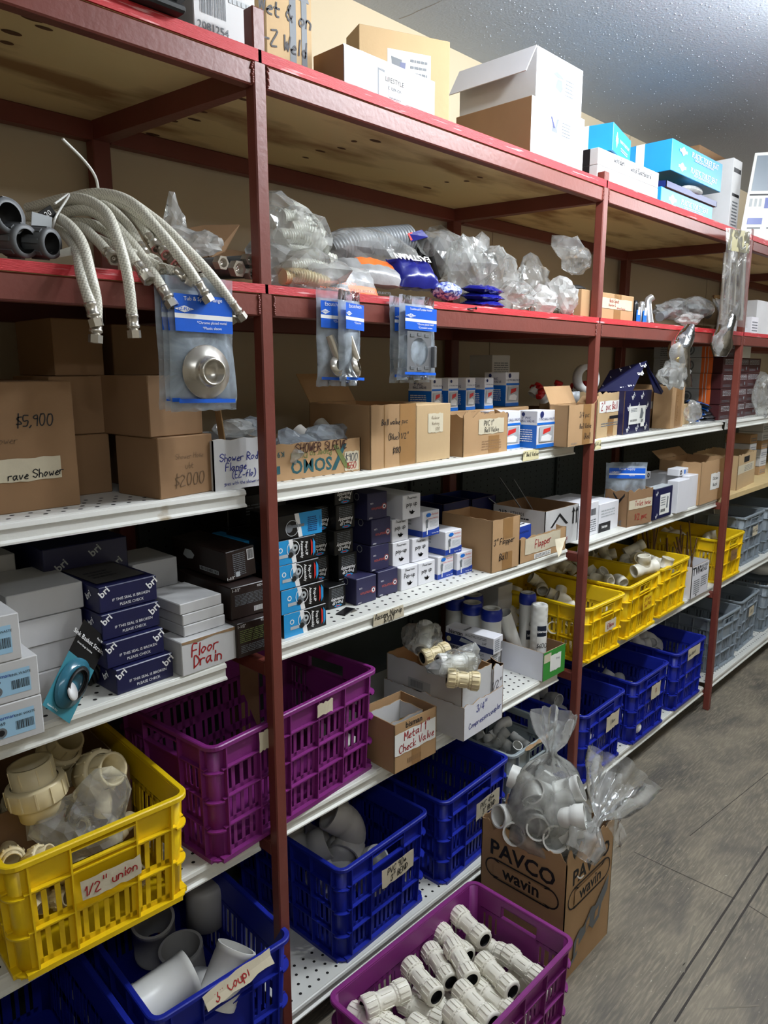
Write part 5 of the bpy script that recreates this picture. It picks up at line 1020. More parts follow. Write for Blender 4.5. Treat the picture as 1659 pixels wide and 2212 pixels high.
# blue crate bottom left: large white couplings and caps
S3 = sleeve_data(.052, .115, PVCW)
def rx_(px, py, y): return PY(px, py, y)
for (px, py, z, d, dt, lb) in [((412), 2100, .40, (-1, .10, -.16), sleeve_data(.056, .140, PVCW), 'large bright white coupling lying at the front of the lower left blue crate'),
                        ((512), 2045, .45, (-.60, -.12, -.75), sleeve_data(.050, .130, PVCW), 'white coupling leaning by the paper label of the lower left blue crate'),
                        ((445), 1990, .28, (.03, .02, 1), cap_data(.056, .125, PVCG), 'grey-white cap standing at the back of the lower left blue crate'),
                        ((330), 1985, .36, (.15, .25, -1), sleeve_data(.058, .14, PVCG), 'grey-white coupling standing under the yellow crate'),
                        ((390), 2045, .33, (.10, .0, -1), sleeve_data(.058, .15, PVCG), 'grey-white open coupling in the middle of the lower left blue crate'),
                        ((405), 2130, .25, (.5, -.5, -.2), S3, 'white coupling deep in the lower left blue crate')]:
    P_ = PZ(px, py, z); inst(dt, 'pipe_coupling', M=frame(P_, d), label=lb, cat='pipe coupling')
# blue crate 90 bends
E3 = elbow_data(.052, 88, PVCG); E3w = elbow_data(.045, 88, PVCW)
for x, y, z, d, roll, dt, lb in [(.30, .40, .42, (-.2, -.6, -.5), 30, E3, 'grey elbow at the back left of the blue 3" bend crate'), (.42, .33, .44, (.4, -.7, -.35), 200, E3, 'grey elbow on top of the pile in the blue 3" bend crate'), (.385, .24, .33, (.3, -.3, .6), 100, E3, 'grey elbow in the middle of the blue 3" bend crate'),
                         (.30, .15, .26, (.5, .2, .3), 0, E3w, 'white elbow at the front left of the blue 3" bend crate'), (.45, .14, .20, (0, .5, .7), 90, E3w, 'white elbow under the paper label of the blue 3" bend crate'), (.33, .30, .22, (1, 0, .1), 40, E3w, 'white elbow low in the blue 3" bend crate'), (.48, .38, .22, (0, 1, .1), 40, E3w, 'white elbow low at the back of the blue 3" bend crate')]:
    inst(dt, 'pipe_elbow', M=frame((x, y, z), d) @ RZ(roll), label=lb, cat='pipe elbow')
# light grey crate: small white fittings
T1, E1 = tee_data(.021, PVCW), elbow_data(.021, 88, PVCW)
for i, (px, py, z, d) in enumerate([(1075, 1582, .40, (-.1, -.3, 1)), (1058, 1612, .37, (.3, -.6, .4)), (1092, 1608, .36, (-.4, .2, .5)), (1110, 1622, .38, (-.2, -.5, .8)), (1060, 1590, .33, (.6, -.3, .2)), (1085, 1635, .33, (.7, .3, .1)), (1040, 1600, .34, (.3, .5, .3)), (1125, 1600, .32, (.1, .8, .2))]):
    inst(T1 if i % 2 else E1, 'pipe_fitting', M=frame(PZ(px, py, z), d) @ RZ(40 * i), label='small white elbow or tee in the light grey crate left of the second post', cat='pipe fitting', group='white fittings in the light grey crate')
# fittings in the other crates: pile by x/y/z inside each crate
def pile(x0, y0, x1, y1, z0, z1, n, kinds, lb, grp, seed, sp=.05):
    rn = random.Random(seed); pts = []
    k = 0; tries = 0
    while k < n and tries < 4000:
        tries += 1; lev = (z1 - z0) * (k / n); p = Vector((rn.uniform(x0, x1), rn.uniform(y0, y1), z0 + lev))
        if any((p - q).length < sp for q in pts): continue
        pts.append(p); k += 1
        inst(kinds[k % len(kinds)], 'pipe_fitting', M=frame(p, (rn.uniform(-1, 1), rn.uniform(-1, 1), rn.uniform(-.4, .8))) @ RZ(rn.uniform(0, 360)), label=lb, cat='pipe fitting', group=grp)
EW, EI, TI, TW_ = elbow_data(.030, 88, PVCW), elbow_data(.027, 88, PVCI), tee_data(.026, PVCI), tee_data(.030, PVCW)
pile(1.64, .12, 1.90, .50, DZ + .05, DZ + .24, 16, [EW, TW_], 'white elbow or tee in the blue crate right of the second post', 'fittings in the first blue crate of three', 1, .062)
pile(2.10, .12, 2.36, .50, DZ + .05, DZ + .17, 12, [EW, TW_], 'white elbow or tee in the middle blue crate', 'fittings in the middle blue crate', 2, .062)
pile(2.58, .12, 2.84, .50, DZ + .05, DZ + .29, 20, [EW, TW_], 'white elbow or tee in the blue crate by the third post', 'fittings in the third blue crate', 3, .062)
pile(1.56, .08, 1.78, .50, CZ + .04, CZ + .19, 22, [EI, TI], 'pale elbow or tee in the first yellow crate', 'fittings in the first yellow crate', 4, .050)
pile(1.92, .10, 2.18, .50, CZ + .04, CZ + .25, 26, [EI, TI], 'pale elbow or tee in the second yellow crate', 'fittings in the second yellow crate', 5, .050)
pile(2.30, .10, 2.56, .50, CZ + .04, CZ + .27, 28, [TI, EI], 'pale tee or elbow in the yellow crate left of the metals carton', 'fittings in the third yellow crate', 6, .050)
pile(3.10, .10, 3.36, .48, CZ + .04, CZ + .22, 14, [EI, TI], 'pale fitting in the yellow crate behind the third post', 'fittings in the fourth yellow crate', 7, .055)
inst(tee_data(.030, PVCI), 'pipe_tee', M=frame(PZ(1393, 1228, CZ + .26), (.75, -.35, .12)) @ RZ(90), label='large pale tee on top of the pile in the third yellow crate', cat='pipe tee')
inst(elbow_data(.032, 45, PVCI), 'pipe_elbow', M=frame(PZ(1385, 1205, CZ + .27), (.6, .2, -.3)) @ RZ(20), label='pale bent fitting leaning behind the large tee in the third yellow crate', cat='pipe elbow')
inst(sleeve_data(.028, .05, PVCI), 'pipe_coupling', M=frame(PZ(1437, 1226, CZ + .23), (.1, -.2, 1)), label='short pale ring coupling at the front corner of the third yellow crate', cat='pipe coupling')
C_ = sleeve_data(.055, .10, PVCI)
for px, py, z, lb in ((1520, 1120, 1.02, 'large pale roll-like coupling at the back over the fourth yellow crate'),):
    q = PY(px, py, .42); inst(C_, 'pipe_coupling', M=frame((q.x, q.y, CZ + .27), (-.2, -1, .1)), label=lb, cat='pipe coupling')
q = PY(1640, 1260, .22); inst(cap_data(.10, .06, PVCW), 'round_cover', M=T(q.x, q.y, DZ + .335), label='large white round cover lying on the far grey crate', cat='cover')
# rods in the metals carton
RODB = pm('bronze_rod', (.45, .33, .22), .45, metal=.6); rn = random.Random(5)
for i in range(15):
    b = Vector((pTW.x + .03 + (wTW - .06) * rn.random(), pTW.y + .05 + rn.uniform(0, .28), CZ + .012)); sx = rn.uniform(-.6, .6); L = rn.uniform(.28, .37)
    m = MB(); d = Vector((sx * .7, rn.uniform(-.1, .25), 1)).normalized()
    if b.y + d.y * L > .56: d.y = -.1
    # keep the foot inside: rods fan out above the carton
    m.tube([b, b + d * L * .3, b + d * L], .0035 if i % 3 else .006, RODB, 6); m.build('metal_rod', label='thin bronze coloured rod fanning out of the white metals carton', cat='rod', group='rods in the metals carton')

# yellow crate, lower left: unions, paper bag of fittings and card divider
def union_big(R_, mat):
    k = ('ub', R_, mat.name)
    if k not in _fm:
        m = MB(); ribnut(m, 0, R_ * .75, R_, mat, ribs=12, rr=.004); m.lathe([(R_ * .78, R_ * .70), (R_ * .74, R_ * .78), (R_ * .74, R_ * 1.45), (R_ * .62, R_ * 1.45), (R_ * .62, 0)], mat, n=32)
        for i in range(8): m.box(R_ * .73, -.0015, R_ * .8, R_ * .76, .0015, R_ * 1.4, mat, RZ(45 * i))
        m.lathe([(R_ * .62, -R_ * .5), (R_ * .74, -R_ * .5), (R_ * .76, 0)], mat, n=32); m.lathe([(R_ * .62, -R_ * .5), (R_ * .62, 0)], mat, n=32); _fm[k] = m.data('pipe_union')
    return _fm[k]
inst(union_big(.060, PVCC), 'pipe_union', M=frame(PZ(85, 1728, .985), (-.10, .12, 1)), label='large cream ribbed union standing in the lower left yellow crate', cat='pipe union')
inst(union_big(.050, PVCC), 'pipe_union', M=frame(PZ(200, 1672, .985), (.25, -.75, .35)) @ RZ(10), label='cream union lying with its bore towards us at the back of the yellow crate', cat='pipe union')
inst(union_big(.050, PVCC), 'pipe_union', M=frame(PZ(120, 1630, .97), (.2, -.5, .6)), label='dim cream union at the rear left of the yellow crate', cat='pipe union')
inst(union_big(.028, PVCC), 'pipe_union', M=frame((-.585, .075, .905), (.5, -.5, .35)), label='small cream union nut at the front corner of the yellow crate', cat='pipe union')
inst(union_big(.026, PVCC), 'pipe_union', M=frame((-.610, .125, .90), (-.2, -.8, .3)), label='small cream union peeking over the yellow crate rim', cat='pipe union')
pile(-.60, .06, -.34, .20, CZ + .04, CZ + .16, 18, [union_big(.022, PVCC), elbow_data(.018, 88, PVCC)], 'small cream fitting seen through the slots of the yellow crate', 'small cream fittings in the yellow crate', 9, .043)
for j, x in enumerate((-.60, -.50, -.40)): inst(union_big(.052, PVCC), 'pipe_union', M=frame((x, .42, CZ + .06 + .02 * j), (0, -.3, 1)), label='cream union under the others at the back of the yellow crate', cat='pipe union', group='cream unions under the pile')
dv = openbox('open_cardboard_box', 'kraft carton marked 2" union inside the lower left yellow crate', (-.648, .235, CZ + .008), .345, R(-3), .30, .225, KD, KD, [('n', 'F', .30, .60, .72, .94, PAPER, [('2" union', .50, .76, .024, INKR, 5)])], jag=.003)

# ================================================================== WATER FILTERS
def filter_obj(label, M, r=.032, h=.25, cap=True, wound=False, txt=None):
    body = MB(); n = 28
    if wound:
        vs = []; fs = []; K_ = 56
        for j in range(K_ + 1):
            for i in range(n):
                a = 2 * math.pi * i / n; z = h * j / K_; rr = r * (1 + .035 * abs(math.sin(a * 2 + j * .55)) + .035 * abs(math.sin(a * 2 - j * .55))) * (.94 if j in (0, K_) else 1)
                vs.append((rr * math.cos(a), rr * math.sin(a), z))
        for j in range(K_):
            for i in range(n): fs.append((j * n + i, j * n + (i + 1) % n, (j + 1) * n + (i + 1) % n, (j + 1) * n + i))
        body.add(vs, fs, PVCW, None, True); body.lathe([(r * .95, h), (r * .45, h + .002), (r * .42, h - .02), (0, h - .02)], PVCW, n=24)
    else: body.lathe([(r, 0), (r, h)], PVCW, n=36, rf=lambda a, j, z: 1 + .012 * math.sin(a * 40))
    o = body.build('water_filter', None, label=label, cat='water filter'); o.matrix_local = M
    if cap:
        for z0, s in ((h, 1), (0, -1)):
            c = MB(); b = pm('filter_end_cap_blue', (.08, .17, .58), .35); c.lathe([(r * 1.02, z0 - s * .028), (r * 1.10, z0 - s * .024), (r * 1.10, z0), (r * 1.02, z0 + s * .012), (r * .92, z0 + s * .016)], b, n=30)
            c.lathe([(r * .92, z0 + s * .016), (r * .45, z0 + s * .017), (r * .43, z0 - s * .01), (0, z0 - s * .01)], PVCW, n=30); c.build('end_cap', o)
    if wound or cap:
        l = MB(); a0, a1 = (-2.75, -1.55) if wound else (-2.6, -1.2); rr = r * (1.085 if wound else 1.02)
        l.lathe([(rr, h * .54), (rr, h * .70)] if wound else [(rr, h * .38), (rr, h * .52)], pm('filter_label_dark', (.07, .12, .20), .4), n=12, a0=a0, a1=a1); l.lathe([(rr, h * .12), (rr, h * .54)] if wound else [(rr, h * .1), (rr, h * .38)], PAPW, n=12, a0=a0, a1=a1)
        ln = Vector((math.cos((a0 + a1) / 2), math.sin((a0 + a1) / 2), 0)); tx = Vector((-ln.y, ln.x, 0)); M2 = Matrix((tx, Vector((0, 0, 1)), ln)).transposed().to_4x4()
        M3 = M2.copy(); M3.translation = ln * (rr + .001) + Vector((0, 0, h * .62 if wound else h * .45)); add_print(l, 'bisman', .015, WHT, M3)
        M3 = M2.copy(); M3.translation = ln * (rr + .001) + Vector((0, 0, h * .40 if wound else h * .62)); add_hand(l, txt or '$600', .016, INK, M3)
        l.build('paper_label', o)
    return o
fq = PZ(1173, 1418, CZ + .004)
FX, FY = p5.x + .035, p5.y + .05
filter_obj('white string-wound filter standing in the green fronted tray', T(1.352, .118, CZ + .005), .031, .265, False, True)
filter_obj('blue capped filter standing behind the string-wound one', T(1.378, .190, CZ + .005), .031, .275, txt='Cto')
for px, y, zt, lb, tx in ((1063, .27, .245, 'front blue capped filter left of the leaning one', '$1800'), (1020, .31, .25, 'second blue capped filter from the coupler carton', '$1100'), (1026, .40, .26, 'blue capped filter at the back right of the group', '$700'), (988, .42, .25, 'dim blue capped filter at the back left of the group', '$500')):
    fx, fy = {1063: (1.172, .217), 1020: (1.179, .315), 1026: (1.262, .372), 988: (1.181, .400)}[px]; filter_obj(lb, T(fx, fy, CZ + .018), .038, .240, txt=tx)
q = PY(1115, 1400, .20); m_ = frame((q.x + .03, .20, CZ + .012), (-.42, .10, 1)); filter_obj('shrink-wrapped filter leaning towards the left in the tray', m_, .028, .24, False, False)

# ================================================================== TAPE ROLLS AND RED FITTINGS
def roll_data(r, wd, mt):
    k = ('roll', r, wd, mt.name)
    if k not in _fm:
        m = MB(); m.lathe([(r * .60, -wd / 2), (r, -wd / 2), (r, wd / 2), (r * .60, wd / 2)], mt, n=36); m.lathe([(r * .60, wd / 2), (r * .60, -wd / 2)], KB, n=36); _fm[k] = m.data('tape_roll')
    return _fm[k]
WT, GT = pm('white_tape', (.84, .84, .84), .35), pm('silver_duct_tape', (.58, .60, .62), .35)
YR = .20
def stand(px, py, y): return PY(px, py, y)
q = PY(1266, 818, .15); inst(roll_data(.058, .03, WT), 'tape_roll', M=frame(q, (-.35, -1, .1)), label='upright white tape roll leaning against the second post', cat='tape roll')
q = PY(1224, 858, .17); inst(roll_data(.050, .045, GT), 'tape_roll', M=T(q.x, q.y, q.z), label='silver duct tape roll lying flat on the 3/4 carton contents', cat='tape roll')
q = PY(1262, 862, .17); inst(roll_data(.048, .045, GT), 'tape_roll', M=T(q.x, q.y + .0, q.z), label='silver duct tape roll lying beside the second post', cat='tape roll')
RH = pm('red_valve_handle', (.72, .10, .12), .35)
for i, (px, py, y, lb) in enumerate([(1172, 850, .22, 'red valve handle lying left of the tape rolls'), (1205, 832, .24, 'red valve handle above the silver tape roll'), (1160, 838, .27, 'red capped white valve at the back'), (1250, 832, .25, 'small red valve part behind the white tape roll')]):
    q = PY(px, py, y); m = MB(); m.cbox(-.035, -.012, -.010, .035, .012, .010, RH, .004); m.lathe([(.020, -.035), (.020, -.01), (.014, -.008), (.014, .012), (0, .012)], PVCW, n=16); m.lathe([(.017, .0), (.017, .016), (0, .016)], RH, n=16)
    m.build('valve', None, q, (R(20 * i), R(-25 + 12 * i), R(35 * i)), label=lb, cat='valve')
m = MB(); m.cbox(0, 0, 0, .36, .20, .012, KD, .001); q = PY(1150, 868, .14); 
openbox('open_cardboard_box', 'low white carton holding tape rolls and red valves behind the front cartons', (PY(1150, 868, .13).x, .145, AZ), .40, 0, .24, .118, WG, KD, jag=.002)
# ================================================================== BAGS AND FILM
def crumple(mb, c, rad, mt, seed, sub=4, amp=.28, freq=1.2, flat=None, spikes=0, M=None):
    bm = bmesh.new(); bmesh.ops.create_icosphere(bm, subdivisions=sub, radius=1); o = Vector((seed * 3.7, seed * 1.3, seed * .7)); rn = random.Random(seed)
    sp = [(Vector((rn.uniform(-1, 1), rn.uniform(-1, 1), rn.uniform(0, 1))).normalized(), rn.uniform(.35, .75)) for _ in range(spikes)]
    for v in bm.verts:
        d = v.co.normalized(); k = 1
        n1 = abs(noise.noise(d * freq + o)); n2 = abs(noise.noise(d * freq * 2.6 + o)); n3 = abs(noise.noise(d * freq * 6 + o))
        k += amp * (.5 - n1 * 2.2) + amp * .40 * (.4 - n2 * 2) + .05 * (noise.random() - .5)
        for s, a in sp:
            t = max(0, d.dot(s) - .80) / .20; k += a * t * t
        v.co = Vector((d.x * rad[0] * k, d.y * rad[1] * k, d.z * rad[2] * k))
        if flat is not None and v.co.z < flat: v.co.z = flat + (v.co.z - flat) * .05
    vs = [(v.co + Vector(c)) for v in bm.verts]; fs = [tuple(a.index for a in f.verts) for f in bm.faces]; bm.free()
    return mb.add(vs, fs, mt, M, False)
def bag(label, c, rad, seed, mt=None, flat=None, spikes=3, amp=.28, name='plastic_bag', extra=None, group=None, freq=1.2, sub=3):
    mb = MB(); crumple(mb, (0, 0, 0), rad, mt or FILM, seed, sub, amp, freq, flat, spikes)
    if extra: extra(mb)
    return mb.build(name, None, c, None, label=label, cat='plastic bag', group=group)
def onshelf(px, py, y, z): q = PY(px, py, y); return q
def sheet(mb, pts, mt, wr=.006, seed=1, n=14, M=None):
    """wrinkled film sheet over a quad of corners (bl, br, tr, tl)"""
    a, b, c, d = [Vector(p) for p in pts]; nr = (b - a).cross(d - a).normalized(); vs = []
    for j in range(n + 1):
        for i in range(n + 1):
            u, v = i / n, j / n; p = a.lerp(b, u).lerp(d.lerp(c, u), v); k = noise.noise(p * 22 + Vector((seed, 0, 0))) + .5 * abs(noise.noise(p * 50 + Vector((0, seed, 0))))
            vs.append(p + nr * wr * k * 2)
    mb.add(vs, [(j * (n + 1) + i, j * (n + 1) + i + 1, (j + 1) * (n + 1) + i + 1, (j + 1) * (n + 1) + i) for j in range(n) for i in range(n)], mt, M, True)
def corr_tube(pts, r, pitch, mt, name, n=14, **kw):
    P = spline(pts, 10); L = sum((P[i + 1] - P[i]).length for i in range(len(P) - 1)); m_ = max(12, int(L / pitch * 4)); Q = []
    # resample evenly
    acc = [0]
    for i in range(len(P) - 1): acc.append(acc[-1] + (P[i + 1] - P[i]).length)
    j = 0
    for i in range(m_ + 1):
        s = L * i / m_
        while j < len(acc) - 2 and acc[j + 1] < s: j += 1
        t = (s - acc[j]) / max(1e-9, acc[j + 1] - acc[j]); Q.append(P[j].lerp(P[j + 1], t))
    mb = MB(); mb.tube(Q, r, mt, n, rf=lambda t: r * (1 + .10 * math.cos(t * L / pitch * 2 * math.pi)))
    return mb.build(name, **kw)
# -- red shelf, middle bay: bags of corrugated tail pieces, wrapped packs and clear bags
Z2 = REDZ
CW = pm('white_corrugated_plastic', (.80, .80, .76), .35); CGY = pm('grey_corrugated_plastic', (.50, .52, .54), .35, spec=.7); CCR = pm('cream_corrugated_plastic', (.80, .74, .58), .45)
for i, (x, z, y, mt, dx) in enumerate([(a_ + c_ * .95, b_, c_, d_, e_) for a_, b_, c_, d_, e_ in [(.02, .022, .05, CCR, .13), (.03, .055, .09, CW, .15), (.02, .09, .12, CW, .15), (.0, .125, .12, CW, .14), (.03, .155, .16, CW, .10), (.0, .03, .17, CW, .14), (.0, .185, .19, CW, .10)]]):
    corr_tube([(x, y, Z2 + z + .006), (x + dx * .5, y + .005, Z2 + z + .012), (x + dx, y - .01, Z2 + z - .002)], .017, .0085, mt, 'corrugated_hose', label='pale corrugated drain hose in the clear bags beside the front post', cat='hose', group='corrugated hoses beside the front post')
bag('lower clear bag of corrugated hoses beside the front post', PY(645, 575, .09) + Vector((0, 0, -.015)), (.115, .075, .060), 3, FILM, -.055, 2)
bag('upper clear bag of corrugated hoses leaning on the front post', PY(632, 510, .14) + Vector((0, 0, .0)), (.095, .075, .075), 4, FILM, None, 2)
corr_tube([PY(705, 545, .24), PY(760, 528, .24), PY(830, 520, .24), PY(880, 515, .24)], .038, .013, CGY, 'corrugated_hose', 18, label='thick grey corrugated hose in the long clear pack behind the blue bag', cat='hose')
bag('long clear pack around the thick grey corrugated hose', PY(800, 545, .22), (.20, .06, .062), 6, FILM, None, 1, .2)
m = MB(); a = PY(880, 505, .20); m.quad([a, a + Vector((.065, 0, .02)), a + Vector((.085, -.01, .0)), a + Vector((.02, 0, -.02))], BLUF); m.quad([a + Vector((.0, -.001, 0)), a + Vector((.02, -.001, .008)), a + Vector((.03, -.001, -.012)), a + Vector((.015, -.001, -.018))], RED); m.build('pack_header', label='blue and red tail of the long clear pack', cat='pack')
def wrap_pack(label, c, size, mt, D, seed, rz=0, tilt=0):
    mb = MB(); sx, sy, sz = size; n = 18; vs = []
    for s in (1, -1):
        for j in range(9):
            for i in range(n + 1):
                u, v = i / n * 2 - 1, j / 8 * 2 - 1; e = max(0, (1 - abs(u) ** 4) * (1 - abs(v) ** 4)) ** .6
                k = noise.noise(Vector((u * 2.5, v * 2, seed + s))) * .25 + abs(noise.noise(Vector((u * 6, v * 5, seed * 2 + s)))) * .25
                vs.append((u * sx / 2, v * sy / 2, s * sz / 2 * e * (1 + k) + noise.noise(Vector((u * 3, v * 3, seed))) * .004))
    f = []; N = n + 1
    for j in range(8):
        for i in range(n): f.append((j * N + i, j * N + i + 1, (j + 1) * N + i + 1, (j + 1) * N + i)); b = 9 * N; f.append((b + j * N + i + 1, b + j * N + i, b + (j + 1) * N + i, b + (j + 1) * N + i + 1))
    fm = []
    mats = [mt] * len(f)
    mb.add(vs, f, mt, None, True)
    if D:
        for i, fc in enumerate(f):
            cx = sum(vs[a][0] for a in fc) / 4 / sx + .5; cy = sum(vs[a][1] for a in fc) / 4 / sy + .5
            for (u0, u1, v0, v1, m2) in D:
                if u0 <= cx <= u1 and v0 <= cy <= v1: mb.m[i] = mb.mi(m2)
    o = mb.build('wrapped_pack', None, c, (R(tilt), 0, R(rz)), label=label, cat='pack'); return o
def pack_text(o, items):
    m = MB()
    for s, x, y, z, sz, mt in items: add_print(m, s, sz, mt, T(x, y, z))
    m.build('lettering', o)
o = wrap_pack('orange and black printed pack at the shelf edge beside the bags of hoses', PY(745, 615, .05) + Vector((0, 0, .0)), (.20, .11, .04), FILMH, [(.0, .42, 0, .5, BLK), (.42, 1, .0, .34, ORG), (.0, .45, .5, .72, WRAP), (.45, 1, .5, .8, WRAP)], 2, -4, 62)
m = MB(); 
for s, x, y, sz, mt in (('SOLAMENTE PARA USO', -.05, -.018, .011, ORG), ('FOR RESIDENTIAL USE ONLY', -.045, -.036, .010, ORG), ('ION QUALITY GUARANTEE', .05, -.036, .011, INK)): add_print(m, s, sz, mt, T(x, y, .030))
m.build('lettering', o)
o = wrap_pack('orange topped crumpled pack lying behind the orange and black one', PY(800, 590, .10), (.19, .10, .05), WRAP, [(.3, 1, .45, 1, ORG)], 5, -6, 40)
o = wrap_pack('shiny blue bag with white lettering in the middle of the red shelf', PY(893, 600, .075) + Vector((0, 0, .008)), (.15, .10, .055), BLUF, None, 8, -6, 50)
m = MB(); add_print(m, 'EASTMAN', .030, WHT, T(-.01, .03, .034) @ RZ(180)); m.build('lettering', o)
# black coil in a bag
bag('dark pack of coiled black hose inside clear film behind the blue bag', PY(960, 552, .24), (.115, .08, .075), 12, FILM, None, 2, .2)
m = MB()
for k in range(4): m.tube([(.055 * math.cos(a * .35), .02 * k - .03, .055 * math.sin(a * .35)) for a in range(19)], .012, RUB, 8, cap=False)
m.build('hose_coil', None, PY(925, 560, .26), (0, 0, R(25)), label='coil of black hose behind the blue bag', cat='hose')
bag('small blue meshed clear pack right of the blue bag', PY(965, 632, .04) + Vector((0, 0, .003)), (.055, .035, .026), 13, pm('blue_white_mesh', (.22, .27, .62), .3, rgb2=(.75, .80, .92), scale=120, lo=.45, hi=.55), None, 0, .12)
for k in range(3): wrap_pack(['bottom', 'middle', 'top'][k] + ' flat blue and red pack of the little stack on the red shelf', PY(1042, 650, .06).xy.to_3d() + Vector((0, 0, Z2 + .013 + .021 * k)), (.12, .09, .024), pm('blue_red_print_film', (.10, .12, .50), .2, rgb2=(.65, .08, .10), scale=9, lo=.38, hi=.42, bump=.5, bscale=30), None, 20 + k, 6 * k - 4, 6)
for i, (px, py, y, rd, lb, mt, sp) in enumerate([(1010, 575, .17, (.085, .06, .085), 'tall clear crumpled bag behind the flat blue packs', FILM, 3), (1075, 590, .15, (.085, .05, .08), 'clear bag with folded point right of the tall crumpled one', FILM, 3), (1110, 640, .09, (.085, .06, .045), 'low clear bag at the shelf edge right of the flat blue packs', FILM, 3),
     (1150, 610, .22, (.09, .05, .07), 'flat clear bag leaning on the cardboard at the back', FILMC, 2), (1170, 655, .07, (.065, .045, .038), 'low hazy bag with grey fittings inside near the second post', FILMH, 2), (1222, 645, .06, (.050, .04, .052), 'peaked hazy bag just left of the second post', FILMH, 4), (1245, 562, .10, (.055, .05, .048), 'clear crumpled ball of film on the black lid by the second post', FILMC, 5)]):
    bag(lb, PY(px, py, y), rd, 30 + i, mt, None, sp, .34)
for i, (px, py, y) in enumerate([(1150, 668, .08), (1180, 672, .07), (1205, 668, .08), (1225, 672, .06), (1120, 665, .10)]):
    q = PY(px, py, y); q.z = Z2 + .017; inst(tee_data(.011, NIK), 'metal_fitting', M=frame(q, (.7 - .3 * i, .4, .1)) @ RZ(60 * i), label='small metal fitting in the hazy bags left of the second post', cat='fitting', group='metal fittings in the hazy bags')
BX('plain kraft box behind the clear bags left of the second post', (1150, 690), (1215, 695), Z2, .10, .12, K, y=.27)
obs_, pbs, wbs, abs_, dbs, hbs = BX('kraft box with red lettered note Bath Spout straddling behind the second post', (1254, 690), (1366, 702), Z2, .098, .16, K, [('r', 'F', .60, 0, .74, 1, TAPE), ('n', 'F', .36, .42, .96, .82, PAPER, [('Bath Spout', .60, .72, .0125, INKR), ('Diverter &', .56, .56, .010, INKR), ('Without Diverter', .74, .47, .008, INKR)])], y=.038)
m = MB(); m.lathe([(0, .018), (.05, .017), (.068, .008), (.070, 0), (0, 0)], RUB, n=30); m.build('pan_bottom', None, pbs + Vector((.03, .08, hbs + .001)), label='black round disc lying on the Bath Spout box', cat='disc')
# chrome spout and blue tagged faucets
m = MB(); q = PY(1402, 690, .03); q.z = Z2
m.tube(spline([q, q + Vector((.004, .01, .05)), q + Vector((.010, .015, .09)), q + Vector((.022, .0, .108))], 8), .019, CHR, 16, rf=lambda t: .020 - .006 * t); m.build('tub_spout', label='chrome tub spout standing at the red shelf edge', cat='spout')
for i, (px, c_) in enumerate(((1370, 'left'), (1384, 'right'))):
    q = PY(px, 690, .045); q.z = Z2; m = MB(); m.lathe([(.013, 0), (.013, .07), (.009, .085), (0, .087)], BLK if i == 0 else CHR, T(q.x, q.y, q.z), 14); o = m.build('spout_pack', label=c_ + ' blue tagged black and chrome spout pack beside the Bath Spout box', cat='pack')
    n_ = MB(); n_.cbox(q.x - .017, q.y - .019, Z2 + .001, q.x + .013, q.y - .015, Z2 + .048, BLUP, .001); n_.quad([(q.x - .012, q.y - .0195, Z2 + .03), (q.x + .008, q.y - .0195, Z2 + .03), (q.x + .008, q.y - .0195, Z2 + .06), (q.x - .008, q.y - .0195, Z2 + .06)], PAPW); n_.build('hang_tag', o)
for i, (px, py, y, rd, lb, mt) in enumerate([(1450, 672, .10, (.14, .06, .038), 'long clear pack of dark flexible hose right of the chrome spout', FILM), (1500, 665, .12, (.17, .07, .05), 'clear film pack behind the hanging brass fittings', FILM), (1485, 690, .06, (.10, .04, .030), 'low clear bag at the red shelf edge above the brass fittings', FILMH)]):
    bag(lb, PY(px, py, y), rd, 50 + i, mt, None, 1, .22)
corr_tube([PY(1425, 685, .08), PY(1455, 672, .10), PY(1500, 665, .12), PY(1530, 680, .10)], .018, .010, GPLA, 'flexible_hose', label='dark flexible hose inside the clear pack right of the chrome spout', cat='hose')
# bags hanging over the shelf edge
def hang_bag(label, P, rr, seed, mt=FILM, n=18, k=20):
    """P path from top to bottom, rr half width along it"""
    Q = spline(P, 6); N = len(Q) - 1; vs = []; mb = MB()
    for j, p in enumerate(Q):
        t = j / N; w = rr(t)
        for i in range(n):
            a = 2 * math.pi * i / n; q = w * (1 + .22 * noise.noise(Vector((math.cos(a) * 1.6, math.sin(a) * 1.6, t * 5 + seed))) + .10 * abs(noise.noise(Vector((math.cos(a) * 5, math.sin(a) * 5, t * 16 + seed)))))
            vs.append((p.x + q * math.cos(a), p.y + q * .45 * math.sin(a), p.z + .006 * noise.noise(Vector((a * 2, t * 8, seed)))))
    mb.add(vs, [(j * n + i, j * n + (i + 1) % n, (j + 1) * n + (i + 1) % n, (j + 1) * n + i) for j in range(N) for i in range(n)], mt, None, True)
    return mb.build('hanging_bag', label=label, cat='plastic bag')
hang_bag('clear bag of brass fittings hanging from the red shelf edge', [PY(1492, 700, -.03), PY(1480, 725, -.035), PY(1468, 760, -.035), PY(1470, 800, -.03), PY(1468, 835, -.03)], lambda t: .026 + .055 * math.sin(min(1, t * 1.3) * math.pi * .8) + (.03 * max(0, t - .6) * 2.5), 3)
bag('crumpled lower end of the bag of brass fittings', PY(1462, 812, -.03), (.10, .035, .060), 71, FILMC, None, 5, .4)
for i, (px, py, L, d) in enumerate([(1467, 745, .05, (0, 0, -1)), (1462, 772, .035, (.5, 0, -.6)), (1478, 790, .03, (.2, 0, -1))]):
    m = MB(); q = PY(px, py, -.03); m.lathe([(.006, 0), (.010, .002), (.010, .012), (.006, .014), (.005, L)], BRASS, frame(q, d), 8); m.build('brass_fitting', label='brass fitting in the clear hanging bag', cat='fitting', group='brass fittings in the hanging bag')
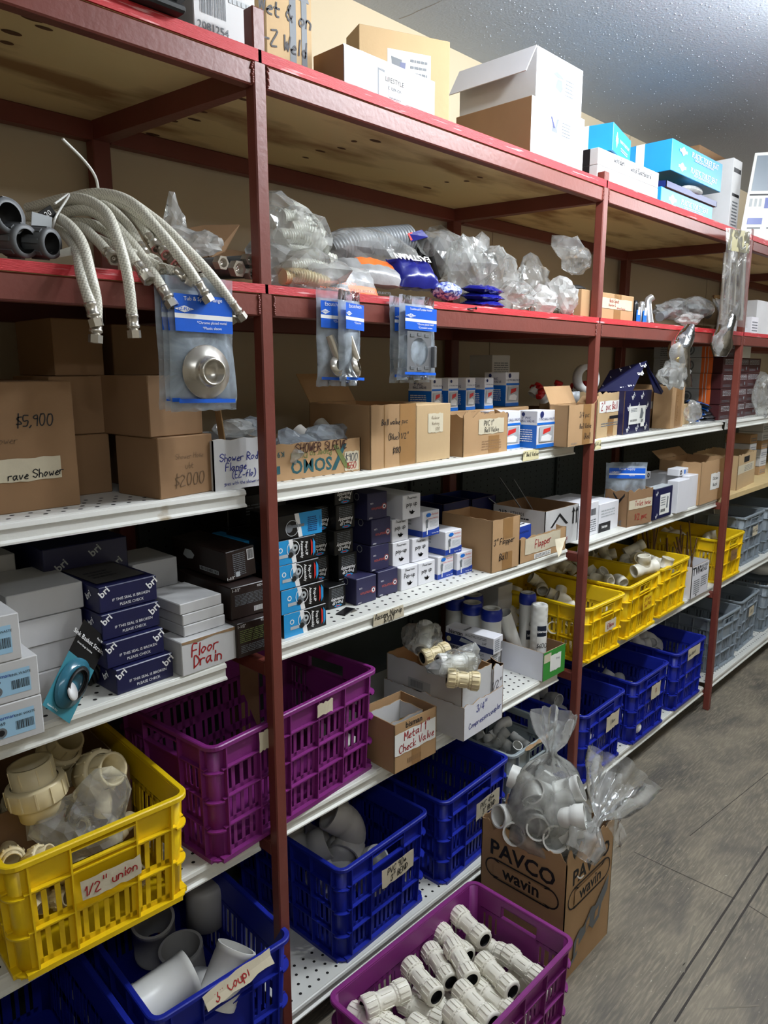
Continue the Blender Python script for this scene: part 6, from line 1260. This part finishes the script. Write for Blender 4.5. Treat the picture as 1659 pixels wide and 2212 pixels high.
hang_bag('crumpled clear film spilling over the red shelf at the third post', [PY(1560, 640, .04), PY(1575, 665, -.01), PY(1568, 700, -.04), PY(1560, 735, -.04), PY(1555, 770, -.035)], lambda t: .085 + .02 * math.sin(t * 9) - .05 * max(0, t - .7) * 3, 9, FILM)
bag('clear bag right of the dark red boxes at the right edge', PY(1652, 855, .06), (.07, .06, .12), 75, FILMC, None, 2, .3)
# chrome rails in a sleeve hung on the third post
PXR = 3.0
for k, (x0, x1, r, mt) in enumerate([(1566, 1556, .007, NIK), (1578, 1568, .009, CHR), (1590, 1583, .009, NIK), (1606, 1598, .015, CHR)]):
    a = PY(x0, 545, -.035 - .004 * k); b = PY(x1, 692, -.035 - .004 * k); m = MB(); m.tube([a, a.lerp(b, .5), b], r, mt, 14)
    m.build('chrome_rail', label=['thinnest nickel rail at the left', 'slim chrome rail second from the left', 'nickel rail third from the left', 'thick chrome rail at the right'][k] + ' of the sleeve on the third post', cat='rail')
m = MB(); sheet(m, [PY(1553, 700, -.062), PY(1612, 708, -.062), PY(1622, 498, -.062), PY(1570, 492, -.062)], FILMC, .004, 3); m.quad([PY(1572, 540, -.061), PY(1618, 548, -.061), PY(1620, 500, -.061), PY(1574, 494, -.061)], pm('yellowed_card', (.62, .58, .38), .5)); m.build('rail_sleeve', label='clear sleeve with yellowed card top holding the chrome rails on the third post', cat='sleeve')
# far right on the red shelf: buckets and small white boxes
for k, (px, y, lb) in enumerate(((1640, .20, 'white carton at the far right end of the red shelf'),)): BX(lb, (px - 10, 725), (px + 60, 735), Z2, .22, .2, WG, y=y)
BX('small white printed box right of the chrome rails on the red shelf', (1622, 715), (1636, 720), Z2, .10, .1, WC, [('l', 'F', .1, .2, .9, .8, 4, GRY)], y=.10)

# ================================================================== PACKS HANGING ON SCREWS
def screw(px, py, y=-.004):
    q = PY(px, py, y); m = MB(); m.tube([(q.x, .012, q.z), (q.x, y - .018, q.z + .002)], .0017, RUB, 8); m.lathe([(0, 0), (.0048, .001), (.002, .004)], RUB, frame((q.x, y - .020, q.z + .002), (0, 1, 0)), 10)
    return m.build('screw', label=None)
PKB = pm('pack_header_blue', (.07, .36, .80), .35)
def hang_pack(label, top, w, h, lines, y, seed, group=None, rz=0, bulge=.018, header=True, prod=None):
    """frosted pack hanging with the middle of its top edge at top"""
    o = empty('hanging_pack', top, R(rz), label=label, cat='pack', group=group); mb = MB(); n, m_ = 12, 20; vs = []
    for s in (-1, 1):
        for j in range(m_ + 1):
            for i in range(n + 1):
                u, v = i / n * 2 - 1, j / m_; e = (max(0, 1 - u ** 4) * max(0, math.sin(min(1, max(0, (v - .12) / .80)) * math.pi))) ** .5
                wv = noise.noise(Vector((u * 1.5, v * 3, seed))) * .005 + (abs(noise.noise(Vector((u * 5, v * 7, seed * 2)))) * .003)
                ww = w * (1 - .03 * math.sin(v * math.pi) + .03 * noise.noise(Vector((seed, v * 3, 0))))
                vs.append((u * ww / 2, s * bulge / 2 * e + wv + (.004 * math.sin(u * 7 + seed) if v > .93 else 0), -v * h + (.004 * noise.noise(Vector((u * 4, seed, 0))) if j in (0, m_) else 0)))
    N = n + 1; f = []
    for j in range(m_):
        for i in range(n): f.append((j * N + i, (j + 1) * N + i, (j + 1) * N + i + 1, j * N + i + 1)); b = (m_ + 1) * N; f.append((b + j * N + i, b + j * N + i + 1, b + (j + 1) * N + i + 1, b + (j + 1) * N + i))
    mb.add(vs, f, FILMB, None, True); mb.build('film', o)
    if header:
        hm = MB(); yy = -bulge / 2 - .006
        def band(v0, v1, mt, dx=0, e=0): hm.quad([(-w * .44 + dx, yy - e, -v1 * h), (w * .42, yy - e, -v1 * h - .003), (w * .42, yy - e, -v0 * h - .003), (-w * .44 + dx, yy - e, -v0 * h)], mt)
        band(.13, .27, PKB); band(.27, .305, WHT); band(.305, .40, PKB)
        hm.quad([(-w * .44, yy - .0006, -.24 * h), (-w * .30, yy - .0006, -.215 * h), (-w * .16, yy - .0006, -.24 * h), (-w * .30, yy - .0006, -.265 * h)], WHT); add_print(hm, 'EZ-FLO', w * .06, PKB, T(-w * .30, yy - .0012, -.24 * h) @ RX(90))
        add_print(hm, lines[0], min(.014, w * .9 / max(8, len(lines[0])) * 1.45), WHT, T(-w * .02, yy - .001, -.165 * h) @ RX(90))
        for k, t in enumerate(lines[1:]): add_print(hm, t, .0075, WHT, T(w * .10, yy - .001, -(.335 + .04 * k) * h) @ RX(90))
        hm.build('header_print', o); hm = MB(); band(.90, .93, PKB); hm.build('bottom_strip', o)
    if prod:
        pmb = MB(); prod(pmb, w, h, bulge); pmb.build('product', o)
    return o
def flange(m, w, h, b):
    M = T(.0, -b / 2 - .002, -h * .70) @ RX(90); r = w * .36
    m.lathe([(r, 0), (r * .96, .004), (r * .62, .010), (r * .50, .016), (r * .50, .030), (r * .42, .030), (r * .42, .004), (0, .004)], NIK, M, 32)
def tubes(m, w, h, b): m.tube([(-w * .1, 0, -h * .48), (w * .1, -.01, -h * .72)], .013, NIK, 16); m.lathe([(.0, 0), (.024, .001), (.024, .006), (.012, .012)], NIK, frame((-w * .02, -.015, -h * .80), (.3, -1, .3)), 20)
def holder(m, w, h, b):
    M = T(-w * .04, -b / 2 - .001, -h * .66) @ RX(90); s = w * .33; Hh = h * .24
    m.add([(s * math.cos(t * math.pi / 18) * .72, s * math.sin(t * math.pi / 18) * .72, .003) for t in range(36)] + [(max(-s, min(s, 1.6 * s * math.cos(t * math.pi / 18))), max(-Hh, min(Hh, 1.9 * Hh * math.sin(t * math.pi / 18))), .003) for t in range(36)], [(i, (i + 1) % 36, 36 + (i + 1) % 36, 36 + i) for i in range(36)], pm('satin_plate', (.55, .56, .58), .3, metal=.6), M)
    for a, c in ((-.6, .8), (0, .86), (.6, .8), (-.6, -.8), (0, -.86), (.6, -.8)): m.cbox(a * s - .008, c * Hh - .004, .003, a * s + .008, c * Hh + .004, .0045, GPLA, .001, M)
    m.cbox(s + .002, -Hh * .8, -.004, s + .012, Hh * .3, .014, pm('satin_plate', (.5, .5, .5)), .002, M)
for px, py in ((431, 590), (742, 636), (898, 647)): screw(px, py)['label'] = {431: 'black screw in the shelf beam holding the flange packs', 742: 'black screw holding the escutcheon packs', 898: 'black screw holding the toothbrush holder packs'}[px]
for o in [x for x in col.objects if x.name.startswith('screw')]: o['category'] = 'screw'
for k in range(3):
    q = PY(430 - 13 * k, 600, -.030 + .010 * k); q.y = -.032 + .011 * k; w_ = .145 - .0 * k
    hang_pack(['frontmost pack with a chrome flange showing, hanging from the left shelf beam', 'middle flange pack peeking out at the left of the front one', 'rearmost flange pack at the left of the hanging group'][k], q, .150, .262 - .002 * k, ['Tub & Spout Flange', '*Chrome plated metal', '*Plastic sleeve'], 0, k + 1, rz=-2 + k, bulge=.008 if k else .016, prod=flange if k == 0 else None)
q = PY(745, 628, -.03); hang_pack('front escutcheon pack, bent, with chrome tube inside', Vector((PY(752, 628, -.03).x, -.034, q.z)), .088, .222, ['Escutcheon', '*Chrome'], 0, 7, rz=12, bulge=.022, prod=tubes)
hang_pack('rear escutcheon pack hanging at the left behind the bent one', Vector((PY(715, 622, -.015).x, -.017, q.z + .004)), .092, .226, ['Escutcheon', '*Chrome'], 0, 8, rz=-6, bulge=.012, prod=tubes)
q = PY(900, 640, -.03); hang_pack('front toothbrush and tumbler holder pack on the shelf beam', Vector((q.x, -.034, q.z)), .150, .215, ['Toothbrush/Tumbler Holder', '*Chrome plated metal', '*Concealed screws'], 0, 9, rz=2, bulge=.016, prod=holder)
hang_pack('rear toothbrush and tumbler holder pack just behind the front one', Vector((q.x - .010, -.015, q.z - .002)), .150, .220, ['Toothbrush/Tumbler Holder', '*Chrome'], 0, 10, rz=-2, bulge=.010)

# ================================================================== BRAIDED HOSES ON THE RED SHELF, LEFT BAY
HB_ = bpy.data.materials.new('braided_white_hose'); HB_.use_nodes = True; nt = HB_.node_tree; b = nt.nodes['Principled BSDF']; L = nt.links.new
b.inputs['Roughness'].default_value = .4; uvn = nt.nodes.new('ShaderNodeUVMap'); mp = nt.nodes.new('ShaderNodeMapping'); mp.inputs['Scale'].default_value = (11, 230, 1); L(uvn.outputs[0], mp.inputs[0])
wv = nt.nodes.new('ShaderNodeTexVoronoi'); wv.inputs['Scale'].default_value = 1.0; mp.inputs['Rotation'].default_value = (0, 0, .5); wv.inputs['Randomness'].default_value = .15; L(mp.outputs[0], wv.inputs[0])
rp = nt.nodes.new('ShaderNodeValToRGB'); L(wv.outputs['Distance'], rp.inputs[0]); rp.color_ramp.elements[0].color = lin((.90, .89, .84)); rp.color_ramp.elements[1].color = lin((.62, .61, .55)); rp.color_ramp.elements[0].position = .3; rp.color_ramp.elements[1].position = .7
L(rp.outputs[0], b.inputs['Base Color']); bp = nt.nodes.new('ShaderNodeBump'); bp.inputs['Strength'].default_value = .5; bp.inputs['Distance'].default_value = .001; bp.invert = True; L(wv.outputs['Distance'], bp.inputs['Height']); L(bp.outputs[0], b.inputs['Normal'])
def hexnut(m, M, r, L, z0=0, mt=NIK):
    n = 6; vs = [(r * math.cos(math.pi / 3 * i), r * math.sin(math.pi / 3 * i), z) for z in (z0, z0 + L) for i in range(6)]
    m.add(vs, [(i, (i + 1) % 6, 6 + (i + 1) % 6, 6 + i) for i in range(6)], mt, M)
    ri = r * .62
    for z, s in ((z0, 1), (z0 + L, 1)):
        ring = [(ri * math.cos(math.pi / 12 * i), ri * math.sin(math.pi / 12 * i), z) for i in range(24)]; hx = [(r * math.cos(math.pi / 3 * i), r * math.sin(math.pi / 3 * i), z) for i in range(6)]
        m.add(hx + ring, [tuple([6 + (4 * i + k) % 24 for k in range(4, -1, -1)] + [i, (i + 1) % 6]) for i in range(6)], mt, M)
    m.lathe([(ri, z0 + L), (ri, z0 + L * .3), (ri * .5, z0 + L * .25), (ri * .45, z0 + L * .7), (ri * .2, z0 + L * .7), (0, z0 + L * .4)], mt, M, 18)
def hose(label, pts, r=.0100, nut=.0125, group='braided white hoses over the shelf edge', mt=None):
    P = spline(pts, 9); m = MB(); m.tube(P, r, mt or HB_, 16); o = m.build('braided_hose', label=label, cat='hose', group=group)
    d = (P[-1] - P[-3]).normalized(); f = MB(); M = frame(P[-1], d)
    f.lathe([(r * 1.02, -.022), (r * 1.14, -.021), (r * 1.14, -.017), (r * 1.04, -.015), (r * 1.04, -.004), (r * 1.18, -.002), (r * 1.18, .002), (r * .85, .004), (r * .85, .008)], NIK, M, 20); hexnut(f, M, nut, .014, .007); f.build('end_fitting', o); return o
def H(*t): return [PY(a, b_, y) for a, b_, y in t]
HL = [('hose hanging lowest at the left, in front', H((60, 470, .22), (120, 468, .10), (172, 515, .00), (197, 600, -.045), (208, 655, -.050), (207, 715, -.050))), ('hose hanging beside the lowest one, nut in front of it', H((60, 490, .20), (130, 500, .10), (165, 540, .0), (175, 590, -.035), (190, 640, -.05), (202, 680, -.055))),
      ('hose hanging straight down left of the middle', H((60, 450, .25), (160, 428, .12), (225, 455, .03), (255, 520, -.03), (276, 600, -.045), (288, 705, -.045))), ('longest arched hose ending beside the flange packs', H((100, 445, .25), (200, 418, .15), (280, 435, .06), (345, 500, -.01), (400, 570, -.04), (440, 632, -.055))),
      ('outermost arched hose ending at the front post', H((130, 440, .25), (240, 420, .15), (330, 470, .07), (400, 535, .0), (460, 600, -.04), (512, 672, -.045))), ('hose just behind the outermost one', H((140, 452, .28), (250, 438, .18), (330, 490, .10), (400, 555, .03), (455, 620, -.01), (494, 678, -.015))),
      ('short hose with its nut below the shelf edge at the middle', H((90, 470, .24), (190, 455, .15), (250, 500, .07), (285, 555, .0), (310, 590, -.03))), ('short hose with nut left of the short middle one', H((90, 490, .24), (170, 490, .14), (210, 520, .07), (232, 545, .02), (240, 553, .0))),
      ('hose crossing to the right at the shelf edge', H((100, 480, .24), (200, 485, .15), (270, 530, .08), (330, 570, .01), (380, 588, -.02), (398, 598, -.03))), ('hose ending below its neighbours near the packs', H((100, 460, .26), (200, 450, .18), (280, 520, .08), (330, 590, -.01), (362, 642, -.035))),
      ('hose in the inner row, first nut on the shelf', H((100, 455, .28), (210, 440, .20), (270, 480, .13), (310, 545, .05))), ('hose in the inner row, second nut on the shelf', H((110, 450, .30), (220, 440, .22), (290, 470, .15), (330, 525, .08))), ('hose in the inner row, third nut on the shelf', H((120, 450, .30), (240, 445, .22), (310, 485, .15), (352, 540, .06))),
      ('hose in the inner row resting farthest right', H((120, 455, .30), (250, 460, .22), (330, 510, .13), (372, 560, .05))), ('hose lying at the bottom of the bundle', H((90, 500, .22), (190, 510, .14), (260, 540, .06), (330, 560, .03), (345, 578, .0)))]
for lb, P_ in HL: hose('braided white ' + lb, P_)
m = MB(); m.tube(spline(H((118, 440, .10), (150, 420, .12), (120, 470, .06), (115, 510, .08), (135, 545, .10)), 6), .0022, PVCW, 6); m.tube(spline(H((213, 412, .15), (205, 380, .13), (180, 345, .12), (135, 300, .10)), 6), .0028, PVCW, 6); m.build('cable_tie', label='white cable tie around the hose bundle with its long tail sticking up', cat='cable tie')
m = MB(); sheet(m, H((88, 552, .03), (120, 558, .02), (184, 545, -.012), (160, 530, .0)), pm('translucent_strap', (.85, .85, .82), .3), .002, 2, 6); m.build('plastic_strap', label='white plastic strap across the hoses at the shelf edge', cat='strap')
m = MB(); q = PY(103, 462, .07); m.cbox(-.014, -.001, -.010, .014, .001, .010, BLK, .0005, T(*q) @ RY(-35)); add_print(m, '20', .013, WHT, T(q.x, q.y - .002, q.z) @ RX(90) @ RZ(35)); m.build('hang_tag', label='small black numbered tag tied to the hoses', cat='tag')
m = MB(); q = PY(90, 478, .06); m.cbox(-.018, -.001, -.012, .018, .001, .012, LGR, .0005, T(*q) @ RY(8)); m.build('hang_tag', label='grey paper tag on the hose bundle', cat='tag')
# big grey unions at the left edge
for i, (px, py, r_, d, lb) in enumerate([(92, 525, .026, (.45, -.85, -.1), 'right grey plastic hose nut at the left edge of the red shelf'), (38, 520, .028, (.35, -.9, -.1), 'middle grey plastic hose nut at the left edge of the red shelf'), (5, 470, .030, (.3, -.9, .05), 'upper grey plastic hose nut cut by the left edge'), (60, 560, .0, (1, 0, 0), '')]):
    if not r_: continue
    m = MB(); M = frame(PY(px, py, .02), d); m.lathe([(r_ * .72, .02), (r_ * .98, .02), (r_, .015), (r_, -.02), (r_ * .8, -.03), (r_ * .5, -.035)], GPLA, M, 24)
    m.lathe([(r_ * .72, .02), (r_ * .70, -.015), (0, -.015)], RUB, M, 24)
    for k in range(8): m.box(r_ * .94, -.004, -.02, r_ * 1.07, .004, .012, GPLA, M @ RZ(45 * k))
    m.tube([M @ Vector((0, 0, -.03)), M @ Vector((0, 0, -.12))], r_ * .45, HB_, 12); m.build('hose_connector', label=lb, cat='hose connector')
# small valve ends right of the hoses
for i, (px, py, r_) in enumerate([(472, 568, .0155), (507, 581, .0185), (530, 561, .0130), (535, 592, .0130), (547, 577, .0115), (562, 585, .0115)]):
    m = MB(); M = frame(PY(px, py, .045), (.12, -1, -.05)); hexnut(m, M, r_, .018, -.002); m.tube([M @ Vector((0, 0, -.002)), M @ Vector((0, 0, -.16))], r_ * .72, GPLA, 12)
    m.build('flexible_connector', label=['largest left', 'largest right', 'upper middle', 'lower middle', 'upper rightmost but one', 'rightmost'][i] + ' metal nut in the cluster of connector ends beside the front post', cat='connector')
OB('dark open kraft carton with raised torn flaps behind the front post', (415, 560), (560, 565), Z2, .11, .14, KD, y=.26, jag=.004, ang=0)
m = MB(); tri_panel(m, [PY(405, 495, .24), PY(455, 560, .16), PY(485, 545, .16), PY(517, 487, .16), PY(440, 488, .22)], KD); m.build('cardboard_flap', label='torn cardboard flap sticking out beside the front post', cat='cardboard')
bag('small clear bag peak behind the hoses', PY(375, 500, .20), (.03, .02, .055), 81, FILM, None, 1, .3); bag('silvery clear bag lying on the cardboard left of the front post', PY(435, 525, .13), (.050, .03, .026), 82, FILMH, None, 2, .35)
for i, (px, py, y, rd, lb, mt) in enumerate([(505, 925, .14, (.05, .05, .022), 'clear pack poking out of the white flange carton', FILMH), (545, 925, .16, (.05, .05, .028), 'pale pack with blue print in the white flange carton', FILMB), (640, 965, .16, (.06, .06, .035), 'clear wrapped sleeve in the low SHOWER SLEEVE carton', FILMB), (700, 945, .17, (.07, .05, .035), 'frosted pack with blue header in the SHOWER SLEEVE carton', FILMB), (620, 985, .12, (.03, .04, .03), 'dark wrapped piece at the left of the SHOWER SLEEVE carton', FILMH)]):
    bag(lb, PY(px, py, y), rd, 90 + i, mt, None, 1, .25, sub=3)
m = MB(); m.tube([PY(640, 930, .22), PY(700, 985, .14)], .022, PVCG, 16); m.build('chrome_sleeve', label='grey tube sleeve in the SHOWER SLEEVE carton', cat='tube')
m = MB(); m.tube([PY(690, 915, .24), PY(735, 965, .15)], .020, PVCW, 16); m.build('chrome_sleeve', label='white tube sleeve leaning in the SHOWER SLEEVE carton', cat='tube')

# ================================================================== STRAINER PACK, FLAT PACKS AND OTHER SMALL THINGS
o = empty('strainer_pack', label='teal card pack with sink basket strainer leaning on the shelf edge', cat='pack')
Q4 = [PZ(150, 1564, BZ + .002), PZ(98, 1520, BZ + .004), PY(185, 1350, .11), PY(247, 1352, .11)]
Q4 = [PY(91, 1523, .03), PY(150, 1563, .045), None, PY(182, 1338, .095)]; Q4[2] = Q4[1] + Q4[3] - Q4[0]
def b4(u, v, e=0): r_ = Q4[0].lerp(Q4[1], u).lerp(Q4[3].lerp(Q4[2], u), v); return r_ + Vector((-.25, -1, .3)).normalized() * e
m = MB()
def q4(u0, v0, u1, v1, mt, e): m.quad([b4(u0, v0, e), b4(u1, v0, e), b4(u1, v1, e), b4(u0, v1, e)], mt)
q4(0, 0, 1, .62, TEAL, .0005); q4(0, .62, 1, 1, BLK, .0005); q4(0, .0, 1, 1, KD, -.001)
nrm = (Q4[1] - Q4[0]).cross(Q4[3] - Q4[0]).normalized()
def m4(u, v, e): 
    x = (b4(1, v) - b4(0, v)).normalized(); n_ = x.cross(b4(u, 1) - b4(u, 0)).normalized(); y = n_.cross(x); M = Matrix((x, y, n_)).transposed().to_4x4(); M.translation = b4(u, v, e); return M
add_print(m, 'Sink Basket Strainer', .0135, WHT, m4(.5, .84, .002)); add_print(m, 'Part 30305', .006, WHT, m4(.8, .93, .002)); add_print(m, 'Gross Gauge Stainless', .0055, WHT, m4(.4, .76, .002)); add_print(m, 'Gasket for Easy', .005, WHT, m4(.3, .04, .002))
m.build('card', o)
M = m4(.5, .36, .004) @ Matrix.Diagonal((.80, 1.15, 1, 1)); f = MB(); f.lathe([(.046, 0), (.044, .008), (.034, .010), (.030, .016), (.026, .004), (.0, .002)], pm('teal_blister', (.20, .42, .50), .15), M, 36); f.build('blister', o)
f = MB(); [f.lathe([(.020 + .002 * k, .012 + .002 * k), (.027 + .002 * k, .014 + .002 * k), (.020 + .002 * k, .016 + .002 * k)], RUB, M, 30) for k in range(3)]; f.build('gasket', o)
f = MB(); f.lathe([(.0, .024), (.018, .024), (.018, .020), (0, .020)], pm('white_plastic_cap', (.85, .85, .85), .4), M @ T(-.005, -.03, 0) @ RX(-35), 24); f.build('stopper', o)
m = MB(); q = PZ(222, 1490, BZ)
for k in range(5): m.lathe([(.030, 0), (.034, .002), (.034, .006), (.030, .008), (.024, .004)], RUB, T(q.x - .004, q.y + .05, BZ + .036) @ RY(70) @ T(0, 0, k * .009 - .02), 24)
m.build('rubber_gasket', label='stack of black rubber gaskets standing between the strainer pack and the navy boxes', cat='gasket')
# flat black/blue packs on shelf A, right bay
for k in range(5):
    q = PZ(1500 + 5 * k, 908 - 2 * k, AZ); o = wrap_pack(['lowest', 'second', 'third', 'fourth', 'topmost'][k] + ' flat black and blue pack in the heap left of the dark red boxes', Vector((2.95 + .006 * k, .20, AZ + .014 + .018 * k)), (.21, .13, .026), BLK, [(.1, .32, 0, 1, BLUP), (.32, .38, 0, 1, WHT)], 40 + k, 12 * k - 20, 14)
bag('grey film pack leaning on the flat black and blue packs', PY(1495, 890, .10), (.06, .04, .055), 99, FILM, None, 1, .25)
# blue wrapped pack in the toilet hose carton
q = PY(1352, 1035, .12); hang_pack('blue and white printed pack standing in the Toilet Hose carton', q + Vector((0, 0, .075)), .19, .17, ['Toilet Supply', '*Braided'], 0, 21, rz=-42, bulge=.02)
# strips of clear plastic behind the flapper cartons
for k, (x0, y0, x1, y1, lb) in enumerate([(1078, 1030, 1125, 1098, 'left'), (1110, 1035, 1150, 1100, 'middle'), (1055, 1075, 1100, 1110, 'low')]):
    a = PY(x0, y0, .36); b = PY(x1, y1, .30); m = MB(); m.cbox(-.011, -.0015, 0, .011, .0015, (a - b).length, pm('clear_grey_strip', (.55, .57, .58), .2), .0005, frame(b, a - b)); m.build('plastic_strip', label=lb + ' grey slotted plastic strip sticking up behind the flapper cartons', cat='strip')
m = MB(); a = PZ(742, 1322, BZ + .004); m.cbox(-.02, -.015, 0, .045, .015, .003, BLK, .001, T(a.x, a.y, BZ + .0005) @ RZ(20)); m.build('box_tab', label='loose black card tab in front of the pop-up boxes', cat='card')
m = MB(); a = PZ(762, 1320, BZ); [m.tube([(a.x - .012 + .004 * k, a.y - .01, BZ + .0015), (a.x - .010 + .004 * k, a.y + .006, BZ + .0015)], .0013, NIK, 6) for k in range(6)]; m.build('screw_pack', label='little row of metal screws on the perforated shelf', cat='screws', kind='stuff')
# screw sticking out of the red beam near the second post
q = PY(1010, 667, -.002); m = MB(); m.tube([q, q + Vector((.030, -.006, .003))], .0016, RUB, 8); m.lathe([(0, 0), (.0045, .001), (.0018, .004)], RUB, frame(q + Vector((.033, -.0065, .0035)), (-1, .2, -.1)), 10); m.build('screw', label='black screw lying in the red plywood edge near the flat blue packs', cat='screw')
# peeling tape on the flapper carton
m = MB(); sheet(m, [PY(1198, 1165, .02), PY(1222, 1160, .02), PY(1212, 1195, -.01), PY(1205, 1205, -.01)], PAPER, .004, 4, 6); o = m.build('torn_tape', label='torn masking tape tail hanging off the Flapper carton', cat='tape')
# brass valves in the check valve box
for k in range(3):
    m = MB(); m.lathe([(.010, 0), (.016, .002), (.016, .016), (.012, .02), (.012, .036), (.016, .038), (.016, .05), (.010, .052)], BRASS, frame(p1 + Vector((.04 + .03 * k, .075, .075)), (1, .4 * k - .3, .1)), 8); m.build('brass_valve', label='brass check valve in the Metal Check Valve box', cat='valve', group='brass check valves')
# couplings in the nested carton
UW = union_data(PVCW, .030, .125); UC = union_data(PVCC, .028, .10)
for k, (px, py, z, d, dt, lb) in enumerate([(915, 1378, CZ + .285, (.75, .5, .35), UW, 'bagged white coupling at the back left of the nested carton'), (985, 1432, CZ + .275, (.8, -.35, -.1), UW, 'bagged white coupling in the middle of the nested carton'), (1000, 1468, CZ + .245, (.55, -.6, -.1), UC, 'cream coupling at the front corner of the nested carton'), (940, 1412, CZ + .25, (.9, -.3, .1), UC, 'cream coupling between the two bagged ones'), (945, 1425, CZ + .22, (.3, .8, 0), UC, 'cream coupling lying low in the nested carton')]):
    inst(dt, 'compression_coupling', M=frame(PZ(px, py, z), d), label=lb, cat='pipe coupling')
bag('clear film around the bagged coupling at the back left', PZ(913, 1380, CZ + .285), (.075, .060, .042), 101, FILMC, None, 2, .3); bag('clear film around the middle bagged coupling', PZ(990, 1435, CZ + .272), (.080, .055, .042), 102, FILMC, None, 2, .3)
# small white shape behind the blue crate on the bottom shelf
carton('small_box', 'small white box between the lower left blue crate and the front post', (.02, .18, DZ), .05, 0, .09, .06, WC)
BX('dark carton behind the purple crate under the bracket', (520, 1500), (560, 1490), CZ, .30, .10, KD, y=.44)
# ---------------------------------------------------------------- bagged fittings in the floor carton
E4 = elbow_data(.037, 60, PVCW); S4 = sleeve_data(.040, .08, PVCW); cx, cy = PBX + PBW / 2, PBY + PBD / 2
nk0 = PZ(1178, 1618, .70)
for i, (px, py, z, d, dt) in enumerate([(1210, 1740, .58, (-.3, -.5, .9), E4), (1165, 1765, .50, (-.7, .2, .5), S4), (1215, 1830, .44, (.2, -.75, .45), S4), (1160, 1840, .38, (-.3, -.2, 1), S4), (1180, 1700, .60, (-.5, .3, .6), E4), (1250, 1790, .42, (.6, .1, .5), E4), (1225, 1860, .36, (.1, -.9, .2), S4), (1140, 1800, .40, (-.5, .5, .5), E4), (1290, 1800, .38, (.5, -.3, .3), S4), (1205, 1790, .38, (0, 0, 1), E4)]):
    q = PZ(px, py, z); q.z = min(.30 + (q.z - .30) * .8, .42); q.x = min(max(q.x, PBX + .09), PBX + .20); q.y = min(max(q.y, PBY + .085), PBY + .17)
    inst(dt, 'pipe_elbow' if dt is E4 else 'pipe_coupling', M=frame(q, d), label='white bend or coupling bagged in the PAVCO carton', cat='pipe fitting', group='bagged white fittings in the floor carton')
for k in range(9): inst([S4, E4][k % 2], 'pipe_elbow' if k % 2 else 'pipe_coupling', M=frame((nk0.x - .01 + .045 * math.cos(k * 2.2), nk0.y - .01 + .040 * math.sin(k * 2.2), .40 + .020 * k), (math.cos(k * 1.7), math.sin(k * 2.1), .5)), label='white bend or coupling bagged in the PAVCO carton', cat='pipe fitting', group='bagged white fittings in the floor carton')
for k in range(8): inst(E4, 'pipe_elbow', M=frame((cx + .06 * math.cos(k * 2.4), cy + .07 * math.sin(k * 2.4), .06 + .035 * k), (math.cos(k), math.sin(k), .3)), label='white bend or coupling bagged in the PAVCO carton', cat='pipe fitting', group='bagged white fittings in the floor carton')
def tied_bag(label, c, prof, seed, mt, tilt=(0, 0, 1), n=48):
    """bag body gathered at a neck with a flared open end: prof = (height, radius, gather)"""
    mb = MB(); vs = []; Q = []
    for i in range(len(prof) - 1):
        for k in range(5): t = k / 5; Q.append(tuple(prof[i][j] * (1 - t) + prof[i + 1][j] * t for j in range(3)))
    Q.append(prof[-1])
    for z, r_, g in Q:
        for i in range(n):
            a = 2 * math.pi * i / n; wr = 1 + g * .35 * math.sin(a * 9 + seed + z * 12) * .6 + g * .25 * math.sin(a * 5 + seed * 2) + .16 * noise.noise(Vector((math.cos(a) * 1.8, math.sin(a) * 1.8, z * 14 + seed))) - .12 * abs(noise.noise(Vector((math.cos(a) * 4, math.sin(a) * 4, z * 30 + seed))))
            vs.append((r_ * wr * math.cos(a), r_ * wr * math.sin(a), z + .012 * g * noise.noise(Vector((a * 3, z * 9, seed)))))
    N = len(Q) - 1; mb.add(vs, [(j * n + i, j * n + (i + 1) % n, (j + 1) * n + (i + 1) % n, (j + 1) * n + i) for j in range(N) for i in range(n)], mt, None, True)
    o = mb.build('tied_plastic_bag', label=label, cat='plastic bag'); o.matrix_local = frame(c, tilt); return o
nk = PZ(1178, 1618, .70)
tied_bag('tall clear tied bag of white bends rising from the back of the PAVCO carton', (nk.x - .01, nk.y - .01, nk.z - .36), [(0, .05, 0), (.06, .115, 0), (.16, .12, .1), (.25, .10, .25), (.31, .055, .6), (.345, .014, 1), (.36, .014, 1), (.40, .04, 1), (.45, .055, .9), (.48, .06, .8)], 2, FILM, (.06, -.02, 1))
bag('clear film of the front bag stretched over white couplings in the PAVCO carton', Vector((PBX + .145, PBY + .125, .40)), (.125, .11, .085), 111, FILM, None, 3, .22)
n2 = PZ(1300, 1783, .50)
tied_bag('clear tied bag whose open end flares over the right side of the PAVCO carton', n2 + Vector((-.11, .01, -.05)), [(0, .05, .2), (.05, .06, .5), (.10, .012, 1), (.125, .012, 1), (.17, .05, 1), (.24, .085, .8), (.30, .10, .7)], 5, FILM, (.75, -.05, .62))
m = MB(); sheet(m, [n2 + Vector((.10, -.02, -.16)), n2 + Vector((.15, -.02, -.10)), n2 + Vector((.08, .0, .04)), n2 + Vector((.01, .0, .02))], FILM, .012, 8, 16); m.build('film_tail', label='loose film tail hanging down the right side of the PAVCO carton', cat='film')
bag('folded clear bag in the lower left yellow crate', Vector((-.465, .105, CZ + .19)), (.075, .065, .085), 121, FILM, None, 3, .28)
inst(elbow_data(.018, 88, PVCC), 'pipe_elbow', M=frame((-.42, .12, CZ + .2), (.3, 0, 1)), label='small cream elbow beside the clear bag in the yellow crate', cat='pipe elbow')
